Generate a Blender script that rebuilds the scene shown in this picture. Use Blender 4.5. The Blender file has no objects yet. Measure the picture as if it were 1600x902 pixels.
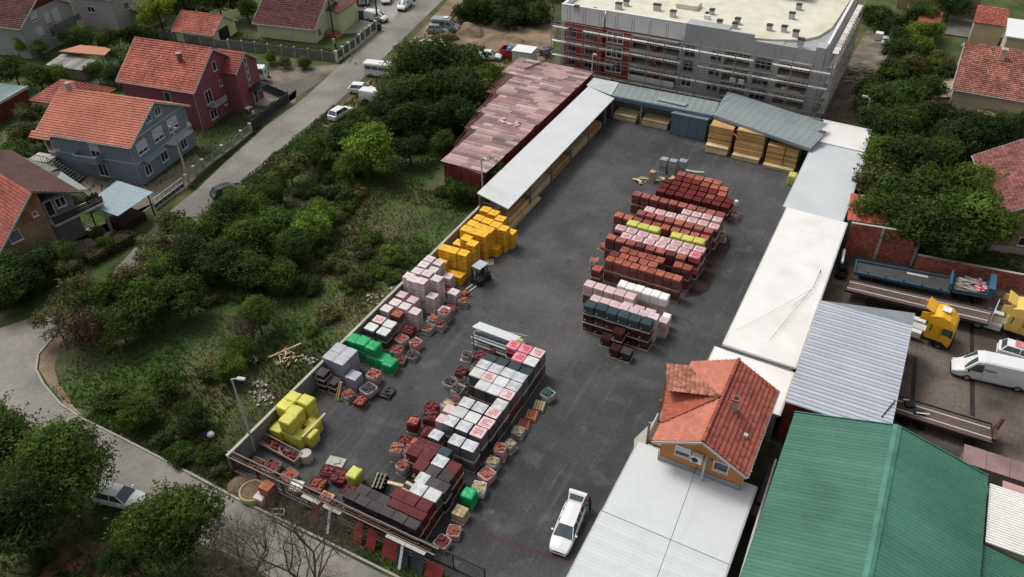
import bpy, bmesh, math, random
from mathutils import Vector, Matrix, noise
random.seed(7)
R_ = math.radians
scn = bpy.context.scene
COL = scn.collection
# ---------------------------------------------------------------- camera
CAMH = 52.0
F_PX = 1250.0
def _cam_axes():
    def ray(px, py): return Vector((px-800, -(py-451), -F_PX)).normalized()
    up = -ray(830, 2020)
    X = 1645-800
    Y = (up.z*F_PX - up.x*X)/up.y
    y = Vector((X, Y, -F_PX)).normalized()
    x = y.cross(up)
    return Matrix((x, y, up))
CR = _cam_axes()
cam = bpy.data.cameras.new('camera')
camo = bpy.data.objects.new('camera', cam); COL.objects.link(camo)
cam.sensor_fit = 'HORIZONTAL'; cam.sensor_width = 36; cam.lens = F_PX/1600*36
cam.clip_start = .5; cam.clip_end = 3000
camo.matrix_world = Matrix.Translation((0, 0, CAMH)) @ CR.to_4x4()
scn.camera = camo
scn.render.resolution_x = 1024; scn.render.resolution_y = 577
def P(px, py, h=0.0):
    """where the sight line of a photo point meets the level h"""
    v = CR @ Vector((px-800, -(py-451), -F_PX)); t = (h-CAMH)/v.z
    return Vector((v.x*t, v.y*t, h))
# ---------------------------------------------------------------- light
SUN_EL, SUN_AZ = 58, 282      # azimuth measured clockwise from +Y
w = bpy.data.worlds.new('World'); scn.world = w; w.use_nodes = True
nt = w.node_tree; bg = nt.nodes['Background']
sky = nt.nodes.new('ShaderNodeTexSky'); sky.sky_type = 'NISHITA'; sky.sun_disc = False
sky.sun_elevation = R_(SUN_EL); sky.sun_rotation = R_(SUN_AZ)
sky.air_density = 1.0; sky.dust_density = 6.0; sky.ozone_density = 0.6
hsv = nt.nodes.new('ShaderNodeHueSaturation'); hsv.inputs['Saturation'].default_value = .22
nt.links.new(sky.outputs[0], hsv.inputs['Color']); nt.links.new(hsv.outputs[0], bg.inputs['Color'])
bg.inputs['Strength'].default_value = .125
sl = bpy.data.lights.new('sun', 'SUN'); so = bpy.data.objects.new('sun', sl); COL.objects.link(so)
sl.energy = 1.35; sl.angle = R_(15); sl.color = (1, .97, .93)
az, el = R_(SUN_AZ), R_(SUN_EL)
d = Vector((math.sin(az)*math.cos(el), math.cos(az)*math.cos(el), math.sin(el)))
so.rotation_euler = d.to_track_quat('Z', 'Y').to_euler(); so.location = d*200
scn.view_settings.view_transform = 'Standard'; scn.view_settings.look = 'None'
scn.view_settings.exposure = 0.0; scn.view_settings.gamma = 1
try:
    scn.cycles.max_bounces = 5; scn.cycles.diffuse_bounces = 3; scn.cycles.transparent_max_bounces = 4
except Exception: pass
# ---------------------------------------------------------------- materials
def srgb(r, g, b):
    f = lambda c: ((c/255+.055)/1.055)**2.4 if c > 10 else c/255/12.92
    return (f(r), f(g), f(b))
MATS = {}
def mat(name, col, rough=.85, var=.2, scale=1.2, fine=.1, rand=.0, v=0., col2=None, c2scale=.3, c2t=(.45, .6),
        bump=0., bscale=25., metal=0., trans=0., spec=.35, alpha=1., detail=4):
    if name in MATS: return MATS[name]
    m = bpy.data.materials.new(name); m.use_nodes = True; MATS[name] = m
    n = m.node_tree.nodes; l = m.node_tree.links; b = n['Principled BSDF']
    b.inputs['Roughness'].default_value = rough; b.inputs['Metallic'].default_value = metal
    b.inputs['Specular IOR Level'].default_value = spec
    geo = n.new('ShaderNodeNewGeometry')
    def nz(s, det=detail):
        t = n.new('ShaderNodeTexNoise'); t.inputs['Scale'].default_value = s; t.inputs['Detail'].default_value = det
        l.new(geo.outputs['Position'], t.inputs['Vector']); return t
    def mr(src, a, bb, fa=.3, fb=.7):
        q = n.new('ShaderNodeMapRange'); q.inputs['From Min'].default_value = fa; q.inputs['From Max'].default_value = fb
        q.inputs['To Min'].default_value = a; q.inputs['To Max'].default_value = bb; l.new(src, q.inputs['Value']); return q.outputs[0]
    def mul(a, bb):
        q = n.new('ShaderNodeMath'); q.operation = 'MULTIPLY'; l.new(a, q.inputs[0]); l.new(bb, q.inputs[1]); return q.outputs[0]
    if col2 is not None:
        mx = n.new('ShaderNodeMix'); mx.data_type = 'RGBA'
        mx.inputs['A'].default_value = (*col, 1); mx.inputs['B'].default_value = (*col2, 1)
        l.new(mr(nz(c2scale, 5).outputs['Fac'], 0, 1, *c2t), mx.inputs['Factor']); base = mx.outputs['Result']
    else:
        rg = n.new('ShaderNodeRGB'); rg.outputs[0].default_value = (*col, 1); base = rg.outputs[0]
    f = mr(nz(scale).outputs['Fac'], 1-var, 1+var)
    if fine: f = mul(f, mr(nz(scale*14, 3).outputs['Fac'], 1-fine, 1+fine))
    if v:
        at = n.new('ShaderNodeAttribute'); at.attribute_name = 'v'; f = mul(f, mr(at.outputs['Fac'], 1-v, 1+v, 0, 1))
    if rand:
        oi = n.new('ShaderNodeObjectInfo'); f = mul(f, mr(oi.outputs['Random'], 1-rand, 1+rand, 0, 1))
    vm = n.new('ShaderNodeVectorMath'); vm.operation = 'SCALE'; l.new(base, vm.inputs[0]); l.new(f, vm.inputs['Scale'])
    l.new(vm.outputs[0], b.inputs['Base Color'])
    m['basecol'] = 1
    if bump:
        bp = n.new('ShaderNodeBump'); bp.inputs['Strength'].default_value = bump; bp.inputs['Distance'].default_value = .05
        l.new(nz(bscale, 3).outputs['Fac'], bp.inputs['Height']); l.new(bp.outputs[0], b.inputs['Normal'])
    if trans:
        tr = n.new('ShaderNodeBsdfTranslucent'); l.new(vm.outputs[0], tr.inputs['Color'])
        ms = n.new('ShaderNodeMixShader'); ms.inputs[0].default_value = trans
        l.new(b.outputs[0], ms.inputs[1]); l.new(tr.outputs[0], ms.inputs[2]); l.new(ms.outputs[0], n['Material Output'].inputs['Surface'])
    return m
def printed(name, col, ink, kind, rough=.45, rand=.06, amount=.8):
    """plastic film with flat print on it, in the object's own coordinates"""
    if name in MATS: return MATS[name]
    m = mat(name, col, rough, .10, 1.8, .07, rand, spec=.5, bump=.5, bscale=5)
    n = m.node_tree.nodes; l = m.node_tree.links; b = n['Principled BSDF']
    src = b.inputs['Base Color'].links[0].from_socket
    tc = n.new('ShaderNodeTexCoord'); sp = n.new('ShaderNodeSeparateXYZ'); l.new(tc.outputs['Object'], sp.inputs[0])
    ge = n.new('ShaderNodeTexCoord'); ns = n.new('ShaderNodeSeparateXYZ'); l.new(ge.outputs['Normal'], ns.inputs[0])
    def M(op, a, bb=None, c=None):
        q = n.new('ShaderNodeMath'); q.operation = op
        for i, s in enumerate((a, bb, c)):
            if s is None: continue
            if isinstance(s, (int, float)): q.inputs[i].default_value = s
            else: l.new(s, q.inputs[i])
        return q.outputs[0]
    x, y, z = sp.outputs; nx, ny, nz_ = ns.outputs
    side = M('LESS_THAN', M('ABSOLUTE', nz_), .5); top = M('SUBTRACT', 1, side)
    # along the face: x where the face looks along y, y where it looks along x
    fx = M('GREATER_THAN', M('ABSOLUTE', nx), .5)
    u = M('ADD', M('MULTIPLY', y, fx), M('MULTIPLY', x, M('SUBTRACT', 1, fx)))
    if kind == 'bars':        # a column of dark word-like bars on the sides, a faint one on top
        k = M('MULTIPLY', M('LESS_THAN', M('ABSOLUTE', u), .24), M('LESS_THAN', M('FRACT', M('DIVIDE', z, .36)), .36))
        k = M('MULTIPLY', k, side)
        k2 = M('MULTIPLY', M('MULTIPLY', M('LESS_THAN', M('ABSOLUTE', x), .2), M('LESS_THAN', M('ABSOLUTE', y), .08)), top)
        k = M('ADD', k, M('MULTIPLY', k2, .5))
    elif kind == 'blotch':    # coloured panel with pale bars through it
        inn = M('MULTIPLY', M('LESS_THAN', M('ABSOLUTE', x), .33), M('LESS_THAN', M('ABSOLUTE', y), .36))
        st = M('GREATER_THAN', M('FRACT', M('DIVIDE', M('ADD', y, 5), .26)), .34)
        nzt = n.new('ShaderNodeTexNoise'); nzt.inputs['Scale'].default_value = 2.5
        oi = n.new('ShaderNodeObjectInfo'); vm = n.new('ShaderNodeVectorMath'); vm.operation = 'ADD'
        l.new(tc.outputs['Object'], vm.inputs[0]); l.new(oi.outputs['Location'], vm.inputs[1]); l.new(vm.outputs[0], nzt.inputs['Vector'])
        tp = M('MULTIPLY', M('MULTIPLY', inn, M('ADD', M('MULTIPLY', st, .6), .4)), M('GREATER_THAN', nzt.outputs['Fac'], .42))
        sd = M('MULTIPLY', side, M('GREATER_THAN', M('FRACT', M('DIVIDE', z, .4)), .3))
        k = M('ADD', M('MULTIPLY', tp, top), M('MULTIPLY', sd, .9))
    elif kind == 'cross':     # folded film: diagonal wedges, dots on the sides
        dg = M('GREATER_THAN', M('ABSOLUTE', x), M('ABSOLUTE', y))
        rr = M('LESS_THAN', M('ADD', M('MULTIPLY', M('SUBTRACT', M('ABSOLUTE', y), .26), M('SUBTRACT', M('ABSOLUTE', y), .26)), M('MULTIPLY', x, x)), .012)
        k = M('MULTIPLY', M('MAXIMUM', M('MULTIPLY', dg, .28), M('MULTIPLY', rr, -.2)), top)
        k = M('ADD', k, M('MULTIPLY', side, 1))
    k = M('MULTIPLY', k, amount)
    mx = n.new('ShaderNodeMix'); mx.data_type = 'RGBA'; l.new(k, mx.inputs['Factor']); l.new(src, mx.inputs['A']); mx.inputs['B'].default_value = (*ink, 1)
    l.new(mx.outputs['Result'], b.inputs['Base Color'])
    return m
# ---------------------------------------------------------------- mesh builder
class MB:
    def __init__(s): s.v = []; s.f = []; s.fv = []; s.mi = []
    def add(s, vs, fs, val=.5, mi=0):
        o = len(s.v); s.v += [tuple(q) for q in vs]
        for f in fs: s.f.append(tuple(i+o for i in f)); s.fv.append(val); s.mi.append(mi)
        return s
    def box(s, x0, y0, z0, x1, y1, z1, val=.5, mi=0):
        vs = [(x0,y0,z0),(x1,y0,z0),(x1,y1,z0),(x0,y1,z0),(x0,y0,z1),(x1,y0,z1),(x1,y1,z1),(x0,y1,z1)]
        return s.add(vs, [(0,3,2,1),(4,5,6,7),(0,1,5,4),(1,2,6,5),(2,3,7,6),(3,0,4,7)], val, mi)
    def cbox(s, c, size, rz=0, val=.5, mi=0, rx=0, ry=0):
        M = Matrix.Translation(c) @ Matrix.Rotation(rz,4,'Z') @ Matrix.Rotation(ry,4,'Y') @ Matrix.Rotation(rx,4,'X')
        a, b, c_ = size[0]/2, size[1]/2, size[2]/2
        vs = [M @ Vector(q) for q in [(-a,-b,-c_),(a,-b,-c_),(a,b,-c_),(-a,b,-c_),(-a,-b,c_),(a,-b,c_),(a,b,c_),(-a,b,c_)]]
        return s.add(vs, [(0,3,2,1),(4,5,6,7),(0,1,5,4),(1,2,6,5),(2,3,7,6),(3,0,4,7)], val, mi)
    def beam(s, p, q, w=.1, h=None, val=.5, mi=0):
        p, q = Vector(p), Vector(q); d = q-p; L = d.length
        if L < 1e-6: return s
        h = h or w
        z = d.normalized(); up = Vector((0,0,1)) if abs(z.z) < .95 else Vector((1,0,0))
        x = z.cross(up).normalized(); y = x.cross(z)
        vs = [o + x*a*w/2 + y*b*h/2 for o in (p, q) for a, b in ((-1,-1),(1,-1),(1,1),(-1,1))]
        return s.add(vs, [(0,3,2,1),(4,5,6,7),(0,1,5,4),(1,2,6,5),(2,3,7,6),(3,0,4,7)], val, mi)
    def tube(s, p, q, r0, r1=None, n=6, val=.5, mi=0, cap=True):
        p, q = Vector(p), Vector(q); r1 = r0 if r1 is None else r1; z = (q-p)
        if z.length < 1e-6: return s
        z.normalize(); up = Vector((0,0,1)) if abs(z.z) < .95 else Vector((1,0,0)); x = z.cross(up).normalized(); y = x.cross(z)
        vs = [o + (x*math.cos(2*math.pi*i/n)+y*math.sin(2*math.pi*i/n))*r for o, r in ((p, r0), (q, r1)) for i in range(n)]
        fs = [(i, (i+1) % n, n+(i+1) % n, n+i) for i in range(n)]
        if cap: fs += [tuple(range(n-1, -1, -1)), tuple(range(n, 2*n))]
        return s.add(vs, fs, val, mi)
    def prism(s, poly, z0, z1, val=.5, mi=0):
        n = len(poly); a = sum(poly[i][0]*poly[(i+1)%n][1]-poly[(i+1)%n][0]*poly[i][1] for i in range(n))
        if a < 0: poly = poly[::-1]
        vs = [(p[0],p[1],z0) for p in poly]+[(p[0],p[1],z1) for p in poly]
        return s.add(vs, [tuple(range(n-1,-1,-1)), tuple(range(n,2*n))]+[(i,(i+1)%n,n+(i+1)%n,n+i) for i in range(n)], val, mi)
    def extr(s, poly3, d, val=.5, mi=0):   # 3-D polygon extruded along d
        n = len(poly3); d = Vector(d); vs = [Vector(p) for p in poly3]; vs = vs+[p+d for p in vs]
        return s.add(vs, [tuple(range(n-1,-1,-1)), tuple(range(n,2*n))]+[(i,(i+1)%n,n+(i+1)%n,n+i) for i in range(n)], val, mi)
    def slab(s, q, t, val=.5, mi=0):       # quad given by 4 points, thickness t downwards
        return s.extr([Vector(p)-Vector((0,0,t)) for p in q], (0,0,t), val, mi)
    def lathe(s, c, prof, n=16, val=.5, axis='Z', mi=0):
        vs = []
        for r, z in prof:
            for i in range(n):
                a = 2*math.pi*i/n; x, y = r*math.cos(a), r*math.sin(a)
                vs.append(Vector(c)+(Vector((x,y,z)) if axis == 'Z' else Vector((x,z,y))))
        m = len(prof); fs = [(j*n+i, j*n+(i+1)%n, (j+1)*n+(i+1)%n, (j+1)*n+i) for j in range(m-1) for i in range(n)]
        fs += [tuple(range(n-1,-1,-1)), tuple(range((m-1)*n, m*n))]
        return s.add(vs, fs, val, mi)
    def loft(s, st, val=.5, mi=0):         # st: list of (x, [(y,z)... up the +y side]); mirrored and capped
        rings = []
        for x, pts in st: rings.append([(x, y, z) for y, z in pts]+[(x, -y, z) for y, z in reversed(pts)])
        n = len(rings[0]); vs = [q for r in rings for q in r]; m = len(rings)
        fs = [(j*n+i, (j+1)*n+i, (j+1)*n+(i+1)%n, j*n+(i+1)%n) for j in range(m-1) for i in range(n)]
        fs += [tuple(range(n)), tuple(range(m*n-1, (m-1)*n-1, -1))]
        return s.add(vs, fs, val, mi)
    def mesh(s, name, mats, smooth=False, off=None, bevel=0):
        me = bpy.data.meshes.new(name)
        vs = s.v if off is None else [(a-off[0], b-off[1], c-off[2]) for a, b, c in s.v]
        me.from_pydata(vs, [], s.f)
        if not isinstance(mats, (list, tuple)): mats = [mats]
        for m in mats: me.materials.append(m)
        if len(mats) > 1: me.polygons.foreach_set('material_index', s.mi)
        at = me.attributes.new('v', 'FLOAT', 'FACE'); at.data.foreach_set('value', s.fv)
        if bevel:
            bm = bmesh.new(); bm.from_mesh(me); bmesh.ops.remove_doubles(bm, verts=bm.verts, dist=1e-5)
            bmesh.ops.bevel(bm, geom=bm.edges[:], offset=bevel, segments=2, affect='EDGES', clamp_overlap=True); bm.to_mesh(me); bm.free()
        if smooth: me.polygons.foreach_set('use_smooth', [True]*len(me.polygons))
        me.update(); return me
ROOT = {}
def tag(o, label=None, cat=None, group=None, kind=None):
    if label: o['label'] = label
    if cat: o['category'] = cat
    if group: o['group'] = group
    if kind: o['kind'] = kind
    return o
def link(name, me, parent=None, loc=(0,0,0), rz=0):
    o = bpy.data.objects.new(name, me); COL.objects.link(o); o.location = loc; o.rotation_euler = (0,0,rz)
    if parent is not None: o.parent = parent
    return o
def root(name, label, cat, loc=(0,0,0), rz=0, group=None):
    return tag(link(name, None, None, loc, rz), label, cat, group)
def part(name, mb, mats, parent, label=None, stuff=False, smooth=False, world=False, bevel=0, loc=(0,0,0), rz=0):
    """one mesh under parent; world=True: the builder holds world coordinates and the root is unrotated"""
    off = None
    if world:
        r = parent
        while r.parent is not None: r = r.parent
        off = r.location
    o = link(name, mb.mesh(name, mats, smooth, off, bevel), parent, loc, rz)
    if label: o['label'] = label
    if stuff: o['kind'] = 'stuff'
    return o
def single(name, mb, mats, label, cat, loc=None, group=None, smooth=False, rz=0, bevel=0):
    off = None
    if loc is None:      # world coordinates: put the origin at the middle of the base
        xs_, ys_, zs_ = zip(*mb.v); loc = off = ((min(xs_)+max(xs_))/2, (min(ys_)+max(ys_))/2, min(zs_))
    o = link(name, mb.mesh(name, mats, smooth, off, bevel), None, loc, rz)
    return tag(o, label, cat, group)
def struct(name, mb, mats): return tag(link(name, mb.mesh(name, mats)), kind='structure')
def copy_tree(o, parent=None):
    c = o.copy(); COL.objects.link(c); c.parent = parent
    for ch in o.children: copy_tree(ch, c)
    return c
ORD = ['first','second','third','fourth','fifth','sixth','seventh','eighth','ninth','tenth','eleventh','twelfth','thirteenth','fourteenth','fifteenth','sixteenth','seventeenth','eighteenth','nineteenth','twentieth']
# ---------------------------------------------------------------- colours
ASPH = mat('yard_asphalt', (.040,.042,.046), .9, .26, .25, .16, col2=(.088,.086,.085), c2scale=.045, c2t=(.38,.66), bump=.2, detail=7)
def wear(m):
    """scuffs, tyre rubs and cement dust worn into the asphalt"""
    n = m.node_tree.nodes; l = m.node_tree.links; b = n['Principled BSDF']; src = b.inputs['Base Color'].links[0].from_socket
    geo = n.new('ShaderNodeNewGeometry')
    for (sc, sx, sy, rz, lo, hi, amt, colr) in [(1.0,1.4,.10,.06,.55,.72,.5,(.115,.113,.11)),(1.0,1.1,.16,-.5,.60,.74,.45,(.12,.118,.115)),(.42,1,1,0,.54,.70,.6,(.115,.112,.108)),(2.6,1,1,0,.66,.76,.6,(.17,.165,.16)),(.5,1,1,1.0,.62,.72,.5,(.026,.026,.028))]:
        mp = n.new('ShaderNodeMapping'); mp.inputs['Scale'].default_value = (sx, sy, 1); mp.inputs['Rotation'].default_value = (0,0,rz); mp.inputs['Location'].default_value = (rz*31+sc*7, 3.0*sx, 0)
        t = n.new('ShaderNodeTexNoise'); t.inputs['Scale'].default_value = sc; t.inputs['Detail'].default_value = 7; t.inputs['Roughness'].default_value = .62
        q = n.new('ShaderNodeMapRange'); q.inputs['From Min'].default_value = lo; q.inputs['From Max'].default_value = hi; q.inputs['To Max'].default_value = amt
        l.new(geo.outputs['Position'], mp.inputs['Vector']); l.new(mp.outputs[0], t.inputs['Vector']); l.new(t.outputs['Fac'], q.inputs['Value'])
        mx = n.new('ShaderNodeMix'); mx.data_type = 'RGBA'; l.new(q.outputs[0], mx.inputs['Factor']); l.new(src, mx.inputs['A']); mx.inputs['B'].default_value = (*colr, 1); src = mx.outputs['Result']
    l.new(src, b.inputs['Base Color'])
wear(ASPH)
DUST = mat('cement_dust', (.095,.094,.092), .95, .3, .5, .2, bump=.1)
ROAD = mat('road_concrete', (.25,.235,.205), .95, .14, .15, .10, col2=(.175,.166,.15), c2scale=.12, bump=.15)
KERB = mat('kerb_concrete', (.33,.31,.28), .95, .15, .8)
SOIL = mat('dry_soil', (.24,.18,.115), 1, .25, .3, .25, col2=(.14,.10,.065), c2scale=.22, bump=.5, bscale=6)
GRAV = mat('gravel_grey', (.12,.115,.105), 1, .25, .3, .3, col2=(.19,.165,.12), c2scale=.15, bump=.5, bscale=9)
GRND = mat('overgrown_ground', (.050,.078,.020), 1, .4, .25, .35, col2=(.085,.082,.036), c2scale=.13, bump=.8, bscale=5)
GRASS = mat('grass_blades', (.085,.142,.026), .9, .35, .15, .2, v=.4, col2=(.115,.12,.04), c2scale=.1, trans=.35)
TRUCKY = mat('oily_concrete', (.155,.125,.10), .95, .3, .25, .2, col2=(.06,.05,.044), c2scale=.16, c2t=(.42,.62), bump=.3)
TIMB = mat('timber_yellow', (.50,.31,.13), .85, .2, .6, .15, rand=.2, v=.35)
TIMBP = mat('timber_pale', (.62,.47,.27), .85, .15, .6, .15, rand=.15, v=.3)
TIMBG = mat('timber_grey', (.27,.23,.18), .9, .2, .6, .15, rand=.2, v=.3)
PALW = mat('pallet_wood', (.40,.33,.255), .9, .2, 1, .15, rand=.25)
WHITE = mat('white_paint', (.74,.75,.74), .5, .04, .4, .03)
ROOFW = mat('roof_sheet_white', (.78,.77,.74), .55, .05, .3, .03, v=.03, col2=(.70,.69,.655), c2scale=.35, c2t=(.5,.75))
ROOFP = mat('roof_sheet_pale_grey', (.56,.59,.60), .5, .07, .25, .02, v=.03)
ROOFC = mat('canopy_white', (.70,.72,.72), .5, .05, .3, .03)
ROOFG = mat('roof_sheet_light_grey', (.60,.625,.635), .5, .06, .3, .03, v=.04, col2=(.54,.56,.57), c2scale=.3, c2t=(.5,.75))
ROOFS = mat('roof_sheet_steel', (.27,.31,.315), .5, .08, .3, .03, v=.12)
ROOFZ = mat('roof_sheet_zinc_lilac', (.43,.455,.51), .45, .08, .3, .05, rand=.03, v=.2)
ROOFT = mat('roof_sheet_green', (.055,.168,.118), .55, .2, .2, .08, rand=.05, v=.10)
STEEL = mat('steel_grey', (.22,.24,.26), .5, .1, 1, .05)
GALV = mat('galvanised', (.45,.47,.47), .45, .1, 1, .05)
DARK = mat('dark_metal', (.02,.02,.023), .6, .2, 1)
RUST = mat('rusty_metal', (.10,.045,.032), .8, .3, 1, .2)
REDW = mat('red_cladding', (.145,.022,.020), .7, .2, .5, .1)
BLUEG = mat('blue_grey_cladding', (.10,.155,.20), .6, .06, .5, .03, rand=.07)
CONC = mat('concrete_wall', (.20,.205,.20), .95, .15, .4, .1)
CONCL = mat('concrete_pale', (.42,.40,.36), .95, .12, .5, .1)
PLASG = mat('plaster_grey', (.38,.39,.39), .95, .08, .3, .05)
PLASW = mat('insulation_white', (.74,.75,.75), .9, .08, .3, .06)
BRICK = mat('brick_red', (.25,.062,.035), .95, .25, .8, .25, bump=.4, bscale=14)
BRICKT = mat('brick_tan', (.30,.205,.115), .95, .22, 1, .2, bump=.4, bscale=12)
BRICKR = mat('brick_patched', (.30,.135,.07), .95, .3, 1, .2, bump=.4, bscale=12)
GLASS = mat('window_glass', (.02,.026,.032), .08, .1, .5, 0, spec=.8)
FRAMEW = mat('window_frame_white', (.66,.67,.68), .5, .03, 1, 0)
SHUT = mat('roller_shutter', (.60,.62,.64), .6, .04, 1, .04)
ROOFM = mat('roof_membrane', (.64,.62,.51), .9, .10, .5, .08, col2=(.56,.48,.30), c2scale=.28, c2t=(.55,.75))
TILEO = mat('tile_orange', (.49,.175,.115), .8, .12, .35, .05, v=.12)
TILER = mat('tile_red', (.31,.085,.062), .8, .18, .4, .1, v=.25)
TILEB2 = mat('tile_mottled_red', (.21,.078,.068), .85, .3, .5, .15, v=.35)
TILEW = mat('tile_faded_rose', (.31,.125,.095), .85, .3, .4, .12, v=.35)
TILEB = mat('tile_brown_red', (.115,.042,.036), .85, .3, .5, .15, v=.35)
TILEF = mat('tile_orange_red', (.40,.122,.086), .8, .22, .35, .1, v=.28)
TILEK = mat('tile_old_brown', (.34,.14,.095), .9, .25, .8, .15, v=.35)
LILH = mat('wall_blue_grey', (.225,.275,.33), .9, .05, .4, .03)
PURP = mat('wall_maroon', (.30,.092,.122), .9, .06, .4, .04)
LIME = mat('wall_pale_lime', (.62,.66,.39), .9, .05, .4, .03)
ORANW = mat('wall_orange', (.50,.215,.075), .9, .06, .5, .04)
CREAM = mat('wall_cream', (.55,.47,.33), .9, .08, .5, .05)
TRIMW = mat('trim_pale', (.50,.50,.49), .8, .06, .5)
TYRE = mat('rubber', (.015,.015,.016), .9, .1, 2)
BARK = mat('bark', (.055,.043,.032), 1, .3, 2, .2, bump=.5)
BARKB = mat('bark_bare', (.11,.088,.068), 1, .3, 2, .2)
# ================================================================ GROUND
def sheet(name, pts, z, m): return struct(name, MB().add([(p[0],p[1],z) for p in pts], [tuple(range(len(pts)))]), m)
sheet('ground', [(-700,-150),(500,-150),(500,1200),(-700,1200)], 0, GRND)
sheet('yard', [(-40,26),(-19,26),(-19,14),(-11.3,14),(-9,42),(-8.5,99.5),(-40,99.5)], .02, ASPH)
sheet('street_bottom', [(-64,24.6),(-56,24.3),(-41,24),(-19,23.9),(-8,23.9),(-8,19.6),(-30,19.9),(-46,19.6),(-64.4,22.3)], .012, ROAD)
# pavement dust patches and tyre marks on the asphalt (wear with its own shape)
rd = random.Random(3)
def blob(mb, x, y, rx, ry, rot, z, n=18):
    vs = []
    for i in range(n):
        a = 2*math.pi*i/n; k = .6+.6*rd.random(); px, py = rx*k*math.cos(a), ry*k*math.sin(a)
        vs.append((x+px*math.cos(rot)-py*math.sin(rot), y+px*math.sin(rot)+py*math.cos(rot), z))
    mb.add([(x,y,z)]+vs, [(0,i+1,(i+1)%n+1) for i in range(n)], rd.random())
dm = MB()
for k_, (px, py, r_) in enumerate([(875,506,.22),(715,545,.12),(768,800,.25),(712,880,.3),(590,560,.12)]):
    p = P(px, py)
    dm.add([(p.x,p.y,.026)]+[(p.x+r_*(.7+.5*rd.random())*math.cos(q*.4833),p.y+r_*(.7+.5*rd.random())*math.sin(q*.4833),.026) for q in range(13)], [(0,q+1,(q+1)%13+1) for q in range(13)])
tag(link('dust_patches', dm.mesh('dust_patches', DUST)), kind='structure')
# street running along the left side
Ledge = [(640,0),(537,97),(469,159),(409,201),(371,235),(303,301),(258,335),(190,410),(150,455),(105,480),(40,500),(0,513)]
Redge = [(0,640),(68,652),(140,672),(130,655),(95,632),(68,600),(57,578),(60,555),(85,525),(110,480),(180,430),(250,392),(330,345),(400,270),(500,190),(600,100),(700,0)]
far = [(-88,190),(-96,190)]
pts = [P(*q)[:2] for q in reversed(Ledge)]
road = MB()
Lw = [P(*q) for q in Ledge]; Rw = [P(*q) for q in reversed(Redge[5:])]
def strip(mb, A, B, z):
    n = 40
    def samp(L, t):
        seg = [(L[i+1]-L[i]).length for i in range(len(L)-1)]; T = t*sum(seg); i = 0
        while i < len(seg)-1 and T > seg[i]: T -= seg[i]; i += 1
        return L[i].lerp(L[i+1], min(1, T/seg[i]))
    vs = []
    for k in range(n+1):
        a, b = samp(A, k/n), samp(B, k/n); vs += [(a.x,a.y,z),(b.x,b.y,z)]
    mb.add(vs, [(2*k,2*k+2,2*k+3,2*k+1) for k in range(n)])
LL = [Vector((-100,200,0))]+Lw+[Vector((-92,26,0))]
RR = [Vector((-92,200,0))]+Rw[:-2]+[P(60,555),P(57,578),P(68,600),P(95,632),P(130,655),P(200,690),P(262,722),P(300,745)]
strip(road, [Vector((-100,200,0))]+Lw[:9], [Vector((-92,200,0))]+[P(692,0),P(592,98),P(522,165),P(469,212),P(402,268),P(354,304),P(318,345),P(250,395),P(180,430),P(110,480)], .008)
struct('street', road, ROAD)
jn = [P(150,455),P(110,480),P(85,525),P(60,555),P(57,578),P(68,600),P(95,632),P(130,655),P(200,690),P(300,742)]
sheet('street_bend', [q[:2] for q in jn]+[(-46,19.5),(-64.4,22.3),(-80,23),(-95,24)]+[P(-60,535)[:2],P(0,513)[:2],P(40,500)[:2],P(105,480)[:2]], .016, ROAD)
# kerbs of the street (real steps)
def kerb(name, pts, w=.18, h=.12, m=KERB):
    mb = MB()
    for a, b in zip(pts[:-1], pts[1:]): mb.beam((a[0],a[1],h/2), (b[0],b[1],h/2), w, h, rd.random())
    return tag(link(name, mb.mesh(name, m)), kind='structure')
kerb('kerb', [q for q in jn[2:]]+[Vector((-38,24.1,0)),Vector((-30,24.2,0)),Vector((-19,24.2,0))])
kerb('kerb', [Vector((-44,20.0,0)),Vector((-36.6,20.05,0)),Vector((-30,20.1,0)),Vector((-22,19.5,0))], .15, .1)
sheet('gravel_verge', [P(x,y)[:2] for x,y in [(215,560-62+5),(118,480),(90,520),(63,555),(61,578),(75,600),(100,632),(135,655),(120,640),(92,600),(85,575),(90,550)]][1:], .02, SOIL)
# gravel apron, parking yard, building-site soil
sheet('gravel_apron', [P(x,y)[:2] for x,y in [(540,100),(470,105),(380,118),(300,120),(390,185),(463,140),(462,160),(400,195)]], .006, GRAV)
sheet('parking_court', [P(x,y)[:2] for x,y in [(592,48),(520,55),(500,30),(540,0),(560,-40),(700,-60),(640,5)]], .010, mat('court_concrete', (.30,.29,.265), .95, .12, .2))
sheet('dirt_shoulder', [P(x,y)[:2] for x,y in [(700,0),(655,50),(600,105),(560,140),(500,195),(515,200),(580,150),(640,110),(700,95),(780,115),(860,90),(870,40),(860,0),(820,-30),(720,-60)]], .004, SOIL)
sheet('site_track', [(-10,99),(-3,103),(-2.5,112),(-3.5,128),(-5,150),(-9.5,150),(-11,104)], .006, mat('site_soil', (.20,.165,.12), 1, .25, .4, .25, col2=(.12,.10,.08), c2scale=.3, bump=.6, bscale=5))
sheet('truck_yard', [(-2,48),(30,44),(30,82),(-2,79.5)], .008, TRUCKY)
sheet('alley', [(-2.2,14),(-.6,14),(-.9,50),(-2.2,50)], .010, mat('alley_floor', (.06,.055,.05), .95, .3, .4))
sheet('house_apron', [(-11.2,40.5),(-9,40.5),(-8.8,50.5),(-10.6,50.5),(-12.4,44)], .06, CONCL)
sheet('front_yard', [P(x,y)[:2] for x,y in [(335,262),(305,240),(226,292),(180,275),(90,255),(60,235),(55,265),(130,300),(165,330),(200,345),(150,385),(115,400),(90,382),(140,372),(200,352),(245,315),(285,300)]], .005, mat('yard_path', (.20,.175,.14), .95, .2, .5, .1))
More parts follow.
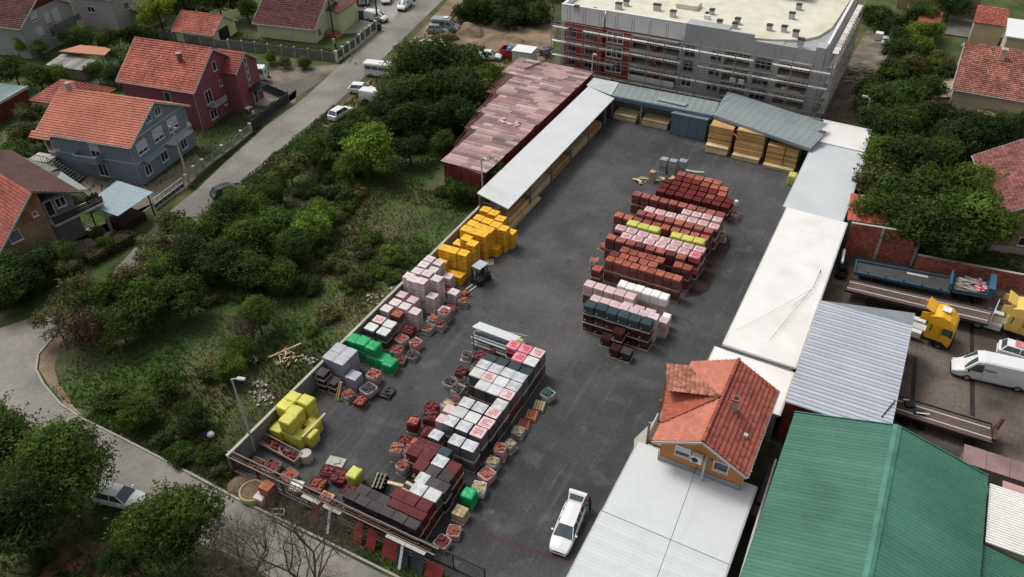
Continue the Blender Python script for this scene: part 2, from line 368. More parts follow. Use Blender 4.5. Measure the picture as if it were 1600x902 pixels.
# dashed rail / drain lines
for a, b in (((680,806),(862,868)),):
    mb = MB(); p, q = P(*a), P(*b)
    for off in (0,.16): mb.beam((p.x,p.y+off,.03),(q.x+3.2,q.y+off,.03),.05,.03)
    tag(link('gate_track', mb.mesh('gate_track', RUST)), kind='structure')
for a, b in (((11.2,79),(12.5,59.6)), ((7.3,65.2),(7.9,57))):
    mb = MB()
    for k in (-.13, .13): mb.beam((a[0]+k,a[1],.03),(b[0]+k,b[1],.03),.1,.05)
    mb.beam((a[0],a[1],.018),(b[0],b[1],.018),.34,.02)
    tag(link('channel_drain', mb.mesh('channel_drain', mat('drain_dark', (.03,.022,.02), .8))), kind='structure')
# ================================================================ shared building helpers
def tiles(parent, A, B, C, D, m, course=.36, tw=.30, name='roof_tiles', seed=1, deck=True):
    """pan tiles as real relief on the quad A-B (eave) D-C (ridge), in parent's own coordinates"""
    rr = random.Random(seed); A, B, C, D = map(Vector, (A, B, C, D)); mb = MB()
    e = (B-A).normalized(); up = ((D-A)-e*((D-A).dot(e)));  S = up.length
    if S < 1e-4: up = (C-B)-e*((C-B).dot(e)); S = up.length
    up.normalize(); nrm = e.cross(up).normalized()
    if nrm.z < 0: nrm = -nrm
    n = max(1, round(S/course)); h = .045
    for j in range(n):
        t0, t1 = j/n, (j+1)/n
        l0, l1 = A.lerp(D,t0), A.lerp(D,t1); r0, r1 = B.lerp(C,t0), B.lerp(C,t1)
        u = lambda p: (p-A).dot(e)
        a0, a1, b0, b1 = u(l0), u(l1), u(r0), u(r1)
        k0, k1 = math.floor(min(a0,a1)/tw), math.ceil(max(b0,b1)/tw)
        o0, o1 = A+up*(S*t0), A+up*(S*t1)
        for k in range(k0, k1):
            val = rr.random()
            xs = [k*tw, k*tw+tw*.45, k*tw+tw]; hs = [0, h, 0]
            bot = [min(max(x,a0),b0) for x in xs]; top = [min(max(x,a1),b1) for x in xs]
            if bot[2]-bot[0] < .01 and top[2]-top[0] < .01: continue
            vs = [o0+e*bot[i]+nrm*(hs[i]+.10) for i in range(3)]+[o1+e*top[i]+nrm*(hs[i]+.012) for i in range(3)]+[o0+e*bot[i]+nrm*0 for i in range(3)]
            mb.add(vs, [(0,1,4,3),(1,2,5,4),(6,7,1,0),(7,8,2,1)], val)
    o = part(name, mb, m, parent, stuff=True)
    if deck:
        dk = MB(); dk.extr([q-nrm*.10 for q in (A,B,C,D)] if (C-D).length > .01 else [q-nrm*.10 for q in (A,B,C)], nrm*.095); part('roof_deck', dk, TIMBG, parent)
    return o
def corr_mesh(w, L, period, h, m, name):
    mb = MB(); n = max(1, round(w/period)); p = w/n
    for i in range(n):
        x = i*p; xs = [x, x+.45*p, x+.58*p, x+.87*p, x+p]; zs = [0,0,h,h,0]
        vs = [(a,0,z) for a,z in zip(xs,zs)]+[(a,L,z) for a,z in zip(xs,zs)]
        mb.add(vs, [(k,k+1,k+6,k+5) for k in range(4)], random.random())
    return mb.mesh(name, m)
def sheets(parent, O, U, V, m, sheet_w=1.0, period=.25, h=.04, name='roof_sheet', deck=STEEL, t=.06):
    """profiled metal sheets side by side from O across U, ribs running along V"""
    O, U, V = map(Vector, (O, U, V))
    if U.cross(V).z < 0: O, U = O+U, -U
    n = max(1, round(U.length/sheet_w)); w_ = U.length/n
    x = U.normalized(); y = V-x*V.dot(x); sk = V.dot(x); y_ = y.normalized(); z = x.cross(y_)
    me = corr_mesh(w_, y.length, period, h, m, name)
    M = Matrix((x, y_, z)).transposed().to_4x4(); up = 1 if z.z > 0 else -1
    for i in range(n):
        o = link(name, me, parent); MM = M.copy(); MM.translation = O + U*(i/n) + z*(.003*(i % 2)+.01)*up
        o.matrix_local = MM
    dk = MB(); dk.slab([O, O+U, O+U+V, O+V], t); part('roof_deck', dk, deck, parent)
def window(parent, c, ang, w=1.1, h=1.2, frame=FRAMEW, shutter=0., glass=GLASS, mull=1, sill=True, name='window', dep=.08):
    """c: centre on the wall, ang: outward direction (rad, parent's coordinates)"""
    n = Vector((math.cos(ang), math.sin(ang), 0)); t = Vector((-n.y, n.x, 0)); c = Vector(c)
    fr = MB(); f = .08
    def bx(mb, u0, u1, z0, z1, d0, d1):
        q = [c+t*u+n*dd+Vector((0,0,z)) for z in (z0,z1) for (u,dd) in ((u0,d0),(u0,d1),(u1,d1),(u1,d0))]
        mb.add(q, [(0,3,2,1),(4,5,6,7),(0,1,5,4),(1,2,6,5),(2,3,7,6),(3,0,4,7)])
    a, b = w/2, h/2
    bx(fr,-a,-a+f,-b,b,-.05,dep); bx(fr,a-f,a,-b,b,-.05,dep); bx(fr,-a+f,a-f,b-f,b,-.05,dep-.002); bx(fr,-a+f,a-f,-b,-b+f,-.05,dep-.002)
    for i in range(1, mull+1):
        u = -a+w*i/(mull+1); bx(fr,u-f/2,u+f/2,-b+f,b-f,-.05,dep-.004)
    if sill: bx(fr,-a-.06,a+.06,-b-.06,-b-.002,-.05,dep+.08)
    fo = part(name, fr, frame, parent)
    g = MB(); bx(g,-a+f-.01,a-f+.01,-b+f-.01,b-f+.01,-.04,.02); part('pane', g, glass, fo)
    if shutter > 0:
        s = MB(); zt = b-f; zb = zt-(h-2*f)*shutter; k = max(2, int((zt-zb)/.14))
        for i in range(k):
            z1 = zt-(zt-zb)*i/k; z0 = zt-(zt-zb)*(i+.86)/k; bx(s,-a+f,a-f,z0,z1,.0,.05)
        bx(s,-a+f,a-f,zb,zt,.0,.042)
        part('shutter', s, SHUT, fo)
    return fo
def gutter(parent, pts, m=GALV, r=.07, name='gutter'):
    mb = MB()
    for a, b in zip(pts[:-1], pts[1:]): mb.tube(a, b, r, n=6)
    return part(name, mb, m, parent)
def ridge_caps(parent, A, B, m, r=.13, name='ridge_cap'):
    A, B = Vector(A), Vector(B); n = max(1, int((B-A).length/.42)); mb = MB()
    for i in range(n): mb.tube(A.lerp(B,i/n), A.lerp(B,(i+1)/n), r*1.08, r*.92, 6, random.random())
    o = part(name, mb, m, parent); o['kind'] = 'stuff'; return o
def chimney(parent, x, y, z0, z1, w=.55, m=BRICKT, cap=CONCL, name='chimney'):
    o = part(name, MB().box(x-w/2,y-w/2,z0,x+w/2,y+w/2,z1), m, parent)
    cp = MB().box(x-w/2-.07,y-w/2-.07,z1,x+w/2+.07,y+w/2+.07,z1+.1)
    cp.box(x-w/4,y-w/4,z1+.1,x+w/4,y+w/4,z1+.16); part('chimney_cap', cp, cap, o); return o
def gable_house(name, label, loc, rz, L, D, ze, zr, wall, tile, over=.5, gov=.4, ridge_y=None, gable=None, base=.0, fascia=TRIMW, seed=1, tw=.30, course=.36):
    """ridge along local x from x=-L..0, wall y 0..D; gable faces local +x"""
    r = root(name, label, 'house', loc, rz); ry = D/2 if ridge_y is None else ridge_y
    g = MB()
    g.extr([(-L,0,base),(-L,D,base),(-L,D,ze),(-L,ry,zr),(-L,0,ze)], (L,0,0)); part('wall', g, wall, r)
    s1 = (zr-ze)/ry; s2 = (zr-ze)/(D-ry)
    e1 = ze-over*s1; e2 = ze-over*s2; t = .02
    tiles(r, (-L-gov,-over,e1+t), (gov,-over,e1+t), (gov,ry,zr+t), (-L-gov,ry,zr+t), tile, course, tw, seed=seed)
    tiles(r, (gov,D+over,e2+t), (-L-gov,D+over,e2+t), (-L-gov,ry,zr+t), (gov,ry,zr+t), tile, course, tw, seed=seed+1)
    ridge_caps(r, (-L-gov,ry,zr+.06), (gov,ry,zr+.06), tile)
    for x in (gov+.02, -L-gov-.02):
        part('fascia', MB().beam((x,-over,e1-.04),(x,ry,zr-.04),.06,.22), fascia, r); part('fascia', MB().beam((x,ry,zr-.045),(x,D+over,e2-.045),.06,.22), fascia, r)
    gutter(r, [(-L-gov,-over-.08,e1-.03),(gov,-over-.08,e1-.03),]); gutter(r, [(-L-gov,D+over+.08,e2-.03),(gov,D+over+.08,e2-.03)])
    dp = MB(); dp.tube((-.15,-.1,e1-.05),(-.15,-.1,base),.05); part('downpipe', dp, GALV, r)
    return r

sheet('clay_patch', [P(x,y)[:2] for x,y in [(60,902),(90,862),(130,845),(185,850),(215,880),(225,930),(140,950),(70,930)]], .012, mat('clay_soil', (.17,.085,.05), 1, .3, .4, .25, col2=(.07,.05,.03), c2scale=.5, bump=.6, bscale=6))
sheet('dark_ground_patch', [P(x,y)[:2] for x,y in [(0,460),(60,430),(130,395),(200,355),(150,440),(40,498),(0,508)]], .004, GRND)

sp = MB(); rs = random.Random(9)
for (px, py, sx, sy, n) in [(700,375,2.5,1.5,60),(790,385,2.5,1.2,50),(1060,490,2.2,1.8,60),(880,500,3,5,70),(800,745,2.2,2.2,90),(740,800,2.0,1.5,60),(720,870,2.2,1.4,60),(560,600,3,3,60),(500,660,2.5,2,50),(900,570,5,5,60),(830,800,4,4,60),(600,560,2,6,60),(900,330,4,9,60),(1140,420,1,7,50)]:
    c_ = P(px,py)
    for k in range(n):
        x, y = c_.x+rs.gauss(0,sx*.5), c_.y+rs.gauss(0,sy*.5); s_ = rs.uniform(.02,.06); a = rs.uniform(0,3); sp.cbox((x,y,.028),(s_*rs.uniform(1,2.2),s_,.008),a,rs.random())
tag(link('paving_specks', sp.mesh('paving_specks', mat('cement_specks', (.105,.102,.098), .95, .3, 2, .2, v=.6))), kind='stuff', label='cement crumbs and pale scuffs scattered on the asphalt')

sheet('brick_dust_stain', [P(x,y)[:2] for x,y in [(1068,466),(1090,463),(1108,455),(1118,430),(1132,405),(1142,385),(1140,374),(1128,372),(1110,400),(1095,430),(1080,450)]], .0225, mat('stain_brown', (.030,.016,.014), .8, .3, .8))
sheet('pale_dust_patch', [P(x,y)[:2] for x,y in [(1046,478),(1064,470),(1082,486),(1090,505),(1070,512),(1052,500)]], .0225, mat('patch_dust', (.095,.093,.09), .95, .4, .9, .3, col2=(.05,.05,.052), c2scale=.9))

# ================================================================ YARD STRUCTURES
HP = math.pi/2
# perimeter wall of the yard: concrete panels between posts, pale coping
r = root('yard_wall', 'long grey concrete panel wall with pale coping between field and yard', 'wall', (-40.2,26,0))
y = 26.0; k = 0
pan = MB().box(-.06,0,0,.06,2.86,2.0).mesh('wall_panel', CONC)
while y < 68.5:
    link('wall_panel', pan, r, (0, y-26+.07, 0))
    mb = MB().box(-.11,-.07,0,.11,.07,2.02); link('post', mb.mesh('post', CONC), r, (0,y-26,0)); y += 3.0
part('coping', MB().box(-.13,-.1,2.03,.13,y-26-.05,2.13), CONCL, r)
# front fence with sliding gate, along the street
GY = 26.1
r = root('front_fence', 'low rusty front fence of grating panels along the street', 'fence', (-40,GY,0))
x = -40.0; i = 0
while x < -21.5:
    x1 = min(x+2.55, -21)
    link('post', MB().box(-.07,-.07,0,.07,.07,2.15).mesh('post', RUST), r, (x+40,0,0))
    mb = MB(); mb.beam((0.08,0,2.02),(x1-x-.08,0,2.02),.07); mb.beam((.08,0,.35),(x1-x-.08,0,.35),.06); mb.beam((.08,0,1.2),(x1-x-.08,0,1.2),.04)
    q = .22
    while q < x1-x-.1: mb.beam((q,0,.38),(q,0,1.99),.03); q += .16
    link('grating_panel', mb.mesh('grating_panel', RUST), r, (x+40,0,0)); x = x1
part('plinth', MB().box(0,-.16,0,19,.16,.3), CONC, r)
part('top_rail', MB().box(-.05,.22,2.1,19.4,.34,2.2).box(-.05,-.30,2.1,19.4,-.2,2.18), mat('rail_grey_brown', (.16,.14,.125), .7), r)
for xs in (8.6, 10.6, 16.3, 18.0):
    part('shelf_board', MB().box(xs-.9,-.62,2.12,xs+.75,-.34,2.17), mat('pale_board', (.42,.40,.37), .8, .15), r)
r = root('sliding_gate', 'black steel sliding gate frame at the right end of the front fence', 'gate', (-22.2,26.6,0))
mb = MB()
for z in (.15,1.95): mb.beam((0,0,z),(5.2,0,z),.08)
for xx in (0,2.6,5.2): mb.beam((xx,0,.15),(xx,0,1.95),.08)
mb.beam((5.2,0,.1),(5.9,0,.1),.06); part('gate_frame', mb, DARK, r)
mb = MB()
for k in range(1, 34): mb.beam((k*.153,0,.19),(k*.153,0,1.91),.02)
part('bars', mb, DARK, r)
# sample panels and materials leaning on the outer side of the fence
sp = [(-30.4,'dark',1.9,.9),(-27.6,'red',1.7,.8),(-26.4,'red',1.5,.8),(-23.7,'dark',2.0,1.0),(-22.4,'dark',1.9,1.0),(-25.0,'red',1.2,1.4),(-21.3,'red',1.0,1.4),(-31.6,'red',1.5,.7)]
SMR = mat('sample_red', (.21,.03,.026), .7, .2, 1); SMD = mat('sample_slate', (.045,.055,.065), .6, .2, 1)
smn = {'dark':0,'red':0}
for x, c, h, wd in sp:
    n = smn[c]; smn[c] += 1
    mb = MB(); nr = 6
    for k in range(nr):
        a, b = k/nr, (k+1)/nr
        mb.slab([(0,-.75*(1-a)-.02,h*a),(wd,-.75*(1-a)-.02,h*a),(wd,-.75*(1-b)+.03,h*b+.02),(0,-.75*(1-b)+.03,h*b+.02)], .04, rd.random())
    single('sample_panel', mb, SMD if c == 'dark' else SMR, {'dark':['slate sample board leaning left of the white diagonal strip outside the fence','wide slate sample board beside the right white strip outside the fence','slate sample board furthest right outside the front fence'],
            'red':['tall red tile sample board outside the middle of the front fence','second red sample board from the middle, outside the fence','low wide red sample board before the right slate boards','red sample board at the foot of the sliding gate','narrow red sample board nearest the sacks outside the fence']}[c][n],
           'sample board', (x, GY-.25, 0), 'tile sample boards leaning on the outside of the fence')
for x, lb in ((-29.6,'left'),(-23.1,'right')):
    mb = MB()
    for k in range(5): mb.beam((0,-.9+.17*k,.15+.4*k),(0,-.9+.17*(k+.9),.15+.4*(k+.9)),.22,.03,rd.random())
    single('marker_strip', mb, mat('strip_white', (.62,.63,.64), .6, .15, 3), 'white segmented strip leaning outside the fence, the %s one' % lb, 'sample strip', (x, GY-.5, 0), 'white strips leaning on the fence')

# ---------------------------------------------------------------- left open shed
r = root('left_timber_shed', 'long open timber shed with pale flat sloping roof along the left side', 'shed', (-40,66.6,0))
sheets(r, (3.7,0,3.02), (0,31.6,0), (-4.0,0,.98), ROOFC, 1.0, 1.0, .006, deck=ROOFC, t=.12)
part('edge_beam', MB().box(3.45,0,2.72,3.6,31.4,2.9), STEEL, r)
part('back_wall', MB().box(-.1,0,0,.05,32,3.75), CONC, r)
me = MB().box(-.09,-.09,0,.09,.09,2.75).mesh('post', STEEL)
for yy in (.3, 6.2, 12, 17.9, 23.6, 29.2): link('post', me, r, (3.4,yy,0))
me = MB().box(-3.3,-.05,0,0,.05,.14).mesh('rafter', STEEL)
for yy in (.3, 6.2, 12, 17.9, 23.6, 29.2): link('rafter', me, r, (3.35,yy,2.7))
def timber_stack(loc, sx, sy, sz, m, label, group, along='x', bt=.16, gap=.012, cat='timber stack', seed=0, name='timber_stack'):
    rr = random.Random(seed); mb = MB(); z = .08; rt = root(name, label, cat, loc, 0, group)
    be = MB()
    for k in range(4):
        q = (k+.5)/4
        if along == 'x': be.box(q*sx-.05,0,0,q*sx+.05,sy,.075)
        else: be.box(0,q*sy-.05,0,sx,q*sy+.05,.075)
    part('bearer', be, TIMBG, rt)
    nl = max(1, int(sz/bt)); W_ = sy if along == 'x' else sx; nb = max(1, int(W_/.24))
    for j in range(nl):
        jog = rr.uniform(0,.14)
        for i in range(nb):
            if j < nl-1 and 0 < i < nb-1: continue
            a, b = i*W_/nb+.01, (i+1)*W_/nb-.01; e0 = rr.uniform(0,.12); v_ = rr.random()
            if along == 'x': mb.box(e0, a, z, sx-rr.uniform(0,.12), b, z+bt-gap, v_)
            else: mb.box(a, e0, z, b, sy-rr.uniform(0,.12), z+bt-gap, v_)
        if nb > 2:
            a, b = W_/nb+.02, W_*(nb-1)/nb-.02
            if along == 'x': mb.box(.1, a, z, sx-.1, b, z+bt-gap-.002, rr.random())
            else: mb.box(a, .1, z, b, sy-.1, z+bt-gap-.002, rr.random())
        z += bt+(.05 if j % 4 == 3 else 0)
    o = part('boards', mb, m, rt, stuff=True); return rt
for k, (y0, y1) in enumerate([(66.9,72.5),(73,78.3),(78.9,84.2),(84.8,89.9),(90.4,94.8)]):
    timber_stack((-38.6,y0,0), 2.0, y1-y0, .9+.25*(k % 2), TIMBP if k % 2 else TIMB, 'low timber stack on the ground of the left open shed, %s from its near end' % ORD[k], 'timber stacks in the left shed', 'y', seed=k)
    timber_stack((-39.7,y0+.2,0), 1.0, y1-y0-.4, 1.9, TIMBP, 'narrow high timber stack at the back of the left shed, %s from its near end' % ORD[k], 'rear timber stacks in the left shed', 'y', seed=k+20)
for k,(y0,L) in enumerate([(64.4,5.4),(69.7,4.6)]):
    timber_stack((-36.5,y0,0), .55, L, .35, TIMBP, ['loose pale boards lying before the near end of left shed','second pile of loose boards before the left shed posts'][k], 'loose boards before the left shed', 'y', .1, seed=40+k, cat='board pile')

# ---------------------------------------------------------------- back shed, left part
r = root('back_shed', 'open back shed with grey ribbed roof and blue grey fascia', 'shed', (-40,98.5,0))
sheets(r, (3.2,-.2,3.3), (14.5,.15,.0), (0,2.6,.75), ROOFS, 1.0, .3, .05, t=.1)
part('corner_roof', MB().extr([(3.2,-.3,3.34),(3.2,2.4,4.09),(-.6,2.4,4.12),(-.6,-.3,4.05)], (0,0,.06)), ROOFP, r)
part('fascia', MB().box(3.3,-.32,2.75,17.6,-.22,3.28), BLUEG, r)
part('back_wall', MB().box(-.5,2.2,0,17.6,2.35,3.85), CONC, r)
me = MB().box(-.09,-.09,0,.09,.09,3.2).mesh('post', mat('post_tan', (.33,.29,.24), .8))
for xx in (3.4, 7.7, 12.3): link('post', me, r, (xx,-.05,0))
part('loose_sheet', MB().slab([(9.6,.5,3.68),(13.6,.35,3.66),(13.9,1.0,3.86),(9.5,1.1,3.88)], .05), ROOFS, r)
for k, (x0, x1) in enumerate([(-36.2,-32.8),(-32.0,-28.2)]):
    timber_stack((x0,97.9,0), x1-x0, 2.3, .95-.1*k, TIMBP, ['low pale timber stack at the left corner of the back shed','low pale timber stack beside the blue grey container'][k], 'low timber stacks in the back shed', 'x', seed=60+k)
r = root('storage_container', 'blue grey storage cabin with four flat door panels under the back shed', 'storage cabin', (-27.6,97.2,0))
part('wall', MB().box(0,.06,0,4.9,3.3,3.02), BLUEG, r)
me = MB().box(.015,0,0,1.19,.06,1.48).mesh('panel', BLUEG)
for i in range(4):
    for j in range(2): link('panel', me, r, (i*1.22+.01, 0, .04+j*1.5))
part('cornice', MB().box(-.05,-.1,3.06,4.95,.1,3.2), ROOFS, r)
# ---------------------------------------------------------------- back shed, right part (higher, skewed eave)
r = root('high_timber_shed', 'higher timber shed with grey ribbed roof over the tall board stacks', 'shed', (-22,94,0))
sheets(r, (.0,3.3,3.95), (13.2,-3.7,.0), (0.0,3.3,.72), ROOFS, 1.0, .3, .05, t=.12)
sheets(r, (.0,6.62,4.67+.0), (13.2,-3.68,0), (0,3.0,.0), ROOFS, 1.0, .3, .05, t=.1)
part('fascia', MB().extr([(0,3.2,3.60),(13.2,-.5,3.60),(13.2,-.5,3.92),(0,3.2,3.92)], (0,.06,0)), STEEL, r)
part('back_wall', MB().box(0,6.9,0,13.2,7.1,4.5), CONC, r); part('side_wall', MB().box(-.08,3.4,0,.04,6.8,4.0), STEEL, r)
me = MB().box(-.05,-.05,0,.05,.05,3.6).mesh('post', RUST)
for xx, yy in ((10.2,.4),(7.6,1.0)): link('post', me, r, (xx,yy,0))
hs = [(-21.9,95.3,3.3,3.3),(-18.3,95.1,3.9,3.4),(-14.1,94.6,4.1,2.6)]
for k, (x0,y0,wd,ht) in enumerate(hs):
    timber_stack((x0,y0,0), wd-.15, 3.6, ht, TIMB, ['tall yellow board stack next to the blue grey cabin','widest tall yellow board stack in the middle of the high shed','lower yellow board stack at the right end of high shed'][k], 'tall board stacks in the high shed', 'x', .2, seed=70+k)
    lw = wd-.3
    timber_stack((x0+.05,y0-.95,0), lw, .85, [1.2,.75,.5][k], TIMBP, ['pale strapped board bundle in front of the left tall stack','long pale board bundle in front of the middle tall stack','low pale board bundle in front of the right tall stack'][k], 'pale board bundles before the tall stacks', 'x', .2, seed=80+k, cat='board bundle')
mb = MB().beam((-18.6,95.0,3.2),(-17.2,94.9,2.1),.12,.05); single('plank', mb, TIMB, 'single plank leaning between the two tall board stacks', 'plank')

# ---------------------------------------------------------------- flat white roofs on the right
def flat_unit(name, label, x0, y0, x1, y1, z, m, skew=0, sheet_w=1.2, fasc=TRIMW, ribs=False):
    r = root(name, label, 'warehouse', (x0,y0,0))
    W_, D_ = x1-x0, y1-y0
    part('wall', MB().prism([(.35,.05),(W_-.2,.05),(W_-.2,D_-.05),(.35+skew,D_-.05)],0,z-.3), PLASG, r)
    sheets(r, (0,0,z), (0,D_,0), (W_,0,-.12), m, sheet_w, sheet_w/ (4 if ribs else 1), .016 if ribs else .004, deck=m, t=.22)
    part('edge_trim', MB().box(-.06,-.03,z-.26,-.005,D_+.03,z+.05), fasc, r)
    gutter(r, [(W_+.07,0,z-.2),(W_+.07,D_,z-.2)], r=.09)
    return r
flat_unit('warehouse', 'white flat roofed hall section with bright roof at the far right corner of yard', -9.05, 96.6, -3.0, 103, 3.62, ROOFW)
flat_unit('warehouse', 'pale grey flat roof section right of the yard, between two white ones', -8.9, 79.9, -2.6, 96.55, 3.5, ROOFP)
r = flat_unit('warehouse', 'longest bright white flat roof section right of the brick pallets', -8.5, 54.9, -2.1, 79.8, 3.56, ROOFW)
gutter(r, [(.15,-.1,3.1),(6.2,-.1,3.1)], m=STEEL, r=.06)
flat_unit('warehouse', 'small lower white roof section directly behind the orange house', -9.1, 49.2, -2.1, 54.8, 3.1, ROOFW)
r = flat_unit('warehouse', 'big pale grey flat roof in front of the orange house', -11.25, 15, -1.95, 33.7, 3.5, ROOFG, ribs=True)
r = flat_unit('warehouse', 'smooth pale grey roof section touching the orange gable wall', -11.2, 33.75, -1.95, 41.0, 3.5, ROOFG, ribs=False)
# wires and small fixtures over the white roofs
mb = MB(); pr = None
for k in range(13):
    t = k/12; q = Vector((-6.2+.9*t, 40.2-26*t, 5.2-.9*math.sin(math.pi*t)*1.0-1.0*t))
    if pr: mb.tube(pr, q, .018, n=4)
    pr = q
single('cable', mb, DARK, 'thin black cable sagging from the orange gable over the flat roof', 'cable')
for a, b, lb in (((-3.1,66,3.75),(-4.9,57,3.75),'left'),((-3.0,66,3.75),(-4.2,62.5,3.7),'short')):
    single('cable', MB().tube(a,b,.015,n=4), DARK, 'thin %s cable lying across the long white roof' % lb, 'cable')
for k,(x,y,z) in enumerate([(-8.2,99.2,3.62),(-2.9,69.5,3.5)]):
    mb = MB().tube((x,y,z),(x,y,z+.25),.05).tube((x,y,z+.25),(x-.1,y-3.2,z+.25),.025)
    single('roof_rail', mb, DARK, ['dark rail on the far white roof section','dark rail at the right edge of the long white roof'][k], 'rail')
# alley: pipes and clutter between the white roofs and green hall
single('drain_pipe', MB().tube((-1.25,44.5,3.0),(-1.1,37.0,3.0),.09).tube((-1.1,37,3.0),(-.9,30,2.9),.09), TRIMW, 'long pale pipe running along the alley beside the green hall', 'pipe')
single('alley_hut', MB().box(-1.6,40.6,0,-.55,44.4,2.3).box(-1.75,39.4,0,-.5,40.5,2.0), mat('hut_dark', (.075,.062,.06), .9, .3), 'small dark hut in the alley between the orange house and green hall', 'hut')

# ---------------------------------------------------------------- orange office house
ox, oy = -9.45, 39.9
r = root('orange_house', 'orange office house with red tiled roof, wooden balcony wing and gable windows', 'house', (ox,oy,0))
L, Wd, ze, zr = 9.2, 6.9, 5.75, 7.78   # ridge along y
ridge = 3.35
mb = MB().extr([(.25,.2,0),(Wd-.45,.2,0),(Wd-.45,.2,ze+.25),(ridge,.2,zr-.12),(.25,.2,ze+.25)], (0,L-.3,0)); part('wall', mb, ORANW, r)
part('plinth_band', MB().box(.2,.1,3.45,Wd-.4,.19,3.95), mat('band_grey', (.28,.28,.30), .9), r)
er = 6.0
tiles(r, (Wd-.08,-.5,er-.15), (Wd-.08,L-.2,er-.15), (ridge,L-.2,zr), (ridge,-.5,zr), TILER, .40, .34, seed=5)  # right slope: shade away from the sun put into a darker tile colour
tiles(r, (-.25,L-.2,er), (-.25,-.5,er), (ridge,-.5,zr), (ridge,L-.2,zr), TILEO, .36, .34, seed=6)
ridge_caps(r, (ridge,-.5,zr+.08), (ridge,L-.2,zr+.08), TILER, .16)
f = MB()
for yy in (-.57,): f.beam((-.25,yy,er-.08),(ridge,yy,zr-.06),.06,.18); f.beam((ridge,yy,zr-.065),(Wd-.08,yy,er-.23),.06,.18)
part('fascia', f, TRIMW, r); gutter(r, [(Wd+.0,-.5,er-.18),(Wd+.0,L-.2,er-.18)])
# west wing: gable with its ridge running towards the yard
wz = zr-.25; wr = 4.3     # ridge y of the wing
tiles(r, (-2.1,1.35,5.05), (3.1,wr,wz), (3.1,wr,wz), (-1.55,wr,7.35), mat('tile_wing_red', (.44,.085,.045), .8, .1, .4, .08, v=.15), .38, .34, seed=7, deck=False) if False else None
A, B, C, D = Vector((-1.5,1.5,5.35)), Vector((3.2,wr,wz+.06)), Vector((3.2,wr,wz+.06)), Vector((-1.5,wr,wz-.05))
# front facet of the wing: a triangle running up to the main ridge
tiles(r, (-1.15,5.4,6.88), (-.25,1.3,6.08), (3.2,4.25,zr+.08), (3.2,4.25,zr+.08), mat('tile_wing_red', (.40,.105,.065), .8, .1, .4, .08, v=.15), .38, .36, seed=7)
tiles(r, (-.3,7.95,6.3), (-2.0,7.5,6.22), (-1.18,5.4,6.9), (3.2,4.25,zr+.1), TILEK, .40, .34, seed=8)
ridge_caps(r, (-1.2,5.4,6.96), (3.2,4.25,zr+.16), TILEK, .13)
mb = MB().box(-1.3,1.7,2.95,.25,7.4,3.15); part('balcony_floor', mb, TIMBG, r)
part('wing_wall', MB().box(-1.75,6.9,0,.25,7.3,6.0), ORANW, r); part('wing_wall', MB().box(-1.1,4.9,3.16,.25,5.1,6.6), ORANW, r)
mb = MB()
for yy in (1.75, 4.2): mb.box(-1.3,yy-.08,0,-1.14,yy+.08,5.3 if yy < 3 else 5.5)
part('balcony_post', mb, TIMBG, r)
mb = MB().box(-1.3,1.8,3.95,-1.18,4.2,4.05)
part('handrail', mb, TRIMW, r)
me = MB().lathe((0,0,0), [(.05,0),(.10,.2),(.05,.42),(.09,.6),(.05,.8)], 8).mesh('baluster', WHITE)
for k in range(8): link('baluster', me, r, (-1.24, 1.95+k*.3, 3.16))
# gable windows, shutters, air conditioner
window(r, (1.95,.2,5.3), -HP, 1.2, 1.0, shutter=.62, mull=0, glass=GLASS)
window(r, (4.85,.2,5.15), -HP, 1.15, .95, mull=0)
ac = part('air_conditioner', MB().box(2.7,-.35,5.15,3.5,.12,5.8), WHITE, r)
part('fan_grille', MB().lathe((3.0,-.37,5.47), [(.25,0),(.25,.03),(.05,.035)], 14, axis='Y'), DARK, ac)
part('flue_pipe', MB().tube((3.75,-.25,3.5),(3.75,-.25,5.6),.1,n=10).tube((3.75,-.25,5.55),(3.75,.2,5.75),.1,n=10), GALV, r)
part('gable_lamp', MB().lathe((4.15,.05,5.75), [(.02,.0),(.1,-.05),(.1,-.15)], 8), TILER, r)
ch = part('chimney', MB().box(4.2,3.9,6.6,4.6,4.3,8.3), CONCL, r); part('chimney_cap', MB().box(4.1,3.8,8.3,4.7,4.4,8.45), TILER, ch)
part('flue_opening', MB().box(4.25,3.95,8.46,4.55,4.25,8.5), DARK, ch)
part('roof_vent', MB().box(5.65,2.4,6.1,5.95,2.7,6.75), CONCL, r)
for yy in (.15, ): part('downpipe', MB().tube((Wd+.1,yy,er-.1),(Wd-.35,yy+.1,er-.6),.05).tube((Wd-.35,yy+.1,er-.6),(Wd-.35,yy+.1,0),.05).tube((.2,yy-.05,4.7),(.2,yy-.05,3.5),.05), GALV, r)

# ---------------------------------------------------------------- zinc roofed hall
r = root('zinc_hall', 'hall with lilac grey corrugated roof and red brick base', 'warehouse', (-1.95,49.2,0))
mb = MB().prism([(.1,.4),(7.6,2.5),(7.6,16.6),(.1,14.3)],0,4.1); part('wall', mb, BRICK, r)
sheets(r, (0,0.2,4.45), (0,14.4,0), (7.95,1.95,.0), ROOFZ, .92, .46, .09, t=.1)
part('pipe', MB().tube((7.1,1.9,4.55),(7.8,4.2,4.6),.05), DARK, r)
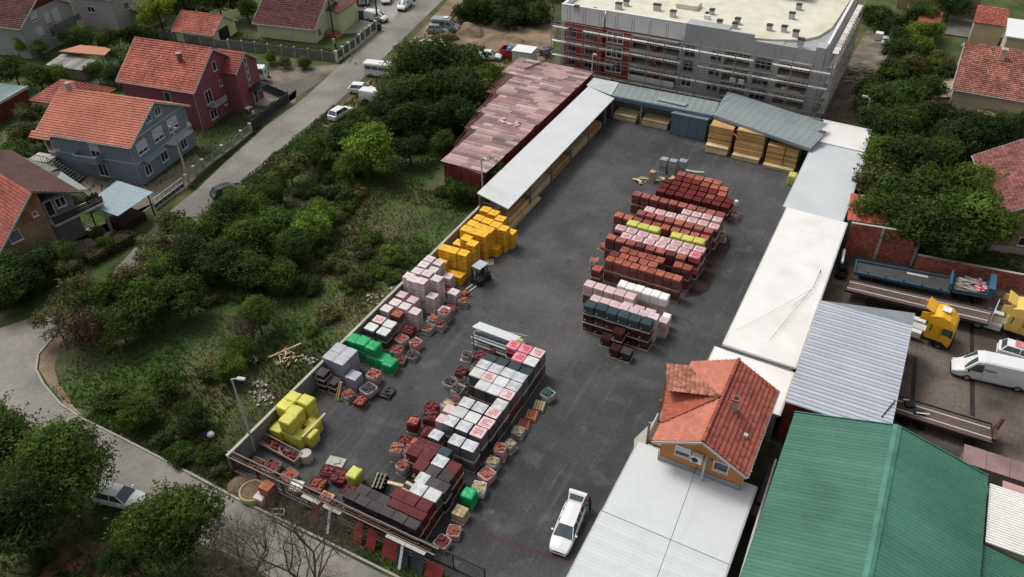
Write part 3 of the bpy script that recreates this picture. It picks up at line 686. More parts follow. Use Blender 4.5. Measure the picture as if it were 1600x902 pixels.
# ---------------------------------------------------------------- green hall
r = root('green_hall', 'large hall with green ribbed gable roof', 'warehouse', (-.9,14,0))
mb = MB().extr([(.25,33.7,0),(13.3,33.7,0),(13.3,33.7,4.85),(6.9,33.7,6.7),(.25,33.7,4.8)], (0,-34,0)); part('wall', mb, mat('hall_wall', (.14,.10,.09), .9), r)
sheets(r, (-.1,-2,4.95), (0,36.05,0), (7.0,0,2.0), ROOFT, 1.0, .333, .035, t=.08)
sheets(r, (6.95,34.05,6.95), (0,-36.05,0), (6.65,0,-2.0), ROOFT, 1.0, .333, .035, t=.08)
part('ridge_cap', MB().slab([(6.65,-2,6.97),(6.95,-2,7.06),(6.95,34.1,7.06),(6.65,34.1,6.97)],.03).slab([(6.951,-2,7.06),(7.25,-2,6.97),(7.25,34.1,6.97),(6.951,34.1,7.06)],.03), mat('ridge_green', (.065,.205,.15), .5), r)
part('verge_trim', MB().beam((-.1,34.12,4.96),(6.95,34.12,6.97),.08,.2).beam((6.95,34.121,6.97),(13.6,34.121,4.96),.08,.2), mat('ridge_green', (0,0,0)), r)
r = root('white_ribbed_hall', 'small hall with white ribbed roof right of the green hall', 'warehouse', (12.95,42.4,0))
part('wall', MB().box(.1,.2,0,9,5.2,4.2), CREAM, r)
sheets(r, (0,0,4.55), (0,5.5,0), (9,0,.0), ROOFW, 1.0, .25, .08, t=.1)
r = root('green_lean_to', 'green ribbed roof lean-to below the white ribbed roof', 'shed', (12.8,30,0))
part('wall', MB().box(.3,0,0,8,11.8,3.6), mat('hall_wall', (0,0,0)), r)
sheets(r, (0,0,4.5), (0,12.2,0), (8.5,0,-1.6), ROOFT, 1.0, .25, .045, t=.08)
# pinkish flat roofs in the truck yard
PINK = mat('roof_dull_pink', (.25,.16,.165), .85, .25, .5, .15, rand=.1)
r = root('pink_flat_shed', 'low shed with dull pink flat roof panels behind the green hall', 'shed', (11.8,52.3,0))
part('wall', MB().box(.1,.1,0,8.2,1.9,1.4), CONC, r)
for k in range(5): part('roof_panel', MB().box(k*1.66,0,1.42+.003*(k%2),k*1.66+1.63,2.05,1.5), PINK, r)
single('pink_block', MB().box(14.6,49.0,0,18,51.0,2.0).box(14.5,48.9,2.0,18.1,51.1,2.12), mat('pink_light', (.47,.27,.26), .85, .12), 'lighter pink roofed block beside the white ribbed roof', 'shed')
# ---------------------------------------------------------------- brick wall of the truck yard
def brick_wall(name, label, x0, y0, x1, y1, h, h1=None, th=.22, posts=()):
    h1 = h if h1 is None else h1; d = Vector((x1-x0,y1-y0,0)); Lw = d.length; ang = math.atan2(d.y,d.x)
    r = root(name, label, 'wall', (x0,y0,0), ang)
    mb = MB(); nc = int(h/.19)
    core = MB().extr([(0,0,0),(Lw,0,0),(Lw,0,h1),(0,0,h)], (0,th,0)); part('mortar', core, mat('mortar', (.16,.12,.10), .95), r)
    rr = random.Random(int(x0*10)); 
    for j in range(nc):
        z0 = j*.19+.01; off = .2*(j % 2); x = -off
        while x < Lw:
            a, b = max(0,x+.008), min(Lw,x+.39); zz = h+(h1-h)*((a+b)/2/Lw)
            if z0+.17 < zz and b-a > .05:
                pr = rr.uniform(.006,.02); mb.box(a,-pr,z0,b,th+pr,z0+.175,rr.random())
            x += .40
    part('bricks', mb, mat('brick_units', (.36,.11,.07), .95, .2, .6, .25, v=.3), r, stuff=True)
    for q in posts: part('pillar', MB().box(q-.14,-.06,0,q+.14,th+.06,h+.05), CONCL, r)
    part('coping', MB().extr([(-.02,-.03,h+.0),(Lw+.02,-.03,h1+.0),(Lw+.02,-.03,h1+.06),(-.02,-.03,h+.06)], (0,th+.06,0)), CONCL, r)
    return r
brick_wall('brick_wall', 'tall red brick wall with concrete pillars behind the blue flatbed', -1.6, 79.0, 5.3, 80.1, 4.0, 4.0, posts=(3.2,6.9))
brick_wall('brick_wall', 'lower red brick boundary wall running right towards the tan house', 5.45, 79.0, 20, 80.6, 2.1, 2.1)
r = root('red_roof_hut', 'hut with orange red ribbed lean-to roof behind the tall brick wall', 'hut', (-2.2,80.3,0))
part('wall', MB().box(.1,.2,0,4.1,3.6,3.3), CONC, r)
sheets(r, (-.0,-.1,3.6), (4.4,.6,.0), (-.1,3.6,1.2), mat('roof_orange_red', (.47,.11,.07), .7, .08, .5, rand=.08), .5, .5, .03, t=.08)

def wire(a, b, sag, label, r=.022):
    a, b = Vector(a), Vector(b); mb = MB(); pr = a
    for k in range(1, 17):
        t = k/16; q = a.lerp(b,t)-Vector((0,0,4*sag*t*(1-t))); mb.tube(pr, q, r, n=4, cap=False); pr = q
    return single('overhead_cable', mb, DARK, label, 'cable')
wire((-77.6,57.7,8.1),(-88.0,101.8,7.7), 1.2, 'overhead cable along the street from the concrete pole to the lime house')
wire((-76.4,57.7,8.1),(-87.3,113.2,8.4), 1.5, 'longer overhead cable from the concrete pole to the parking court')
wire((-77.0,57.7,8.1),(-82.3,58.0,6.0), .3, 'short overhead cable from the concrete pole to the blue grey house')
wire((-87.3,113.2,8.5),(-92.0,116.5,8.5), .2, 'short cable between the two dark poles')
wire((-3.0,66,3.9),(-7.9,57,3.8), .1, 'faint cable running diagonally on the long white roof', .012)
# ================================================================ RED BUILDING with sheet roof
rr = random.Random(12)
r = root('red_building', 'long low red clad building with patchy pink sheet roof', 'building', (-47.2,70.6,0))
fo = [(0,0),(5.6,-.8),(6.0,31),(-6.2,31.5),(-5.6,25.2),(-4.8,24.9),(-4.6,19),(-3.2,18.6),(-3.0,13.2),(-2.2,12.9),(-2.0,8.5),(-1.2,8.1)]
part('wall', MB().prism(fo,0,4.3), REDW, r)
me = MB().box(0,0,0,1.3,.03,1.9).mesh('wall_panel', mat('red_panel', (.15,.024,.022), .7, .2, .5, .1, rand=.15))
for k in range(4): link('wall_panel', me, r, (.12+k*1.35,-.06-.19*k,.25), R_(-8.1)); link('wall_panel', me, r, (.12+k*1.35,-.06-.19*k,2.25), R_(-8.1))
for k in range(22):
    link('wall_panel', me, r, (5.66+.0129*k*1.38,-.7+k*1.38,.25), R_(89.3)); link('wall_panel', me, r, (5.66+.0129*k*1.38,-.7+k*1.38,2.25), R_(89.3))
part('roof_deck', MB().prism([(p[0]*1.03,p[1]) for p in fo],4.32,4.44), RUST, r)
cols = [(.42,.27,.25),(.50,.345,.32),(.36,.215,.20),(.25,.165,.155),(.54,.42,.37),(.39,.25,.24),(.46,.31,.29)]
RP = [mat('sheet_pink_%s' % n, c, .85, .22, .35, .15) for n, c in zip(('rose','pale','brick','umber','sand','mauve','blush'), cols)]
def left_edge(y):
    e = 0
    for yy, xx in ((0,0),(8.1,-1.2),(12.9,-2.3),(18.6,-3.3),(24.9,-5.0),(25.2,-5.7)):
        if y >= yy: e = xx
    return e
y = -.3; row = 0; cnt = 0
me_cache = {}
while y < 31:
    d_ = .72
    x = left_edge(y)-.15-rr.uniform(0,.15); 
    while x < 6.0:
        w_ = rr.choice([1.9,2.3,3.2,1.2,2.8])
        x1 = min(x+w_, 6.15)
        if x1-x > .3:
            mi = rr.choice(range(7)); z = 4.46+.012*(row % 2)+.006*(cnt % 3)
            mb = MB(); nr_ = 3
            for q in range(nr_):   # shallow ribs along x
                a, b = q/nr_*d_, (q+1)/nr_*d_; yo = -.03*(x)
                mb.box(x+.01, y+a, z, x1-.012, y+b-.05, z+.04+.012*(q % 2), rr.random())
            part('roof_sheet', mb, RP[mi], r); cnt += 1
        x = x1
    y += d_+.02; row += 1
for (yy, xx) in ((8.1,-1.2),(12.9,-2.3),(18.6,-3.3),(24.9,-5.2)):
    part('edge_rail', MB().tube((xx+.9,yy-4.2,4.75),(xx+.2,yy+.1,4.75),.05).tube((xx+.55,yy-4.2,4.75),(xx-.15,yy+.1,4.75),.05).tube((xx+.9,yy-4.2,4.5),(xx+.9,yy-4.2,4.95),.04).tube((xx+.2,yy+.1,4.5),(xx+.2,yy+.1,4.95),.04), RUST, r)
single('roof_bar', MB().beam(P(820,108,4.7),P(862,90,4.7),.16,.12), RUST, 'dark red bar lying on the far end of the pink sheet roof', 'bar')
p = P(801,190,4.6); mb = MB()
for k in range(6): mb.cbox(p+Vector((rr.uniform(-1.6,1.2),rr.uniform(-.8,.8),.04)), (rr.uniform(.4,1.3),rr.uniform(.2,.7),.03), rr.uniform(0,3), rr.random())
single('roof_scraps', mb, RP[4], 'torn pale sheet scraps lying on the middle of the pink roof', 'scraps')

# ================================================================ APARTMENT BUILDING under construction
AX, AY = -48.4, 105.5
r = root('apartment_building', 'long four storey apartment block with unfinished brick and grey plaster facade', 'building', (AX,AY,0))
ZT = 11.3
foot = [(.4,0),(7,0),(7.2,.25),(11.2,.25),(37.4,.25),(37.4,26),(.4,26)]
# structural walls leave real openings for the loggias
def W_(x0,x1,z0,z1,y0=.25,d=.3,m=PLASG,nm='wall'): return part(nm, MB().box(x0,y0,z0,x1,y0+d,z1), m, r)
# solid body behind the facade
part('core', MB().box(.6,2.2,0,37.2,26,ZT-.3), mat('core_dark', (.10,.10,.10), .95), r)
FL = [0.3, 3.0, 5.2, 7.35, 9.55]
# left brick bay
W_(.4,7.0,0,9.75,.0,2.1,BRICK); W_(.4,7.0,9.75,ZT+.85,.0,.3,PLASW)
W_(.4,.9,9.75,ZT+.85,.301,25.6,PLASW)
for x0,x1 in ((1.0,1.5),(3.0,4.3),(5.8,7.0)): part('brick_pier', MB().box(x0,-.06,1,x1,-.003,9.6), mat('brick_plaster', (.28,.05,.04), .95, .2), r)
W_(0.41,1.3,3,9.7,-.04,.035,PLASG)
# second brick bay
W_(7.2,10.7,0,9.65,.25,1.9,BRICK); W_(7.2,18.9,9.75,ZT+.85,.2,.3,PLASW)
# loggias bay with brick partitions
W_(10.72,11.4,0,9.74,.25,1.9,BRICK)
for x0 in (14.6,18.35): W_(x0,x0+.5,0,9.74,.3,1.85,BRICK if x0 < 18 else PLASG)
# grey bay
W_(18.9,24.7,0,ZT+.85,.22,1.9,PLASG); W_(24.72,28.2,9.4,ZT+.8,.22,.3,PLASG); W_(28.2,32.0,0,ZT-.0,.22,1.9,PLASG)
W_(32.02,36.2,9.0,ZT-.0,.22,.3,PLASG); W_(36.2,37.4,0,ZT+.5,.22,1.9,PLASG)
W_(37.1,37.4,0,ZT+.3,2.13,23.8,PLASW)
for z in FL[1:]:
    part('floor_slab', MB().box(11.42,-.35,z-.22,18.33,2.15,z-.02), CONCL, r)
    part('floor_slab', MB().box(24.72,.0,z-.22,28.18,2.15,z-.02), CONCL, r)
    part('floor_slab', MB().box(32.02,-.3,z-.22,36.18,2.15,z-.02), CONCL, r)
for z in (4.1,): part('balcony_parapet', MB().box(11.42,-.38,3.0,18.3,-.28,3.75), PLASW, r)
for z in (3.0,5.2): part('balcony_parapet', MB().box(32.05,-.36,z,35.5,-.31,z+.55), CONCL, r)
back = 2.2
for z in FL[:-1]:
    for x in (12.6,13.7,15.9,17.3): window(r, (x,back,z+1.05), -HP, .95, 1.85, mull=1, sill=False)
    window(r, (25.6,back,z+1.05), -HP, 1.2, 1.85, mull=1, sill=False); window(r, (27.3,back,z+1.05), -HP, 1.1, 1.85, mull=1, sill=False)
    window(r, (33.2,back,z+1.05), -HP, 1.3, 1.85, mull=1, sill=False); window(r, (35.0,back,z+1.05), -HP, 1.2, 1.85, mull=1, sill=False)
for z in FL[:-1]:
    window(r, (2.2,0,z+1.1), -HP, 1.4, 1.6, mull=1, frame=STEEL); window(r, (5.0,0,z+1.1), -HP, 1.4, 1.6, mull=1, frame=STEEL)
    window(r, (8.8,.25,z+1.15), -HP, 2.5, 1.6, mull=2)
    window(r, (19.9,.22,z+1.1), -HP, 1.5, 1.6, mull=1, frame=FRAMEW if z < 5 else STEEL); window(r, (23.6,.22,z+1.1), -HP, 1.5, 1.4, mull=1, frame=STEEL)
    window(r, (30.0,.22,z+1.1), -HP, 2.2, 1.6, mull=2, frame=STEEL)
for x, z in ((33.0,5.3),(26.0,5.3),(27.2,5.3)):
    ac = part('air_conditioner', MB().box(x,-.25,z,x+.75,.1,z+.55), WHITE, r)
# roof
RZ = ZT
part('roof_slab', MB().prism([(.9,.5),(18.9,.5),(19.1,.6),(28.2,.6),(30.5,1.2),(33.8,2.6),(35.6,5),(36.6,9),(37.0,25.5),(.9,25.5)],RZ-.3,RZ+.25), ROOFM, r)
part('roof_deck', MB().box(.9,.55,RZ-.5,37.1,26,RZ-.08), mat('deck_grey', (.33,.34,.34), .9, .1, .6), r)
mb = MB()
for a, b in (((.4,-.06),(7.1,-.06)),((7.1,.14),(18.95,.14)),): part('parapet_cap', MB().beam((a[0],a[1]+.15,ZT+.89),(b[0],b[1]+.15,ZT+.89),.42,.07), WHITE, r)
part('parapet_cap', MB().beam((.65,.5,ZT+.885),(.65,26,ZT+.885),.42,.07), WHITE, r); part('parapet_cap', MB().beam((37.25,8,ZT+.34),(37.25,26,ZT+.34),.35,.06), WHITE, r)
RB = mat('vent_black', (.03,.032,.035), .6)
vents = [(901,10,.8),(929,12,.6),(967,7,1.1),(979,2,.9),(1027,9,1.3),(1052,19,1.0),(1113,15,.8),(1105,18,.5),(1125,33,.9),(1149,37,.9),(1153,30,.9),(1226,42,.9),(1252,63,1.0),(1244,50,1.0),(1238,22,1.0),(1249,8,.9),(1203,40,.9)]
for px, py, s in vents:
    q = P(px, py, RZ+.9)-Vector((AX,AY,0)); h = .75*min(s,1)
    v_ = part('roof_vent', MB().box(q.x-.38*s,q.y-.3,RZ+.2,q.x+.38*s,q.y+.3,RZ+.25+h), TRIMW, r)
    part('vent_cap', MB().box(q.x-.44*s,q.y-.36,RZ+.26+h,q.x+.44*s,q.y+.36,RZ+.40+h), RB, v_)
q = P(1105,28,RZ+.4)-Vector((AX,AY,0)); part('roof_unit', MB().box(q.x-.4,q.y-.25,RZ+.25,q.x+.4,q.y+.25,RZ+.8), WHITE, r)
q = P(1076,8,RZ+.6)-Vector((AX,AY,0)); part('roof_hatch', MB().box(q.x-1.6,q.y-1,RZ+.2,q.x+1.6,q.y+1.2,RZ+.9), ROOFM, r)
part('stair_tower', MB().box(20,17.5,RZ,31,25,RZ+2.4), PLASG, r)
part('stair_tower_roof', MB().box(19.7,17.2,RZ+2.41,31.3,25.3,RZ+2.6), WHITE, r)
# ---------------------------------------------------------------- scaffolding
sc = root('scaffold', 'steel tube scaffold with plank decks along the apartment facade', 'scaffold', (AX,AY,0))
SCM = mat('scaffold_tube', (.30,.27,.26), .6, .2, 1); PLK = mat('scaffold_plank', (.60,.57,.53), .9, .2, .6, .15, rand=.25)
xs = [i*2.45-.4 for i in range(17)]
me = MB().tube((0,0,0),(0,0,12.3),.045,n=5).mesh('upright', SCM); me2 = MB().tube((0,0,0),(0,0,11.0),.045,n=5).mesh('upright', SCM)
for k, x in enumerate(xs):
    for y in (-.75,-1.65): link('upright', me if k < 8 else me2, sc, (x,y,0))
lev = [2.85,4.95,7.1,9.2]
for j, z in enumerate(lev):
    for k in range(16):
        x0 = xs[k]
        if (k*7+j*5) % 11 == 0: continue
        mb = MB()
        for q in range(2): mb.box(.03-(q*.2),-1.45+q*.26,0,2.42,-1.22+q*.26,.045,rd.random())
        link('plank', mb.mesh('plank', PLK), sc, (x0,0,z))
    rl = MB()
    for zz in (z-.06,z+.55,z+1.0): rl.tube((xs[0],-1.70,zz),(xs[-1],-1.70,zz),.03,n=4)
    rl.tube((xs[0],-.72,z-.06),(xs[-1],-.72,z-.06),.03,n=4); part('guard_rail', rl, SCM, sc)
    for k in range(17): rl = None
for k in range(0,16,3):
    part('brace', MB().tube((xs[k],-1.74,.2),(xs[k+1],-1.74,4.9),.03,n=4).tube((xs[k+1],-1.74,4.9),(xs[k],-1.74,9.2),.03,n=4), SCM, sc)
s2 = root('scaffold', 'side scaffold with white deck boards along the right flank of apartment block', 'scaffold', (-10.6,AY,0))
me = MB().tube((0,0,0),(0,0,11.8),.045,n=5).mesh('upright', SCM)
for k in range(9):
    for x in (.35,1.2): link('upright', me, s2, (x,.5+k*2.5,0))
for z in (3,5.1,7.2,9.3,11.2):
    for k in range(8):
        mb = MB()
        for q in range(3): mb.box(.38+q*.26,.05,0,.62+q*.26,2.45,.05,rd.random())
        link('plank', mb.mesh('plank', PLK), s2, (0,.5+k*2.5,z))
    part('guard_rail', MB().tube((1.25,.3,z+1),(1.25,20.5,z+1),.03,n=4).tube((1.25,.3,z+.5),(1.25,20.5,z+.5),.03,n=4), SCM, s2)
# ================================================================ PALLETS
rp = random.Random(21)
B_RED = mat('bricks_orange_red', (.34,.10,.070), .9, .12, 1, .2, rand=.2, v=.22)
B_DRED = mat('bricks_dark_red', (.135,.016,.013), .85, .12, 1, .2, rand=.2, v=.25)
B_ORG = mat('bricks_orange', (.42,.14,.08), .9, .12, 1, .2, rand=.15, v=.2)
B_PINK = mat('bricks_dusty_rose', (.34,.11,.09), .9, .12, 1, .2, rand=.15, v=.2)
B_MAR = mat('bricks_maroon', (.13,.035,.038), .85, .15, 1, .2, rand=.2, v=.3)
B_TEAL = mat('tiles_teal_grey', (.055,.090,.10), .7, .1, 1, .1, rand=.15, v=.2)
B_BLK = mat('tiles_black_brown', (.040,.030,.032), .6, .15, 1, .1, rand=.2, v=.6)
B_VIN = mat('tiles_deep_maroon', (.072,.020,.022), .7, .15, 1, .1, rand=.25, v=.5)
B_TRED = mat('tiles_dark_red', (.15,.022,.022), .7, .12, 1, .1, rand=.15, v=.5)
B_TEALR = mat('tile_edge_teal', (.10,.15,.16), .7, .1, 1, .1, rand=.15); B_BLKR = mat('tile_edge_black', (.17,.16,.165), .6, .15, 1, .1, rand=.2); B_REDR = mat('tile_edge_red', (.30,.085,.08), .7, .12, 1, .1, rand=.15)
B_GRYB = mat('blocks_grey', (.30,.33,.35), .9, .1, 1, .1, v=.2)
B_TAN = mat('blocks_tan', (.42,.34,.21), .9, .12, 1, .1, v=.25)
F_YEL = printed('film_yellow', (.80,.43,.012), (.16,.06,.01), 'bars', .4, .07, .75)
F_LIL = printed('film_pale_rose', (.62,.52,.53), (.14,.09,.10), 'bars', .45, .07, .8)
F_LILS = printed('film_rose_plain', (.60,.43,.44), (.14,.09,.10), 'bars', .45, .07, .25)
F_PNK = printed('film_pink_white', (.64,.52,.51), (.50,.07,.10), 'blotch', .4, .06, .75)
F_HOT = printed('film_hot_pink', (.72,.30,.35), (.52,.02,.06), 'blotch', .4, .06, .95)
F_CRS = printed('film_grey_folded', (.53,.55,.55), (.085,.085,.105), 'cross', .4, .06, .95)
F_CRG = printed('film_silver_folded', (.40,.40,.43), (.27,.27,.34), 'cross', .4, .06, .8)
F_SIDE = mat('film_side_rose_brown', (.165,.062,.058), .5, .2, 1.2, .15, rand=.25, v=.3, bump=.2)
F_SIDED = mat('film_side_dark_grey', (.088,.088,.102), .45, .2, 1.2, .1, rand=.2, v=.3, bump=.2)
F_CAPW = mat('film_cap_white', (.57,.575,.57), .45, .12, 1.8, .08, rand=.14, bump=.6, bscale=5)
F_WHT = mat('film_white', (.80,.79,.77), .45, .05, 2, .05, rand=.04, bump=.15, bscale=6)
F_LIME = mat('film_lime', (.52,.54,.11), .45, .12, 2, .08, rand=.08, bump=.7, bscale=4)
F_LEM = mat('film_lemon', (.58,.54,.085), .42, .12, 2, .08, rand=.09, bump=.8, bscale=4)
F_GRN = mat('film_green', (.010,.33,.105), .35, .1, 1.5, .05, rand=.14, bump=.8, bscale=4)
F_CLR = mat('film_milky', (.34,.33,.32), .35, .15, 3, .15, rand=.1, bump=.2, bscale=8)
TAGW = mat('paper_tag', (.75,.75,.75), .7, 0, 1, 0)
def soft_box(sx, sy, z0, z1, rad=.06, amt=.012, seed=0, cuts=5, taper=0):
    bm = bmesh.new(); bmesh.ops.create_cube(bm, size=2); bmesh.ops.subdivide_edges(bm, edges=bm.edges[:], cuts=cuts, use_grid_fill=True)
    a = Vector((sx/2, sy/2, (z1-z0)/2)); c = Vector((0,0,(z0+z1)/2)); mb = MB(); vs = []
    off = Vector((seed*3.1, seed*1.7, seed*.9))
    for v_ in bm.verts:
        p = Vector((v_.co.x*a.x, v_.co.y*a.y, v_.co.z*a.z))
        q = Vector([max(-(a[i]-rad), min(a[i]-rad, p[i])) for i in range(3)]); d_ = p-q
        if d_.length > 1e-6: p = q+d_.normalized()*rad
        p += noise.noise_vector(p*3.2+off)*amt
        k = 1-taper*(p.z+a.z)/(2*a.z); p.x *= k; p.y *= k
        vs.append(p+c)
    bm.verts.index_update(); mb.add(vs, [[x.index for x in f.verts] for f in bm.faces]); bm.free(); return mb
def pal_mesh(sx=1.0, sy=1.0):
    mb = MB()
    for k in (-1,0,1): mb.box(-sx/2, k*(sy/2-.06)-.05, 0, sx/2, k*(sy/2-.06)+.05, .09)
    for k in range(5):
        x = -sx/2+k*(sx-.14)/4; mb.box(x,-sy/2,.091,x+.14,sy/2,.125,rp.random())
    mb.box(-sx/2,-sy/2-.025,.02,sx/2,-sy/2-.003,.125,.8).box(sx/2+.003,-sy/2,.02,sx/2+.02,sy/2,.125,.8)
    return mb.mesh('wooden_pallet', PALW)
PALM = pal_mesh()
def brick_load(h, m, nx=4, ny=3, seed=0, sx=.93, sy=.93, miss=0, ch=.22):
    rr = random.Random(seed); mb = MB(); n = max(1, round((h-.13)/ch)); c = (h-.13)/n
    for j in range(n):
        jx, jy = rr.uniform(-.008,.008), rr.uniform(-.008,.008)
        for a in range(nx):
            for b in range(ny):
                if 0 < a < nx-1 and 0 < b < ny-1 and j < n-1: continue
                if j == n-1 and rr.random() < miss: continue
                x0 = -sx/2+a*sx/nx; y0 = -sy/2+b*sy/ny; g = .012
                mb.box(x0+g+jx, y0+g+jy, .13+j*c, x0+sx/nx-g+jx, y0+sy/ny-g+jy, .13+(j+1)*c-.012, rr.random())
    mb.box(-sx/2+.03,-sy/2+.03,.13,sx/2-.03,sy/2-.03,.13+n*c-.05,.1)
    return mb.mesh('brick_load', m)
def slab_load(h, m, n=8, seed=0, sx=.93, sy=.94, layers=2, ridge=None):
    rr = random.Random(seed); mb = MB(); c = (h-.13)/layers
    for j in range(layers):
        for k in range(n):
            y0 = -sy/2+k*sy/n; e = rr.uniform(-.012,.012)
            z1 = .13+(j+1)*c-.02
            mb.box(-sx/2+e, y0+.016, .13+j*c, sx/2+e, y0+sy/n-.016, z1-.03-rr.uniform(0,.04), rr.random())
            if j == layers-1: mb.box(-sx/2+e, y0+.04, z1-.06, sx/2+e, y0+sy/n-.05, z1, .9, 1)
    mb.box(-sx/2+.04,-sy/2+.04,.13,sx/2-.04,sy/2-.04,h-.08,.1)
    return mb.mesh('tile_load', [m, ridge or m])
LOOK = {
 'r':('orange red brick pallet','brick pallet'), 'd':('dark red brick pallet','brick pallet'), 'o':('bright orange brick pallet','brick pallet'),
 'c':('dusty rose brick pallet','brick pallet'), 'p':('pink white wrapped pallet','wrapped pallet'), 'h':('hot pink printed pallet','wrapped pallet'),
 'l':('pale rose block pallet','wrapped pallet'), 's':('plain rose wrapped pallet','wrapped pallet'), 'w':('plain white hooded pallet','wrapped pallet'),
 'm':('lime yellow hooded pallet','wrapped pallet'), 'e':('lemon yellow pallet','wrapped pallet'), 'g':('bright green pallet','wrapped pallet'),
 'y':('golden pallet','wrapped pallet'), 'x':('white folded film pallet','wrapped pallet'), 'X':('silver film pallet','wrapped pallet'),
 't':('teal tile pallet','tile pallet'), 'b':('black tile pallet','tile pallet'), 'k':('dark red tile pallet','tile pallet'),
 'W':('white capped grey pallet','wrapped pallet'), 'P':('pink capped grey pallet','wrapped pallet'),
 'v':('deep maroon tile pallet','tile pallet'),
 'q':('grey hollow block pallet','block pallet'), 'n':('tan paving block pallet','block pallet'), 'a':('maroon brick pallet','brick pallet')}
PROTO = {}
def proto(t, h, var=0):
    key = (t, round(h,2), var)
    if key in PROTO: return PROTO[key]
    kids = [('wooden_pallet', PALM)]
    brick = {'r':B_RED,'d':B_DRED,'o':B_ORG,'c':B_PINK,'a':B_MAR}
    if t == 'v': kids.append(('tile_load', slab_load(h, B_VIN, seed=var))); kids.append(('paper_tag', MB().box(-.36,-.495,.36,-.26,-.475,.46).mesh('paper_tag', TAGW)))
    elif t in brick:
        kids.append(('brick_load', brick_load(h, brick[t], seed=var+7)))
        if t in 'roc':
            mb = MB(); n = max(2, round((h-.2)/.3)); c = (h-.30)/n
            for j in range(n):
                e = .478+rp.uniform(-.004,.006); mb.box(-e,-e,.135+j*c,e,e,.135+(j+1)*c-.03,rp.random())
            kids.append(('side_film', mb.mesh('side_film', F_SIDE)))
    elif t in 'WP':
        mb = MB(); n = 2; c = (h-.2)/n
        for j in range(n):
            e = .495+rp.uniform(-.006,.006); mb.box(-e,-e,.13+j*c,e,e,.13+(j+1)*c-.02,rp.random())
        kids.append(('side_film', mb.mesh('side_film', F_SIDED))); kids.append(('film_cap', soft_box(1.02,1.0,h-.17,h,.035,.012,var,5).mesh('film_cap', F_CAPW if t == 'W' else F_PNK)))
    elif t in 'qn': kids.append(('block_load', brick_load(h, B_GRYB if t == 'q' else B_TAN, 3, 3, seed=var, ch=.24)))
    elif t in 'tbk':
        kids.append(('tile_load', slab_load(h, {'t':B_TEAL,'b':B_BLK,'k':B_TRED}[t], seed=var, ridge={'t':B_TEALR,'b':B_BLKR,'k':B_REDR}[t])))
        kids.append(('paper_tag', MB().box(-.36,-.495,.36,-.26,-.475,.46).mesh('paper_tag', TAGW)))
    elif t in 'ph':
        kids.append(('brick_load', brick_load(h-.25, B_MAR if t == 'p' else B_TRED, seed=var)))
        me = soft_box(1.0,.98,h-(.45 if t == 'p' else .8),h,.04,.010,var,4).mesh('film_hood', F_PNK if t == 'p' else F_HOT, True); kids.append(('film_hood', me))
    elif t == 'x':
        kids.append(('film_wrap', soft_box(1.02,1.0,.12,h,.035,.010,var,4).mesh('film_wrap', F_CRS)))
    elif t == 'X': kids.append(('film_wrap', soft_box(1.12,1.08,.08,h,.04,.015,var,4).mesh('film_wrap', F_CRG)))
    else:
        m, rad, amt, sx = {'l':(F_LIL,.035,.008,1.0),'s':(F_LILS,.06,.012,1.0),'w':(F_WHT,.10,.02,1.02),'m':(F_LIME,.14,.045,1.06),'e':(F_LEM,.10,.045,1.14),'g':(F_GRN,.12,.055,1.12),'y':(F_YEL,.035,.014,1.04)}[t]
        kids.append(('film_wrap', soft_box(sx,sx*.97,.11,h,rad,amt,var,7).mesh('film_wrap', m, t in 'mgwe')))
    PROTO[key] = kids; return kids
GROUP = {'brick pallet':'stacked brick pallets in the yard','wrapped pallet':'film wrapped pallets in the yard','tile pallet':'roof tile pallets in the yard','block pallet':'block pallets in the yard'}
def place_unit(t, x, y, z, h, rz, label, sx=1, sy=1, group=None):
    look, cat = LOOK[t]
    r = root(cat.replace(' ','_'), label, cat, (x,y,z), rz, group or GROUP[cat]); r.scale = (sx, sy, 1)
    for nm, me in proto(t, h, rp.randrange(3)): link(nm, me, r)
    return r
LV = {1:['single'],2:['lower','upper'],3:['lowest','middle','topmost']}
def column(t, x, y, H, levels, where, sx=1, sy=1, low=None, jit=1):
    h = H/levels; rz0 = rp.uniform(-.02,.02)*jit
    for k in range(levels):
        tt = t if (k == levels-1 or low is None) else low
        place_unit(tt, x+rp.uniform(-.02,.02)*jit, y+rp.uniform(-.02,.02)*jit, k*h, h, rz0+rp.uniform(-.01,.01), '%s, %s%s' % (LOOK[tt][0], '' if levels == 1 else LV[levels][k]+', ', where), sx, sy)
def prow(types, y, x0, x1, H, levels, rowname, sx=1.03, sy=1.03, y1=None, low=None):
    n = len(types); y1 = y if y1 is None else y1
    for i, t in enumerate(types):
        if t == '.': continue
        f = i/(n-1) if n > 1 else 0; hh = H*(1+rp.uniform(-.012,.012))
        column(t, x0+(x1-x0)*f, y+(y1-y)*f, hh, levels, '%s from left, %s' % (ORD[i], rowname), sx, sy, low)
# --- central block, rows from the back
prow('ccooo', 84.35, -21.9,-17.4, 2.0, 2, 'rearmost row of the central block')
prow('dddrro', 83.2, -21.9,-16.3, 2.0, 2, 'second row from the back, central block')
prow('ddddddr', 82.0, -22.8,-16.2, 2.0, 2, 'third row from the back, central block')
prow('dddddrdd', 80.85, -22.8,-15.0, 2.0, 2, 'fourth row from the back, central block')
prow('dddddddd', 79.7, -22.8,-15.1, 2.0, 2, 'fifth row from the back, central block')
prow('ccccrccrcc', 76.6, -24.7,-14.9, 2.7, 2, 'long rose brick row behind the pink wraps', 1.0)
prow('pppp', 75.15, -18.3,-14.85, 2.9, 2, 'short row of four pink wraps')
prow('ppppppp', 74.0, -22.2,-14.85, 2.75, 2, 'long pink row behind the orange bricks', 1.1)
prow('crccorcr', 72.85, -22.8,-15.1, 2.85, 2, 'plain brick row before the long pink row', 1.0)
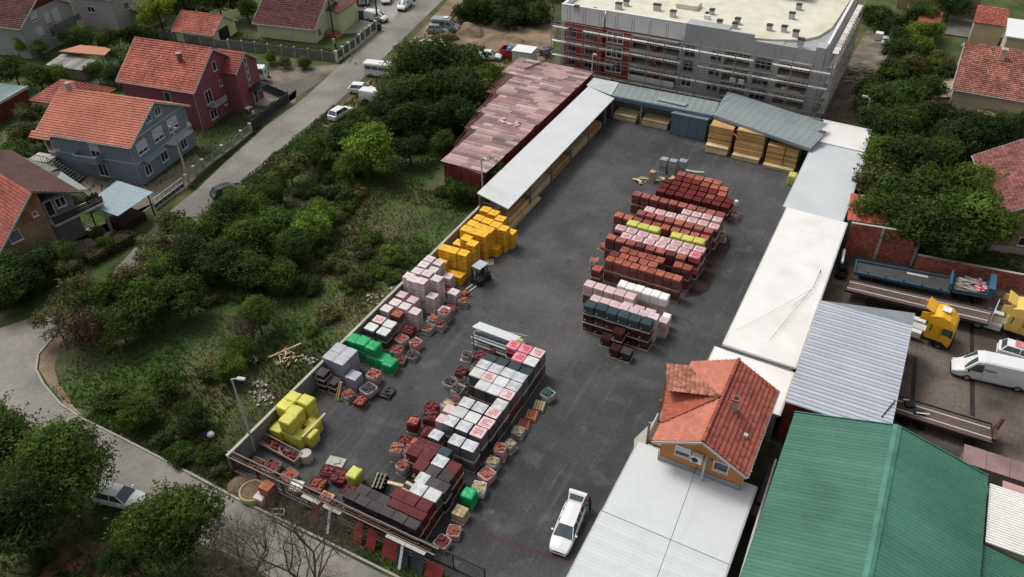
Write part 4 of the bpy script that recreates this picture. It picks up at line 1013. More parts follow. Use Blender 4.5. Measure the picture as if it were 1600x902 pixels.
prow('oocrrrrcrr', 71.8, -25.0,-15.2, 2.5, 2, 'brick row behind the lime hoods', .98)
prow('mmm.mmm', 70.55, -22.9,-15.4, 2.8, 2, 'row of lime hoods', 1.18, 1.0, low='r')
prow('pppppppp', 69.0, -23.7,-14.9, 2.85, 2, 'first pink row in front of lime hoods', 1.14, 1.0)
prow('pppppph', 67.85, -22.6,-15.0, 2.85, 2, 'second pink row in front of lime hoods', 1.14)
prow('ccraccar', 66.7, -23.9,-16.2, 3.0, 2, 'brick row in front of the pink rows', 1.02, .98)
prow('rrrrr.rr', 65.55, -21.9,-15.1, 2.7, 2, 'brick row with a gap', .94)
prow('arrrr', 64.45, -22.6,-18.4, 2.7, 2, 'short fourth brick row from the front', .98, .98)
prow('oorrorooo', 63.3, -22.6,-15.4, 2.8, 2, 'front brick row facing the camera', .88, .98, low='c')
column('r', -23.5, 62.1, 2.1, 2, 'lone stack left of the front brick row')
prow('wwwwww', 60.5, -20.1,-15.7, 2.4, 2, 'row of white hoods', .86, 1.1, low='s')
prow('sssss', 59.0, -23.0,-18.7, 2.4, 2, 'pale rose row left of the white hoods', 1.02, 1.1, low='c')
prow('sss', 58.0, -18.6,-16.3, 2.0, 2, 'low pale rose row under the white hoods', 1.05)
prow('ssssssl', 56.6, -21.4,-15.5, 2.85, 2, 'pale rose row behind the teal tiles', .96, 1.0)
prow('tttttt', 55.2, -21.3,-15.7, 3.3, 3, 'front row of teal topped tile stacks', 1.10, 1.15, low='v')
for k, (x, y, l) in enumerate([(-17.9,54.0,2),(-19.0,53.9,1),(-17.7,52.85,1),(-16.6,52.8,1)]):
    column('v' if k < 3 else 'b', x, y, 1.1*l, l, 'stepped %s before the teal topped stacks' % ['pair','left','middle','right'][k], 1.05)
column('s', -14.7, 57.6, 1.9, 2, 'outer stack right of the pale rose rows', .9, .9); column('w', -14.8, 58.7, 1.6, 2, 'small stack right of pale rose rows', .8, .8)
# --- back of the central block
for k,(x,y) in enumerate([(-25.0,87.1),(-23.8,87.2),(-22.7,87.7)]): column('q', x, y, 1.9, 2, '%s grey stack at the back of the yard' % ['left','middle','right'][k], 1.0, .95)
column('n', -25.4, 84.2, 1.5, 1, 'tall narrow tan block at the yard back', .7, .7)
# --- left wall rows: yellow
Y = [('y',-38.6,65.5,3,3),('y',-37.4,65.3,3,3),('y',-36.2,64.6,3,3),('y',-34.7,64.1,2.6,2),
     ('y',-38.4,63.7,3,3),('y',-37.25,63.5,3,3),('y',-36.1,63.3,3,3),('y',-35.1,63.2,2.9,3),
     ('y',-38.5,62.4,3,3),('y',-37.4,62.2,3,3),('y',-36.3,62.1,3,3),
     ('y',-38.6,61.2,3,3),('y',-37.5,61.1,3,3),('y',-36.4,61.0,3.1,3),
     ('y',-38.7,59.8,2.8,2),('y',-37.7,59.7,3,3),('y',-36.6,59.1,3,3),
     ('y',-38.9,58.3,2.6,2),('y',-38.8,57.1,3,3),('y',-37.7,57.0,3.1,3),('y',-36.6,57.2,3,3),
     ('y',-38.6,55.9,2.0,2),('y',-37.6,55.8,1.0,1),('y',-36.5,55.9,1.1,1),('y',-35.5,62.0,1.2,1)]
for k,(t,x,y,H,l) in enumerate(Y):
    H = {3:3.0,2:2.0,1:1.05}[l]*(H/ {3:3.0,2:2.4,1:1.05}[l] if l == 3 else 1)
    rown = {65:'at the shed end',64:'at the shed end',63:'in the row by the shed',62:'in the second row from the shed',61:'in the middle row',59:'in the row before the middle',58:'by the wall',57:'in the row above the forklift',55:'at the near end'}[int(y)] if int(y) in (65,64,63,62,61,59,58,57,55) else 'in the middle'
    if int(y) == 64: rown = 'near the shed'
    column(t, x, y, H, l, 'yellow heap %s, %s column' % (rown, ORD[sum(1 for q in Y[:k] if int(q[2]) == int(y))]), 1.05, 1.05)
# --- lilac / rose stacks
Lc = [(-39.3,54.8,2.9,3),(-38.3,54.9,2.7,3),(-39.3,53.7,2.9,3),(-38.2,53.7,2.6,3),(-39.2,52.4,3.0,3),(-38.0,52.4,3.1,3),(-40.0+.55,51.2,3.1,3),(-38.8,51.0,3.1,3),(-37.7,50.9,3.3,3),(-36.6,52.0,3.2,3),(-36.4,50.6,2.1,2),(-37.0,54.6,1.6,2),(-39.4,49.7,1.8,2),(-38.0,49.5,1.8,2),
      (-39.1,48.1,2.1,2),(-37.9,48.0,2.1,2),(-36.6,47.8,2.1,2),(-39.4,47.0,2.0,2),(-34.9,50.3,1.1,1),(-35.3,52.9,1.3,1)]
for k,(x,y,H,l) in enumerate(Lc):
    loc = ['back left corner','back right corner','left, second back row','right, second back row','left, third row','right, third row','wall side of the tall front','second from wall, tall front','front right corner of the tall group','inner right side of the tall group','two high before the tall right side','low one beside the yellow heap','low left pair','low right pair','low group, upper left','low group, upper middle','low group, right','low group, by the wall','outer low one','outer one by the open bags'][k]
    column('l' if k not in (12,13) else 's', x, y, H, l, 'rose heap, %s' % loc, 1.03, 1.0)
column('o', -38.1, 46.95, 1.9, 2, 'orange topped stack in the low rose group', 1.05, 1.0, low='l')
for k,(x,y,t) in enumerate([(-39.1,45.3,'P'),(-37.8,45.2,'W'),(-39.1,44.1,'W'),(-37.7,44.1,'W')]):
    column(t, x, y, 2.0, 2, 'group of four by the wall, %s' % ['back left','back right','front left','front right'][k], 1.1, 1.0, low='a')
# --- green heap
for k,(x,y,H,l) in enumerate([(-39.5,41.9,2.2,2),(-38.5,42.0,2.2,2),(-37.3,41.9,2.2,2),(-36.3,41.8,1.2,1),(-35.4,41.6,1.2,1)]):
    column('g', x, y, H, l, 'green heap, %s from the wall' % ORD[k], 1.05, 1.15)
# --- silver, black
for k,(x,y,H,l) in enumerate([(-39.7,39.9,2.5,2),(-39.7,38.75,2.5,2),(-38.5,39.85,2.5,2),(-38.5,38.7,2.5,2),(-37.1,38.4,1.5,1)]):
    column('X', x, y, H, l, 'silver group, %s' % ['back left by the wall','front left by the wall','back right','front right','lone low one'][k], 1.05, 1.05)
column('b', -39.5, 37.1, 2.0, 3, 'leaning black stack between wall and timber', 1.05, 1.05); column('b', -38.4, 37.2, 1.3, 2, 'second black stack behind upright timber', 1, 1)
# --- lemon heap at the near end
for k,(x,y,H,l) in enumerate([(-39.3,33.1,2.7,2),(-38.05,33.3,2.7,2),(-39.4,32.1,2.6,2),(-38.2,31.95,2.6,2),(-38.05,30.9,2.7,2),(-39.2,30.7,1.3,1),(-36.95,32.4,1.3,1),(-36.5,31.4,1.35,1),(-37.2,30.9,1.3,1)]):
    column('e', x, y, H, l, 'lemon heap, %s' % ['back left','back right','middle left','middle right','front','low left','low right back','low right','low front'][k], 1.08, 1.0)
# --- middle block
xs4 = [-26.55,-25.38,-24.18,-23.0]
def mrow(types, y, H, nm, xs=xs4, low='W', lv=2, sx=1.13, sy=1.08):
    for i, t in enumerate(types):
        if t != '.': column(t, xs[i], y, H, lv, '%s from left, %s' % (ORD[i], nm), sx, sy, low)
mrow('.hhP', 47.1, 2.9, 'far pink row of the middle block', low='W')
mrow('..hW', 45.9, 2.9, 'second pink row of the middle block', low='W')
mrow('tttt', 44.8, 2.7, 'flat teal row of the middle block', low='t', lv=2)
mrow('xxxx', 43.65, 2.9, 'folded film row after the teal row')
mrow('WPWx', 42.5, 2.9, 'row with one pink hood', low='a')
mrow('.WWP', 41.35, 2.9, 'row ending in a pink hood', low='a')
mrow('...x', 40.1, 2.9, 'single column row of the middle block')
mrow('xxP', 39.0, 2.9, 'row of three by the dark rubber mat', [-25.6,-24.35,-23.05])
mrow('WWP', 37.8, 2.9, 'second row of three, middle block', [-25.6,-24.35,-23.05])
mrow('xxP', 36.65, 2.9, 'third row of three, middle block', [-25.75,-24.45,-23.15])
mrow('xx', 35.3, 2.6, 'pair at the front of the white block', [-24.4,-23.15])
column('x', -26.5, 35.5, 2.0, 2, 'left flank of the white block', 1.05); column('s', -26.95, 37.3, 1.9, 1, 'torn sack like stack left of the white block', 1); column('s', -27.0, 38.5, 1.9, 1, 'crumpled stack left of the white block', 1)
mrow('aat', 34.1, 2.15, 'low row before the white block', [-27.0,-26.0,-24.9], low='a')
mrow('kkxk', 33.1, 2.3, 'dark red row with one silver hood', [-27.0,-25.9,-24.6,-23.4], low='k')
mrow('kbb', 32.0, 2.5, 'black tile row behind the rear silver hood', [-25.7,-24.5,-23.35], low='b')
mrow('xbb', 31.0, 2.45, 'black tile row in front', [-25.6,-24.5,-23.4], low='b') if False else mrow('xbb', 31.0, 2.4, 'black tile row carrying a small silver hood', [-24.9,-23.95,-23.1], low='b', sx=.95)
mrow('xW', 30.0, 2.45, 'silver and white pair in front', [-24.6,-23.35], low='b')
mrow('kkk', 28.9, 2.6, 'dark red tile row near the front fence', [-25.6,-24.5,-23.35], low='k')
mrow('kkk', 28.05, 2.5, 'second dark red tile row near the fence', [-25.4,-24.35,-23.3], low='k', sy=.8)
mrow('bbbbbb', 27.05, 2.75, 'black tile row along the front fence', [-28.7,-27.6,-26.5,-25.4,-24.3,-23.2], low='b', sy=.85)
mrow('bbb', 28.3, 1.9, 'second black tile row along the fence', [-28.6,-27.5,-26.5], low='b', sy=.85)
# --- opened bags, crates and oddments round the heaps
def open_bag(x, y, s, h, film, fill, label, rz=0, n=9, seed=0, tilt=0):
    rr = random.Random(seed+int(x*7)); r = root('open_bag', label, 'open bag', (x,y,0), rz, 'opened bags and half used pallets')
    link('wooden_pallet', PALM, r)
    mb = MB(); a = s/2; prof = [(a*.92,.12),(a,.2),(a*1.02,h*.7),(a*.99,h),(a*.93,h+.02),(a*.90,h-.04),(a*.88,h-.12)]
    vs = []; ns = 16
    for q, z in prof:
        for i in range(ns):
            t = 2*math.pi*i/ns; c_, s_ = math.cos(t), math.sin(t); k = 1/max(abs(c_),abs(s_)); k = 1+(k-1)*.75
            w_ = 1+rr.uniform(-.03,.03); vs.append((q*k*c_*w_, q*k*s_*w_, z+rr.uniform(-.02,.03)*(z > .3)))
    m_ = len(prof); fs = [(j*ns+i,j*ns+(i+1)%ns,(j+1)*ns+(i+1)%ns,(j+1)*ns+i) for j in range(m_-1) for i in range(ns)]
    mb.add(vs, fs+[tuple((m_-1)*ns+i for i in range(ns))]); part('bag_film', mb, film, r, smooth=True)
    mb = MB()
    for k in range(n):
        mb.cbox((rr.uniform(-.5,.5)*s*.7, rr.uniform(-.5,.5)*s*.7, h-.02+rr.uniform(-.05,.07)), (rr.uniform(.2,.4),rr.uniform(.12,.2),.15), rr.choice([0,HP,.3,-.4]), rr.random())
    mb.box(-a*.82,-a*.82,.2,a*.82,a*.82,h-.05,.3); part('brick_fill', mb, fill, r); return r
bags = [(-34.2,52.7,.9,.8,F_CLR,B_ORG,'open milky bag with orange bricks beside the rose stacks'),
 (-34.4,48.7,1.0,.7,F_CLR,B_TRED,'torn bag of red bricks at the foot of the rose stacks'),
 (-34.6,49.9,1.0,1.2,F_CLR,B_PINK,'half open tall film pallet outside the rose stacks'),
 (-35.6,49.3,.9,.5,F_CLR,B_ORG,'low heap of orange bricks beside the rose stacks'),
 (-36.5,46.4,1.1,.9,B_TRED,B_TRED,'bright red brick pallet in front of the orange topped stack'),
 (-36.3,53.6,1.1,.6,B_TRED,B_RED,'low red brick pallet between the yellow and rose heaps'),
 (-36.4,45.0,1.1,.9,F_CLR,B_PINK,'crumpled film pallet right of the four square hoods'),
 (-35.0,45.3,1.0,.8,F_PNK,B_RED,'open bag of red bricks furthest out below the white hoods'),
 (-36.1,43.7,1.1,.7,TIMBG,B_RED,'crate of red bricks above the green heap'),
 (-35.3,42.9,1.2,.5,TIMBG,B_MAR,'low crate of mixed bricks above the green heap'),
 (-35.9,39.7,1.1,1.1,F_PNK,B_RED,'open white bag of red bricks in front of the green heap'),
 (-35.4,38.2,1.3,.8,F_CLR,B_BLK,'open crate of dark bricks before the silver group'),
 (-36.7,36.9,1.0,.7,F_CLR,B_RED,'pale crate of brick pieces beside the upright timber'),
 (-35.3,36.8,1.1,.6,B_TRED,B_RED,'low pallet of red bricks nearest the aisle by the silver group'),
 (-29.9,46.1,.8,.7,F_CLR,B_BLK,'round open bag left of the gutter rack'),
 (-28.6,46.6,1.2,.7,B_MAR,B_MAR,'pallet of maroon bricks left of the teal row'),
 (-28.3,45.4,.9,.5,F_CLR,B_TRED,'small red brick pallet left of the teal row'),
 (-29.1,43.9,1.0,.8,B_MAR,B_MAR,'untidy maroon brick pallet left of the middle block'),
 (-29.4,42.3,1.1,.7,F_CLR,B_BLK,'torn bag of dark stones left of the middle block'),
 (-28.1,42.8,1.0,.8,F_CLR,B_BLK,'open grey bag against the middle block'),
 (-28.0,40.6,1.0,.6,F_CLR,B_MAR,'low grey pallet left of the single column row'),
 (-29.4,39.1,1.1,.5,B_TRED,B_TRED,'slanting red ridge tiles on a pallet in the aisle'),
 (-28.7,37.9,1.2,.9,B_MAR,B_MAR,'brown brick pallet left of the white block'),
 (-29.5,36.5,1.0,1.2,B_TRED,B_RED,'dark red brick pallet standing out in the aisle'),
 (-28.9,33.2,1.0,1.5,F_CLR,B_ORG,'tall bag full of orange granules left of the dark red row'),
 (-28.1,33.5,1.0,1.3,F_CLR,B_PINK,'pallet of rose bricks beside the orange granule bag'),
 (-27.7,32.3,1.0,1.0,F_CLR,B_RED,'mixed brick pallet below the orange granule bag'),
 (-21.5,37.2,.95,1.3,F_PNK,B_ORG,'tall open bag of red bricks right of the white block'),
 (-21.2,38.3,.9,.8,F_CLR,B_TAN,'crumpled pale bag beside the tall red bag'),
 (-21.35,34.7,1.15,.9,F_PNK,B_PINK,'rounded pink white bag on the aisle side'),
 (-21.3,33.3,1.1,.8,F_WHT,B_TAN,'open white bag with tan blocks beside the green one'),
 (-21.1,29.1,1.0,.6,F_PNK,B_RED,'small open bag of red tiles near the gate track'),
 (-21.35,27.9,1.1,.6,F_PNK,B_TRED,'front open bag of red tiles nearest the gate'),
 (-34.4,27.0,1.1,.5,F_WHT,F_WHT,'white sheet covered pallet inside the front fence'),
 (-33.0,27.9,1.3,.5,B_TRED,B_RED,'scattered red tiles on a pallet inside the fence'),
 (-31.8,29.3,1.3,.7,B_TRED,B_TRED,'dark red ridge tile pallet beside the lime sack'),
 (-20.9,44.9,1.1,.8,CONCL,B_TEAL,'pale crate with green rolls right of the middle block')]
for k, b in enumerate(bags): open_bag(b[0], b[1], b[2], b[3], b[4], b[5], b[6], rp.uniform(-.3,.3), 10, k)
column('g', -21.5, 32.1, 1.35, 1, 'lone one on the aisle side of the tile rows', .95, .95); column('n', -21.4, 30.6, .95, 1, 'lone one in front of the green pallet', 1.1, 1.05)
column('m', -30.6, 29.7, 1.35, 1, 'lone sack near the front fence', .95, 1.1)
column('o', -35.7, 25.35, 1.7, 1, 'outside the fence beside the torn sack', 1.05, 1); column('s', -36.1, 24.9, .8, 1, 'torn pink sack on the verge outside fence', .9)
column('n', -31.6,27.4, .5, 1, 'low one behind the front fence', 1.2, .6)

bags2 = [(-31.5,27.2,1.1,.5,B_TRED,B_RED,'low red tiles close behind the front fence'),(-30.2,28.3,1.1,.9,B_MAR,B_MAR,'maroon tile pallet in front of the lime sack'),(-29.9,27.1,1.1,1.1,TIMBG,B_BLK,'dark pallet beside the black tile rows'),
 (-33.2,29.4,1.1,.4,B_MAR,B_TRED,'flat red tiles between the crate and the lime sack'),(-35.6,27.6,1.2,.5,TIMBG,B_RED,'low crate of red tiles inside the fence corner'),(-37.4,27.6,1.3,.6,TIMBG,B_TRED,'dark crate in the near left yard corner'),(-38.8,27.3,1.1,.5,TIMBG,B_MAR,'crate furthest left inside the front fence'),
 (-34.5,43.9,1.1,.5,TIMBG,B_BLK,'dark crate out in the aisle by green heap'),(-34.0,38.9,1.3,.3,DARK,B_BLK,'flat dark pallet out in the aisle before silver group'),(-34.9,51.4,1.0,.5,B_PINK,B_PINK,'low rose brick pallet outside the rose heap'),(-35.2,47.7,1.0,.6,F_CLR,B_RED,'small red brick pallet below the rose heap'),
 (-34.9,54.2,.9,.4,B_TRED,B_RED,'red bricks on the ground near the forklift'),(-28.0,47.9,1.0,.5,B_MAR,B_MAR,'maroon bricks left of the profile rack'),(-28.2,41.7,1.0,.9,F_CLR,B_BLK,'grey bag pressed against the middle block'),(-28.0,39.6,1.0,1.0,F_CLR,B_TAN,'pale bag beside the single column row'),
 (-27.9,36.2,1.0,1.0,B_MAR,B_MAR,'maroon pallet touching the white block'),(-28.2,34.8,1.0,.9,B_TRED,B_RED,'red brick pallet beside the low maroon row'),(-29.3,34.8,.9,.6,B_MAR,B_TRED,'dark red pieces on a pallet in the aisle'),(-21.3,40.0,1.0,.6,F_CLR,B_TAN,'pale torn bag right of the single column row'),(-21.5,35.9,1.0,1.0,F_CLR,B_TAN,'grey white bag between two red bags on the aisle'),
 (-14.0,80.5,.9,.8,F_CLR,B_RED,'pale bag at the right end of the dark red bricks'),(-14.1,75.6,.8,1.0,F_CLR,B_PINK,'film bag at the right end of the pink rows'),(-25.3,68.2,.8,.5,B_ORG,B_ORG,'orange brick pieces left of the pink rows'),(-24.8,64.4,.9,1.2,F_CLR,B_ORG,'film wrapped orange bricks left of the front brick row'),(-21.8,60.9,1.0,.6,F_CLR,B_RED,'opened bag between white hoods and front brick row')]
for k, b in enumerate(bags2): open_bag(b[0], b[1], b[2], b[3], b[4], b[5], b[6], rp.uniform(-.3,.3), 10, k+50)
# dark slats on trestle, crates and planks on the right of the middle block
for k,(x,y,t) in enumerate([(-21.1,43.6,B_TAN),(-21.2,42.3,B_ORG),(-21.3,41.0,B_RED)]):
    mb = MB()
    for j in range(4): mb.box(-.45+j*.24,-.55,.13,-.26+j*.24,.55,.38,rp.random())
    r = root('plank_pallet', ['tan slab pallet next to the pale crate','orange slab pallet right of the middle block','low red slab pallet right of the middle block'][k], 'slab pallet', (x,y,0), .2); link('wooden_pallet', PALM, r); part('slabs', mb, t, r)
# roof gutters and long profiles on a rack
r = root('profile_rack', 'rack of long pale roof flashings and pipes at the head of middle block', 'rack', (-30.3,47.6,0))
fr = MB()
for xx in (.3,3.9):
    for yy in (.0,1.6): fr.box(xx-.05,yy-.05,0,xx+.05,yy+.05,2.0)
    for z in (.4,1.2,1.9): fr.box(xx-.04,.051,z-.04,xx+.04,1.549,z+.04)
part('frame', fr, STEEL, r)
for k in range(4):
    part('flashing', MB().slab([(-.2+.1*k,.75+.22*k,2.0+.03*k),(4.3+.1*k,.6+.22*k,2.0+.03*k),(4.3+.1*k,.8+.22*k,2.06+.03*k),(-.2+.1*k,.95+.22*k,2.06+.03*k)], .03), ROOFP, r)
for k in range(8):
    z = 1.3 if k < 4 else .5; part('pipe', MB().tube((.0,.15+.33*(k%4),z),(4.15,.1+.33*(k%4),z),.09,n=8), [GALV,ROOFS,B_TEAL,ROOFS][k%4], r)
r = root('yellow_trestle', 'small steel trestle with yellow bundle behind the profile rack', 'trestle', (-26.6,49.9,0), .15)
mb = MB()
for xx in (-.9,.9):
    for yy in (-.5,.5): mb.box(xx-.03,yy-.03,0,xx+.03,yy+.03,1.0)
mb.box(-1,-.53,.97,1,-.47,1.03).box(-1,.47,.97,1,.53,1.03).box(-.93,-.47,.5,-.87,.47,.56); part('frame', mb, GALV, r)
part('bundle', soft_box(1.3,.35,.62,.85,.08,.02,3), F_LIME, r); part('pipe', MB().tube((-.6,-.2,.7),(.9,-.25,.7),.06), WHITE, r)
# frame crate with round stones and the drum in front of the lemon heap
r = root('stone_crate', 'long low steel framed crate with round red stones before lemon heap', 'crate', (-40.0,28.9,0), -.06)
part('crate_frame', MB().box(0,0,.55,4.2,.08,.75).box(0,.85,.9,4.2,.93,1.0).box(0,.08,.3,4.2,.85,.4).box(0,0,0,.08,.93,.55).box(4.12,0,0,4.2,.93,.9), TIMBG, r)
mb = MB()
for k in range(24):
    x_, y_ = rp.uniform(.2,4.0), rp.uniform(.2,.75); s_ = rp.uniform(.13,.2)
    mb.lathe((x_,y_,.42), [(s_*.5,0),(s_,.1),(s_,.2),(s_*.5,.32)], 8, rp.random())
part('stones', mb, B_TRED, r, stuff=True)
mb = MB().lathe((0,0,0), [(.5,0),(.52,.1),(.5,.9),(.47,.93),(.42,.88)], 18); single('round_tank', mb, CONCL, 'round pale tank with lid at the right end of the stone crate', 'tank', (-35.6,29.7,0))
single('pale_slab', MB().cbox((0,0,.1),(1.5,.9,.1),.2).cbox((.1,0,.2),(.5,.5,.1),.6), CONCL, 'pale concrete slab lying between the crate and the red tiles', 'slab', (-33.3,30.6,0))
r = root('slat_trestle', 'dark trestle carrying pale slats in the aisle left of white hoods', 'trestle', (-28.6,30.2,0), .3)
mb = MB()
for k in range(4): mb.box(-.55,-.6+k*.38,0,.55,-.5+k*.38,.8)
part('frame', mb, DARK, r)
for k in range(3): part('slat', MB().box(-.4+k*.32,-.75,.82,-.28+k*.32,.75,.87), TIMBG, r)
for k,(a,b) in enumerate([((-27.9,30.35,.9),(-26.6,30.6,.9)),((-26.5,30.9,1.1),(-25.5,30.8,1.1)),((-26.6,30.4,.8),(-25.7,30.3,.8))]):
    single('board', MB().beam(a,b,.26,.06), TIMBP, 'pale board beside the silver hood near front, %s one' % ['long left','upper right','lower right'][k], 'board', None)
for k,(a,b) in enumerate([((-37.6,36.2,.1),(-37.35,36.9,1.9)),((-37.4,36.2,.1),(-37.2,36.9,1.9))]):
    single('upright_timber', MB().beam(a,b,.14,.1), TIMB, '%s of two upright yellow timbers leaning on the silver group' % ['left','right'][k], 'timber')
single('board', MB().beam(P(472,683,1.5), P(508,646,1.5), .18, .06), TIMBP, 'pale board lying across the lemon wraps', 'board', None)
# pallets scattered
def bare_pallet(x, y, label, rz=0, z=0, tilt=0):
    r = link('wooden_pallet', PALM, None, (x,y,z), rz); tag(r, label, 'pallet', 'empty wooden pallets'); r.rotation_euler = (tilt,0,rz); return r
bare_pallet(-24.6,70.4,'empty wooden pallet left of the lime hood row',.3); bare_pallet(-35.4,57.7+2.6,'pale empty pallet on the ground beside the forklift',.5)
bare_pallet(-42.0,26.6,'white slatted pallet lying in weeds left of the yard corner',.5,.3)
for k,(x,y) in enumerate([(-26.4,84.2),(-26.9,83.6),(-24.6,84.9),(-22.9,86.0)]):
    mb = MB()
    for j in range(6): mb.cbox((rp.uniform(-.5,.5),rp.uniform(-.5,.5),.06+.05*j),(rp.uniform(.5,1.1),rp.uniform(.1,.4),.05),rp.uniform(0,3),rp.random())
    single('scrap_pile', mb, TIMBP if k%2 else B_TAN, ['heap of pale boards behind the dark red bricks','flat boards on the ground left of the tan block','scrap heap in front of the grey hollow blocks','small scrap heap between grey and red blocks'][k], 'scrap pile', (x,y,0))
mb = MB()
for j in range(3): mb.cbox((j*.5-.5,0,.8+.05*j),(1.3,.3,.25),.2*j,rp.random())
single('board_bundle', mb, CONCL, 'pale bundle lying behind the rearmost brick row', 'bundle', (-20.6,85.6,1.0))
single('lime_bundle', soft_box(1,1.2,0,1.4,.15,.03,4), F_LIME, 'lime green bundle half hidden under the shed corner at far right', 'bundle', (-9.9,91.3,0), smooth=True)
mb = MB().lathe((0,0,0), [(.22,0),(.26,.1),(.24,.5),(.2,.6)], 12); single('barrel', mb, WHITE, 'white barrel on top right end of the dark red bricks', 'barrel', (-14.3,81.6,1.2))
# things outside the fence
mb = MB().lathe((0,0,0), [(1.0,0),(1.12,.2),(1.08,.6),(1.0,.68),(.93,.6),(.9,.4),(.3,.38)], 20); o = single('round_bag', mb, mat('bag_dull_yellow', (.40,.40,.17), .6, .2, 3, .1, bump=.4, bscale=8), 'round open yellow bag of gravel on the verge outside the fence', 'bag', (-37.1,25.0,0), smooth=True)
single('bag_gravel', MB().lathe((0,0,0), [(.90,.3),(.88,.52),(.5,.62),(.1,.66)], 14), SOIL, 'gravel heap inside the round yellow bag', 'gravel heap', (-37.1,25.0,0)); single('soil_heap', MB().lathe((0,0,0), [(1.1,0),(.8,.3),(.3,.55),(.05,.6)], 14), SOIL, 'small soil heap left of the round yellow bag', 'soil heap', (-38.7,25.2,0))
r = root('shopping_trolley', 'thin tube frame lying on the verge below the torn sack', 'frame', (-34.8,24.6,.1), .3)
part('frame', MB().tube((0,0,0),(1,0,.3),.04).tube((1,0,.3),(1.1,-.4,.1),.04).tube((1.1,-.4,.1),(.1,-.4,0),.04).tube((.1,-.4,0),(0,0,0),.04), GALV, r)
q = P(331,684,0); mb = MB().lathe((0,0,.0), [(.02,.1),(.28,.25),(.33,.45),(.22,.62),(.05,.66)], 14); single('white_ball', mb, WHITE, 'white rounded container standing in the weeds outside the yard', 'container', (q.x,q.y,0), smooth=True)
single('blue_bag', MB().lathe((-.75,-.1,0), [(.2,0),(.3,.15),(.1,.3)], 8), mat('blue_plastic', (.03,.10,.30), .5), 'small blue bag beside the white container', 'bag', (q.x,q.y,0), smooth=True)
q = P(447,560,0); r = root('wood_scraps', 'scattered pale wood scraps with one long plank in the grass', 'wood scraps', (q.x,q.y,.1)); part('plank', MB().beam((-1.4,-.8,.1),(.2,2.0,.25),.16,.06), TIMBP, r)
mb = MB()
for k in range(26): mb.cbox((rp.uniform(-.9,1.3),rp.uniform(-1.1,1.0),rp.uniform(0,.25)),(rp.uniform(.3,.9),.08,.04),rp.uniform(0,3),rp.random(),ry=rp.uniform(-.3,.3))
part('scraps', mb, TIMBP, r, stuff=True)
for k,(px,py,s) in enumerate([(409,622,1.5),(392,560,.9),(482,562,1.0),(405,600,.8),(590,468,1.3),(617,452,.6)]):
    q = P(px,py,.1); mb = MB()
    for j in range(34):
        a = rp.uniform(0,6.28); d_ = s*rp.random()**.5; mb.cbox((d_*math.cos(a),d_*math.sin(a)*.6,rp.uniform(0,.2)),(rp.uniform(.08,.3),rp.uniform(.08,.25),rp.uniform(.05,.2)),a,rp.random(),ry=a)
    o = single('rubble_heap', mb, mat('rubble_pale', (.40,.38,.31), 1, .25, 2, .2, v=.4), ['pale rubble patch beside the grey street lamp in the field','rubble patch left of the wood scraps','rubble between the silver stacks and wood scraps','small rubble below the wood scraps','pale rubble by the wall near the rose stacks','small rubble at the wall above the rose stacks'][k], 'rubble', (q.x,q.y,0)); o['kind'] = 'stuff'
# ---------------------------------------------------------------- street lamps
def lamp(name, label, base, top, arm, m=GALV, hd=.45):
    x, y = base; r = root(name, label, 'street lamp', (x,y,0)); part('pole', MB().tube((0,0,0),(0,0,top),.11,.07,n=8), m, r)
    part('lamp_arm', MB().tube((0,0,top),(arm[0]*.5,arm[1]*.5,top+.18),.05,n=6), m, r)
    h = part('lamp_head', MB().cbox((arm[0]*.8,arm[1]*.8,top+.2),(hd*1.5,hd*.7,.16),math.atan2(arm[1],arm[0])), m, r, bevel=.03); part('lamp_glass', MB().cbox((arm[0]*.8,arm[1]*.8,top+.105),(hd*1.2,hd*.5,.03),math.atan2(arm[1],arm[0])), WHITE, h)
lamp('street_lamp', 'tall grey lamp post inside the left yard wall beside the lemon heap', (-40.5+.35,28.5), 8.4, (1.0,.3))
lamp('street_lamp', 'grey lamp post between the red building and the yellow heap', (-40.9,68.9), 7.1, (.8,-.2))
lamp('street_lamp', 'grey lamp post behind the white roofs at the far right corner', (-4.3,105.5), 6.4, (-.9,.1))
lamp('street_lamp', 'thin lamp post beside the scaffold at the roof corner of back shed', (-41.2,101.5), 7.2, (.5,-.2))
def pole(name, label, x, y, h, m=CONCL, cross=True):
    r = root(name, label, 'utility pole', (x,y,0)); part('pole', MB().tube((0,0,0),(0,0,h),.17,.10,n=8), m, r)
    if cross: part('crossarm', MB().beam((-.7,0,h-.5),(.7,0,h-.5),.1), m, r)
    part('junction_box', MB().box(-.25,-.35,.9,.25,-.12,1.7), CONCL, r)
pole('utility_pole', 'concrete utility pole with white box before the blue grey house', -77.0, 57.7, 8.6)
pole('utility_pole', 'dark wooden utility pole at the parking court entrance', -87.3, 113.2, 9, BARK); pole('utility_pole', 'second dark utility pole in the parking court', -92.0, 116.5, 9, BARK); pole('utility_pole', 'dark pole beside the lime house garden', -88.0, 101.8, 8, BARK)
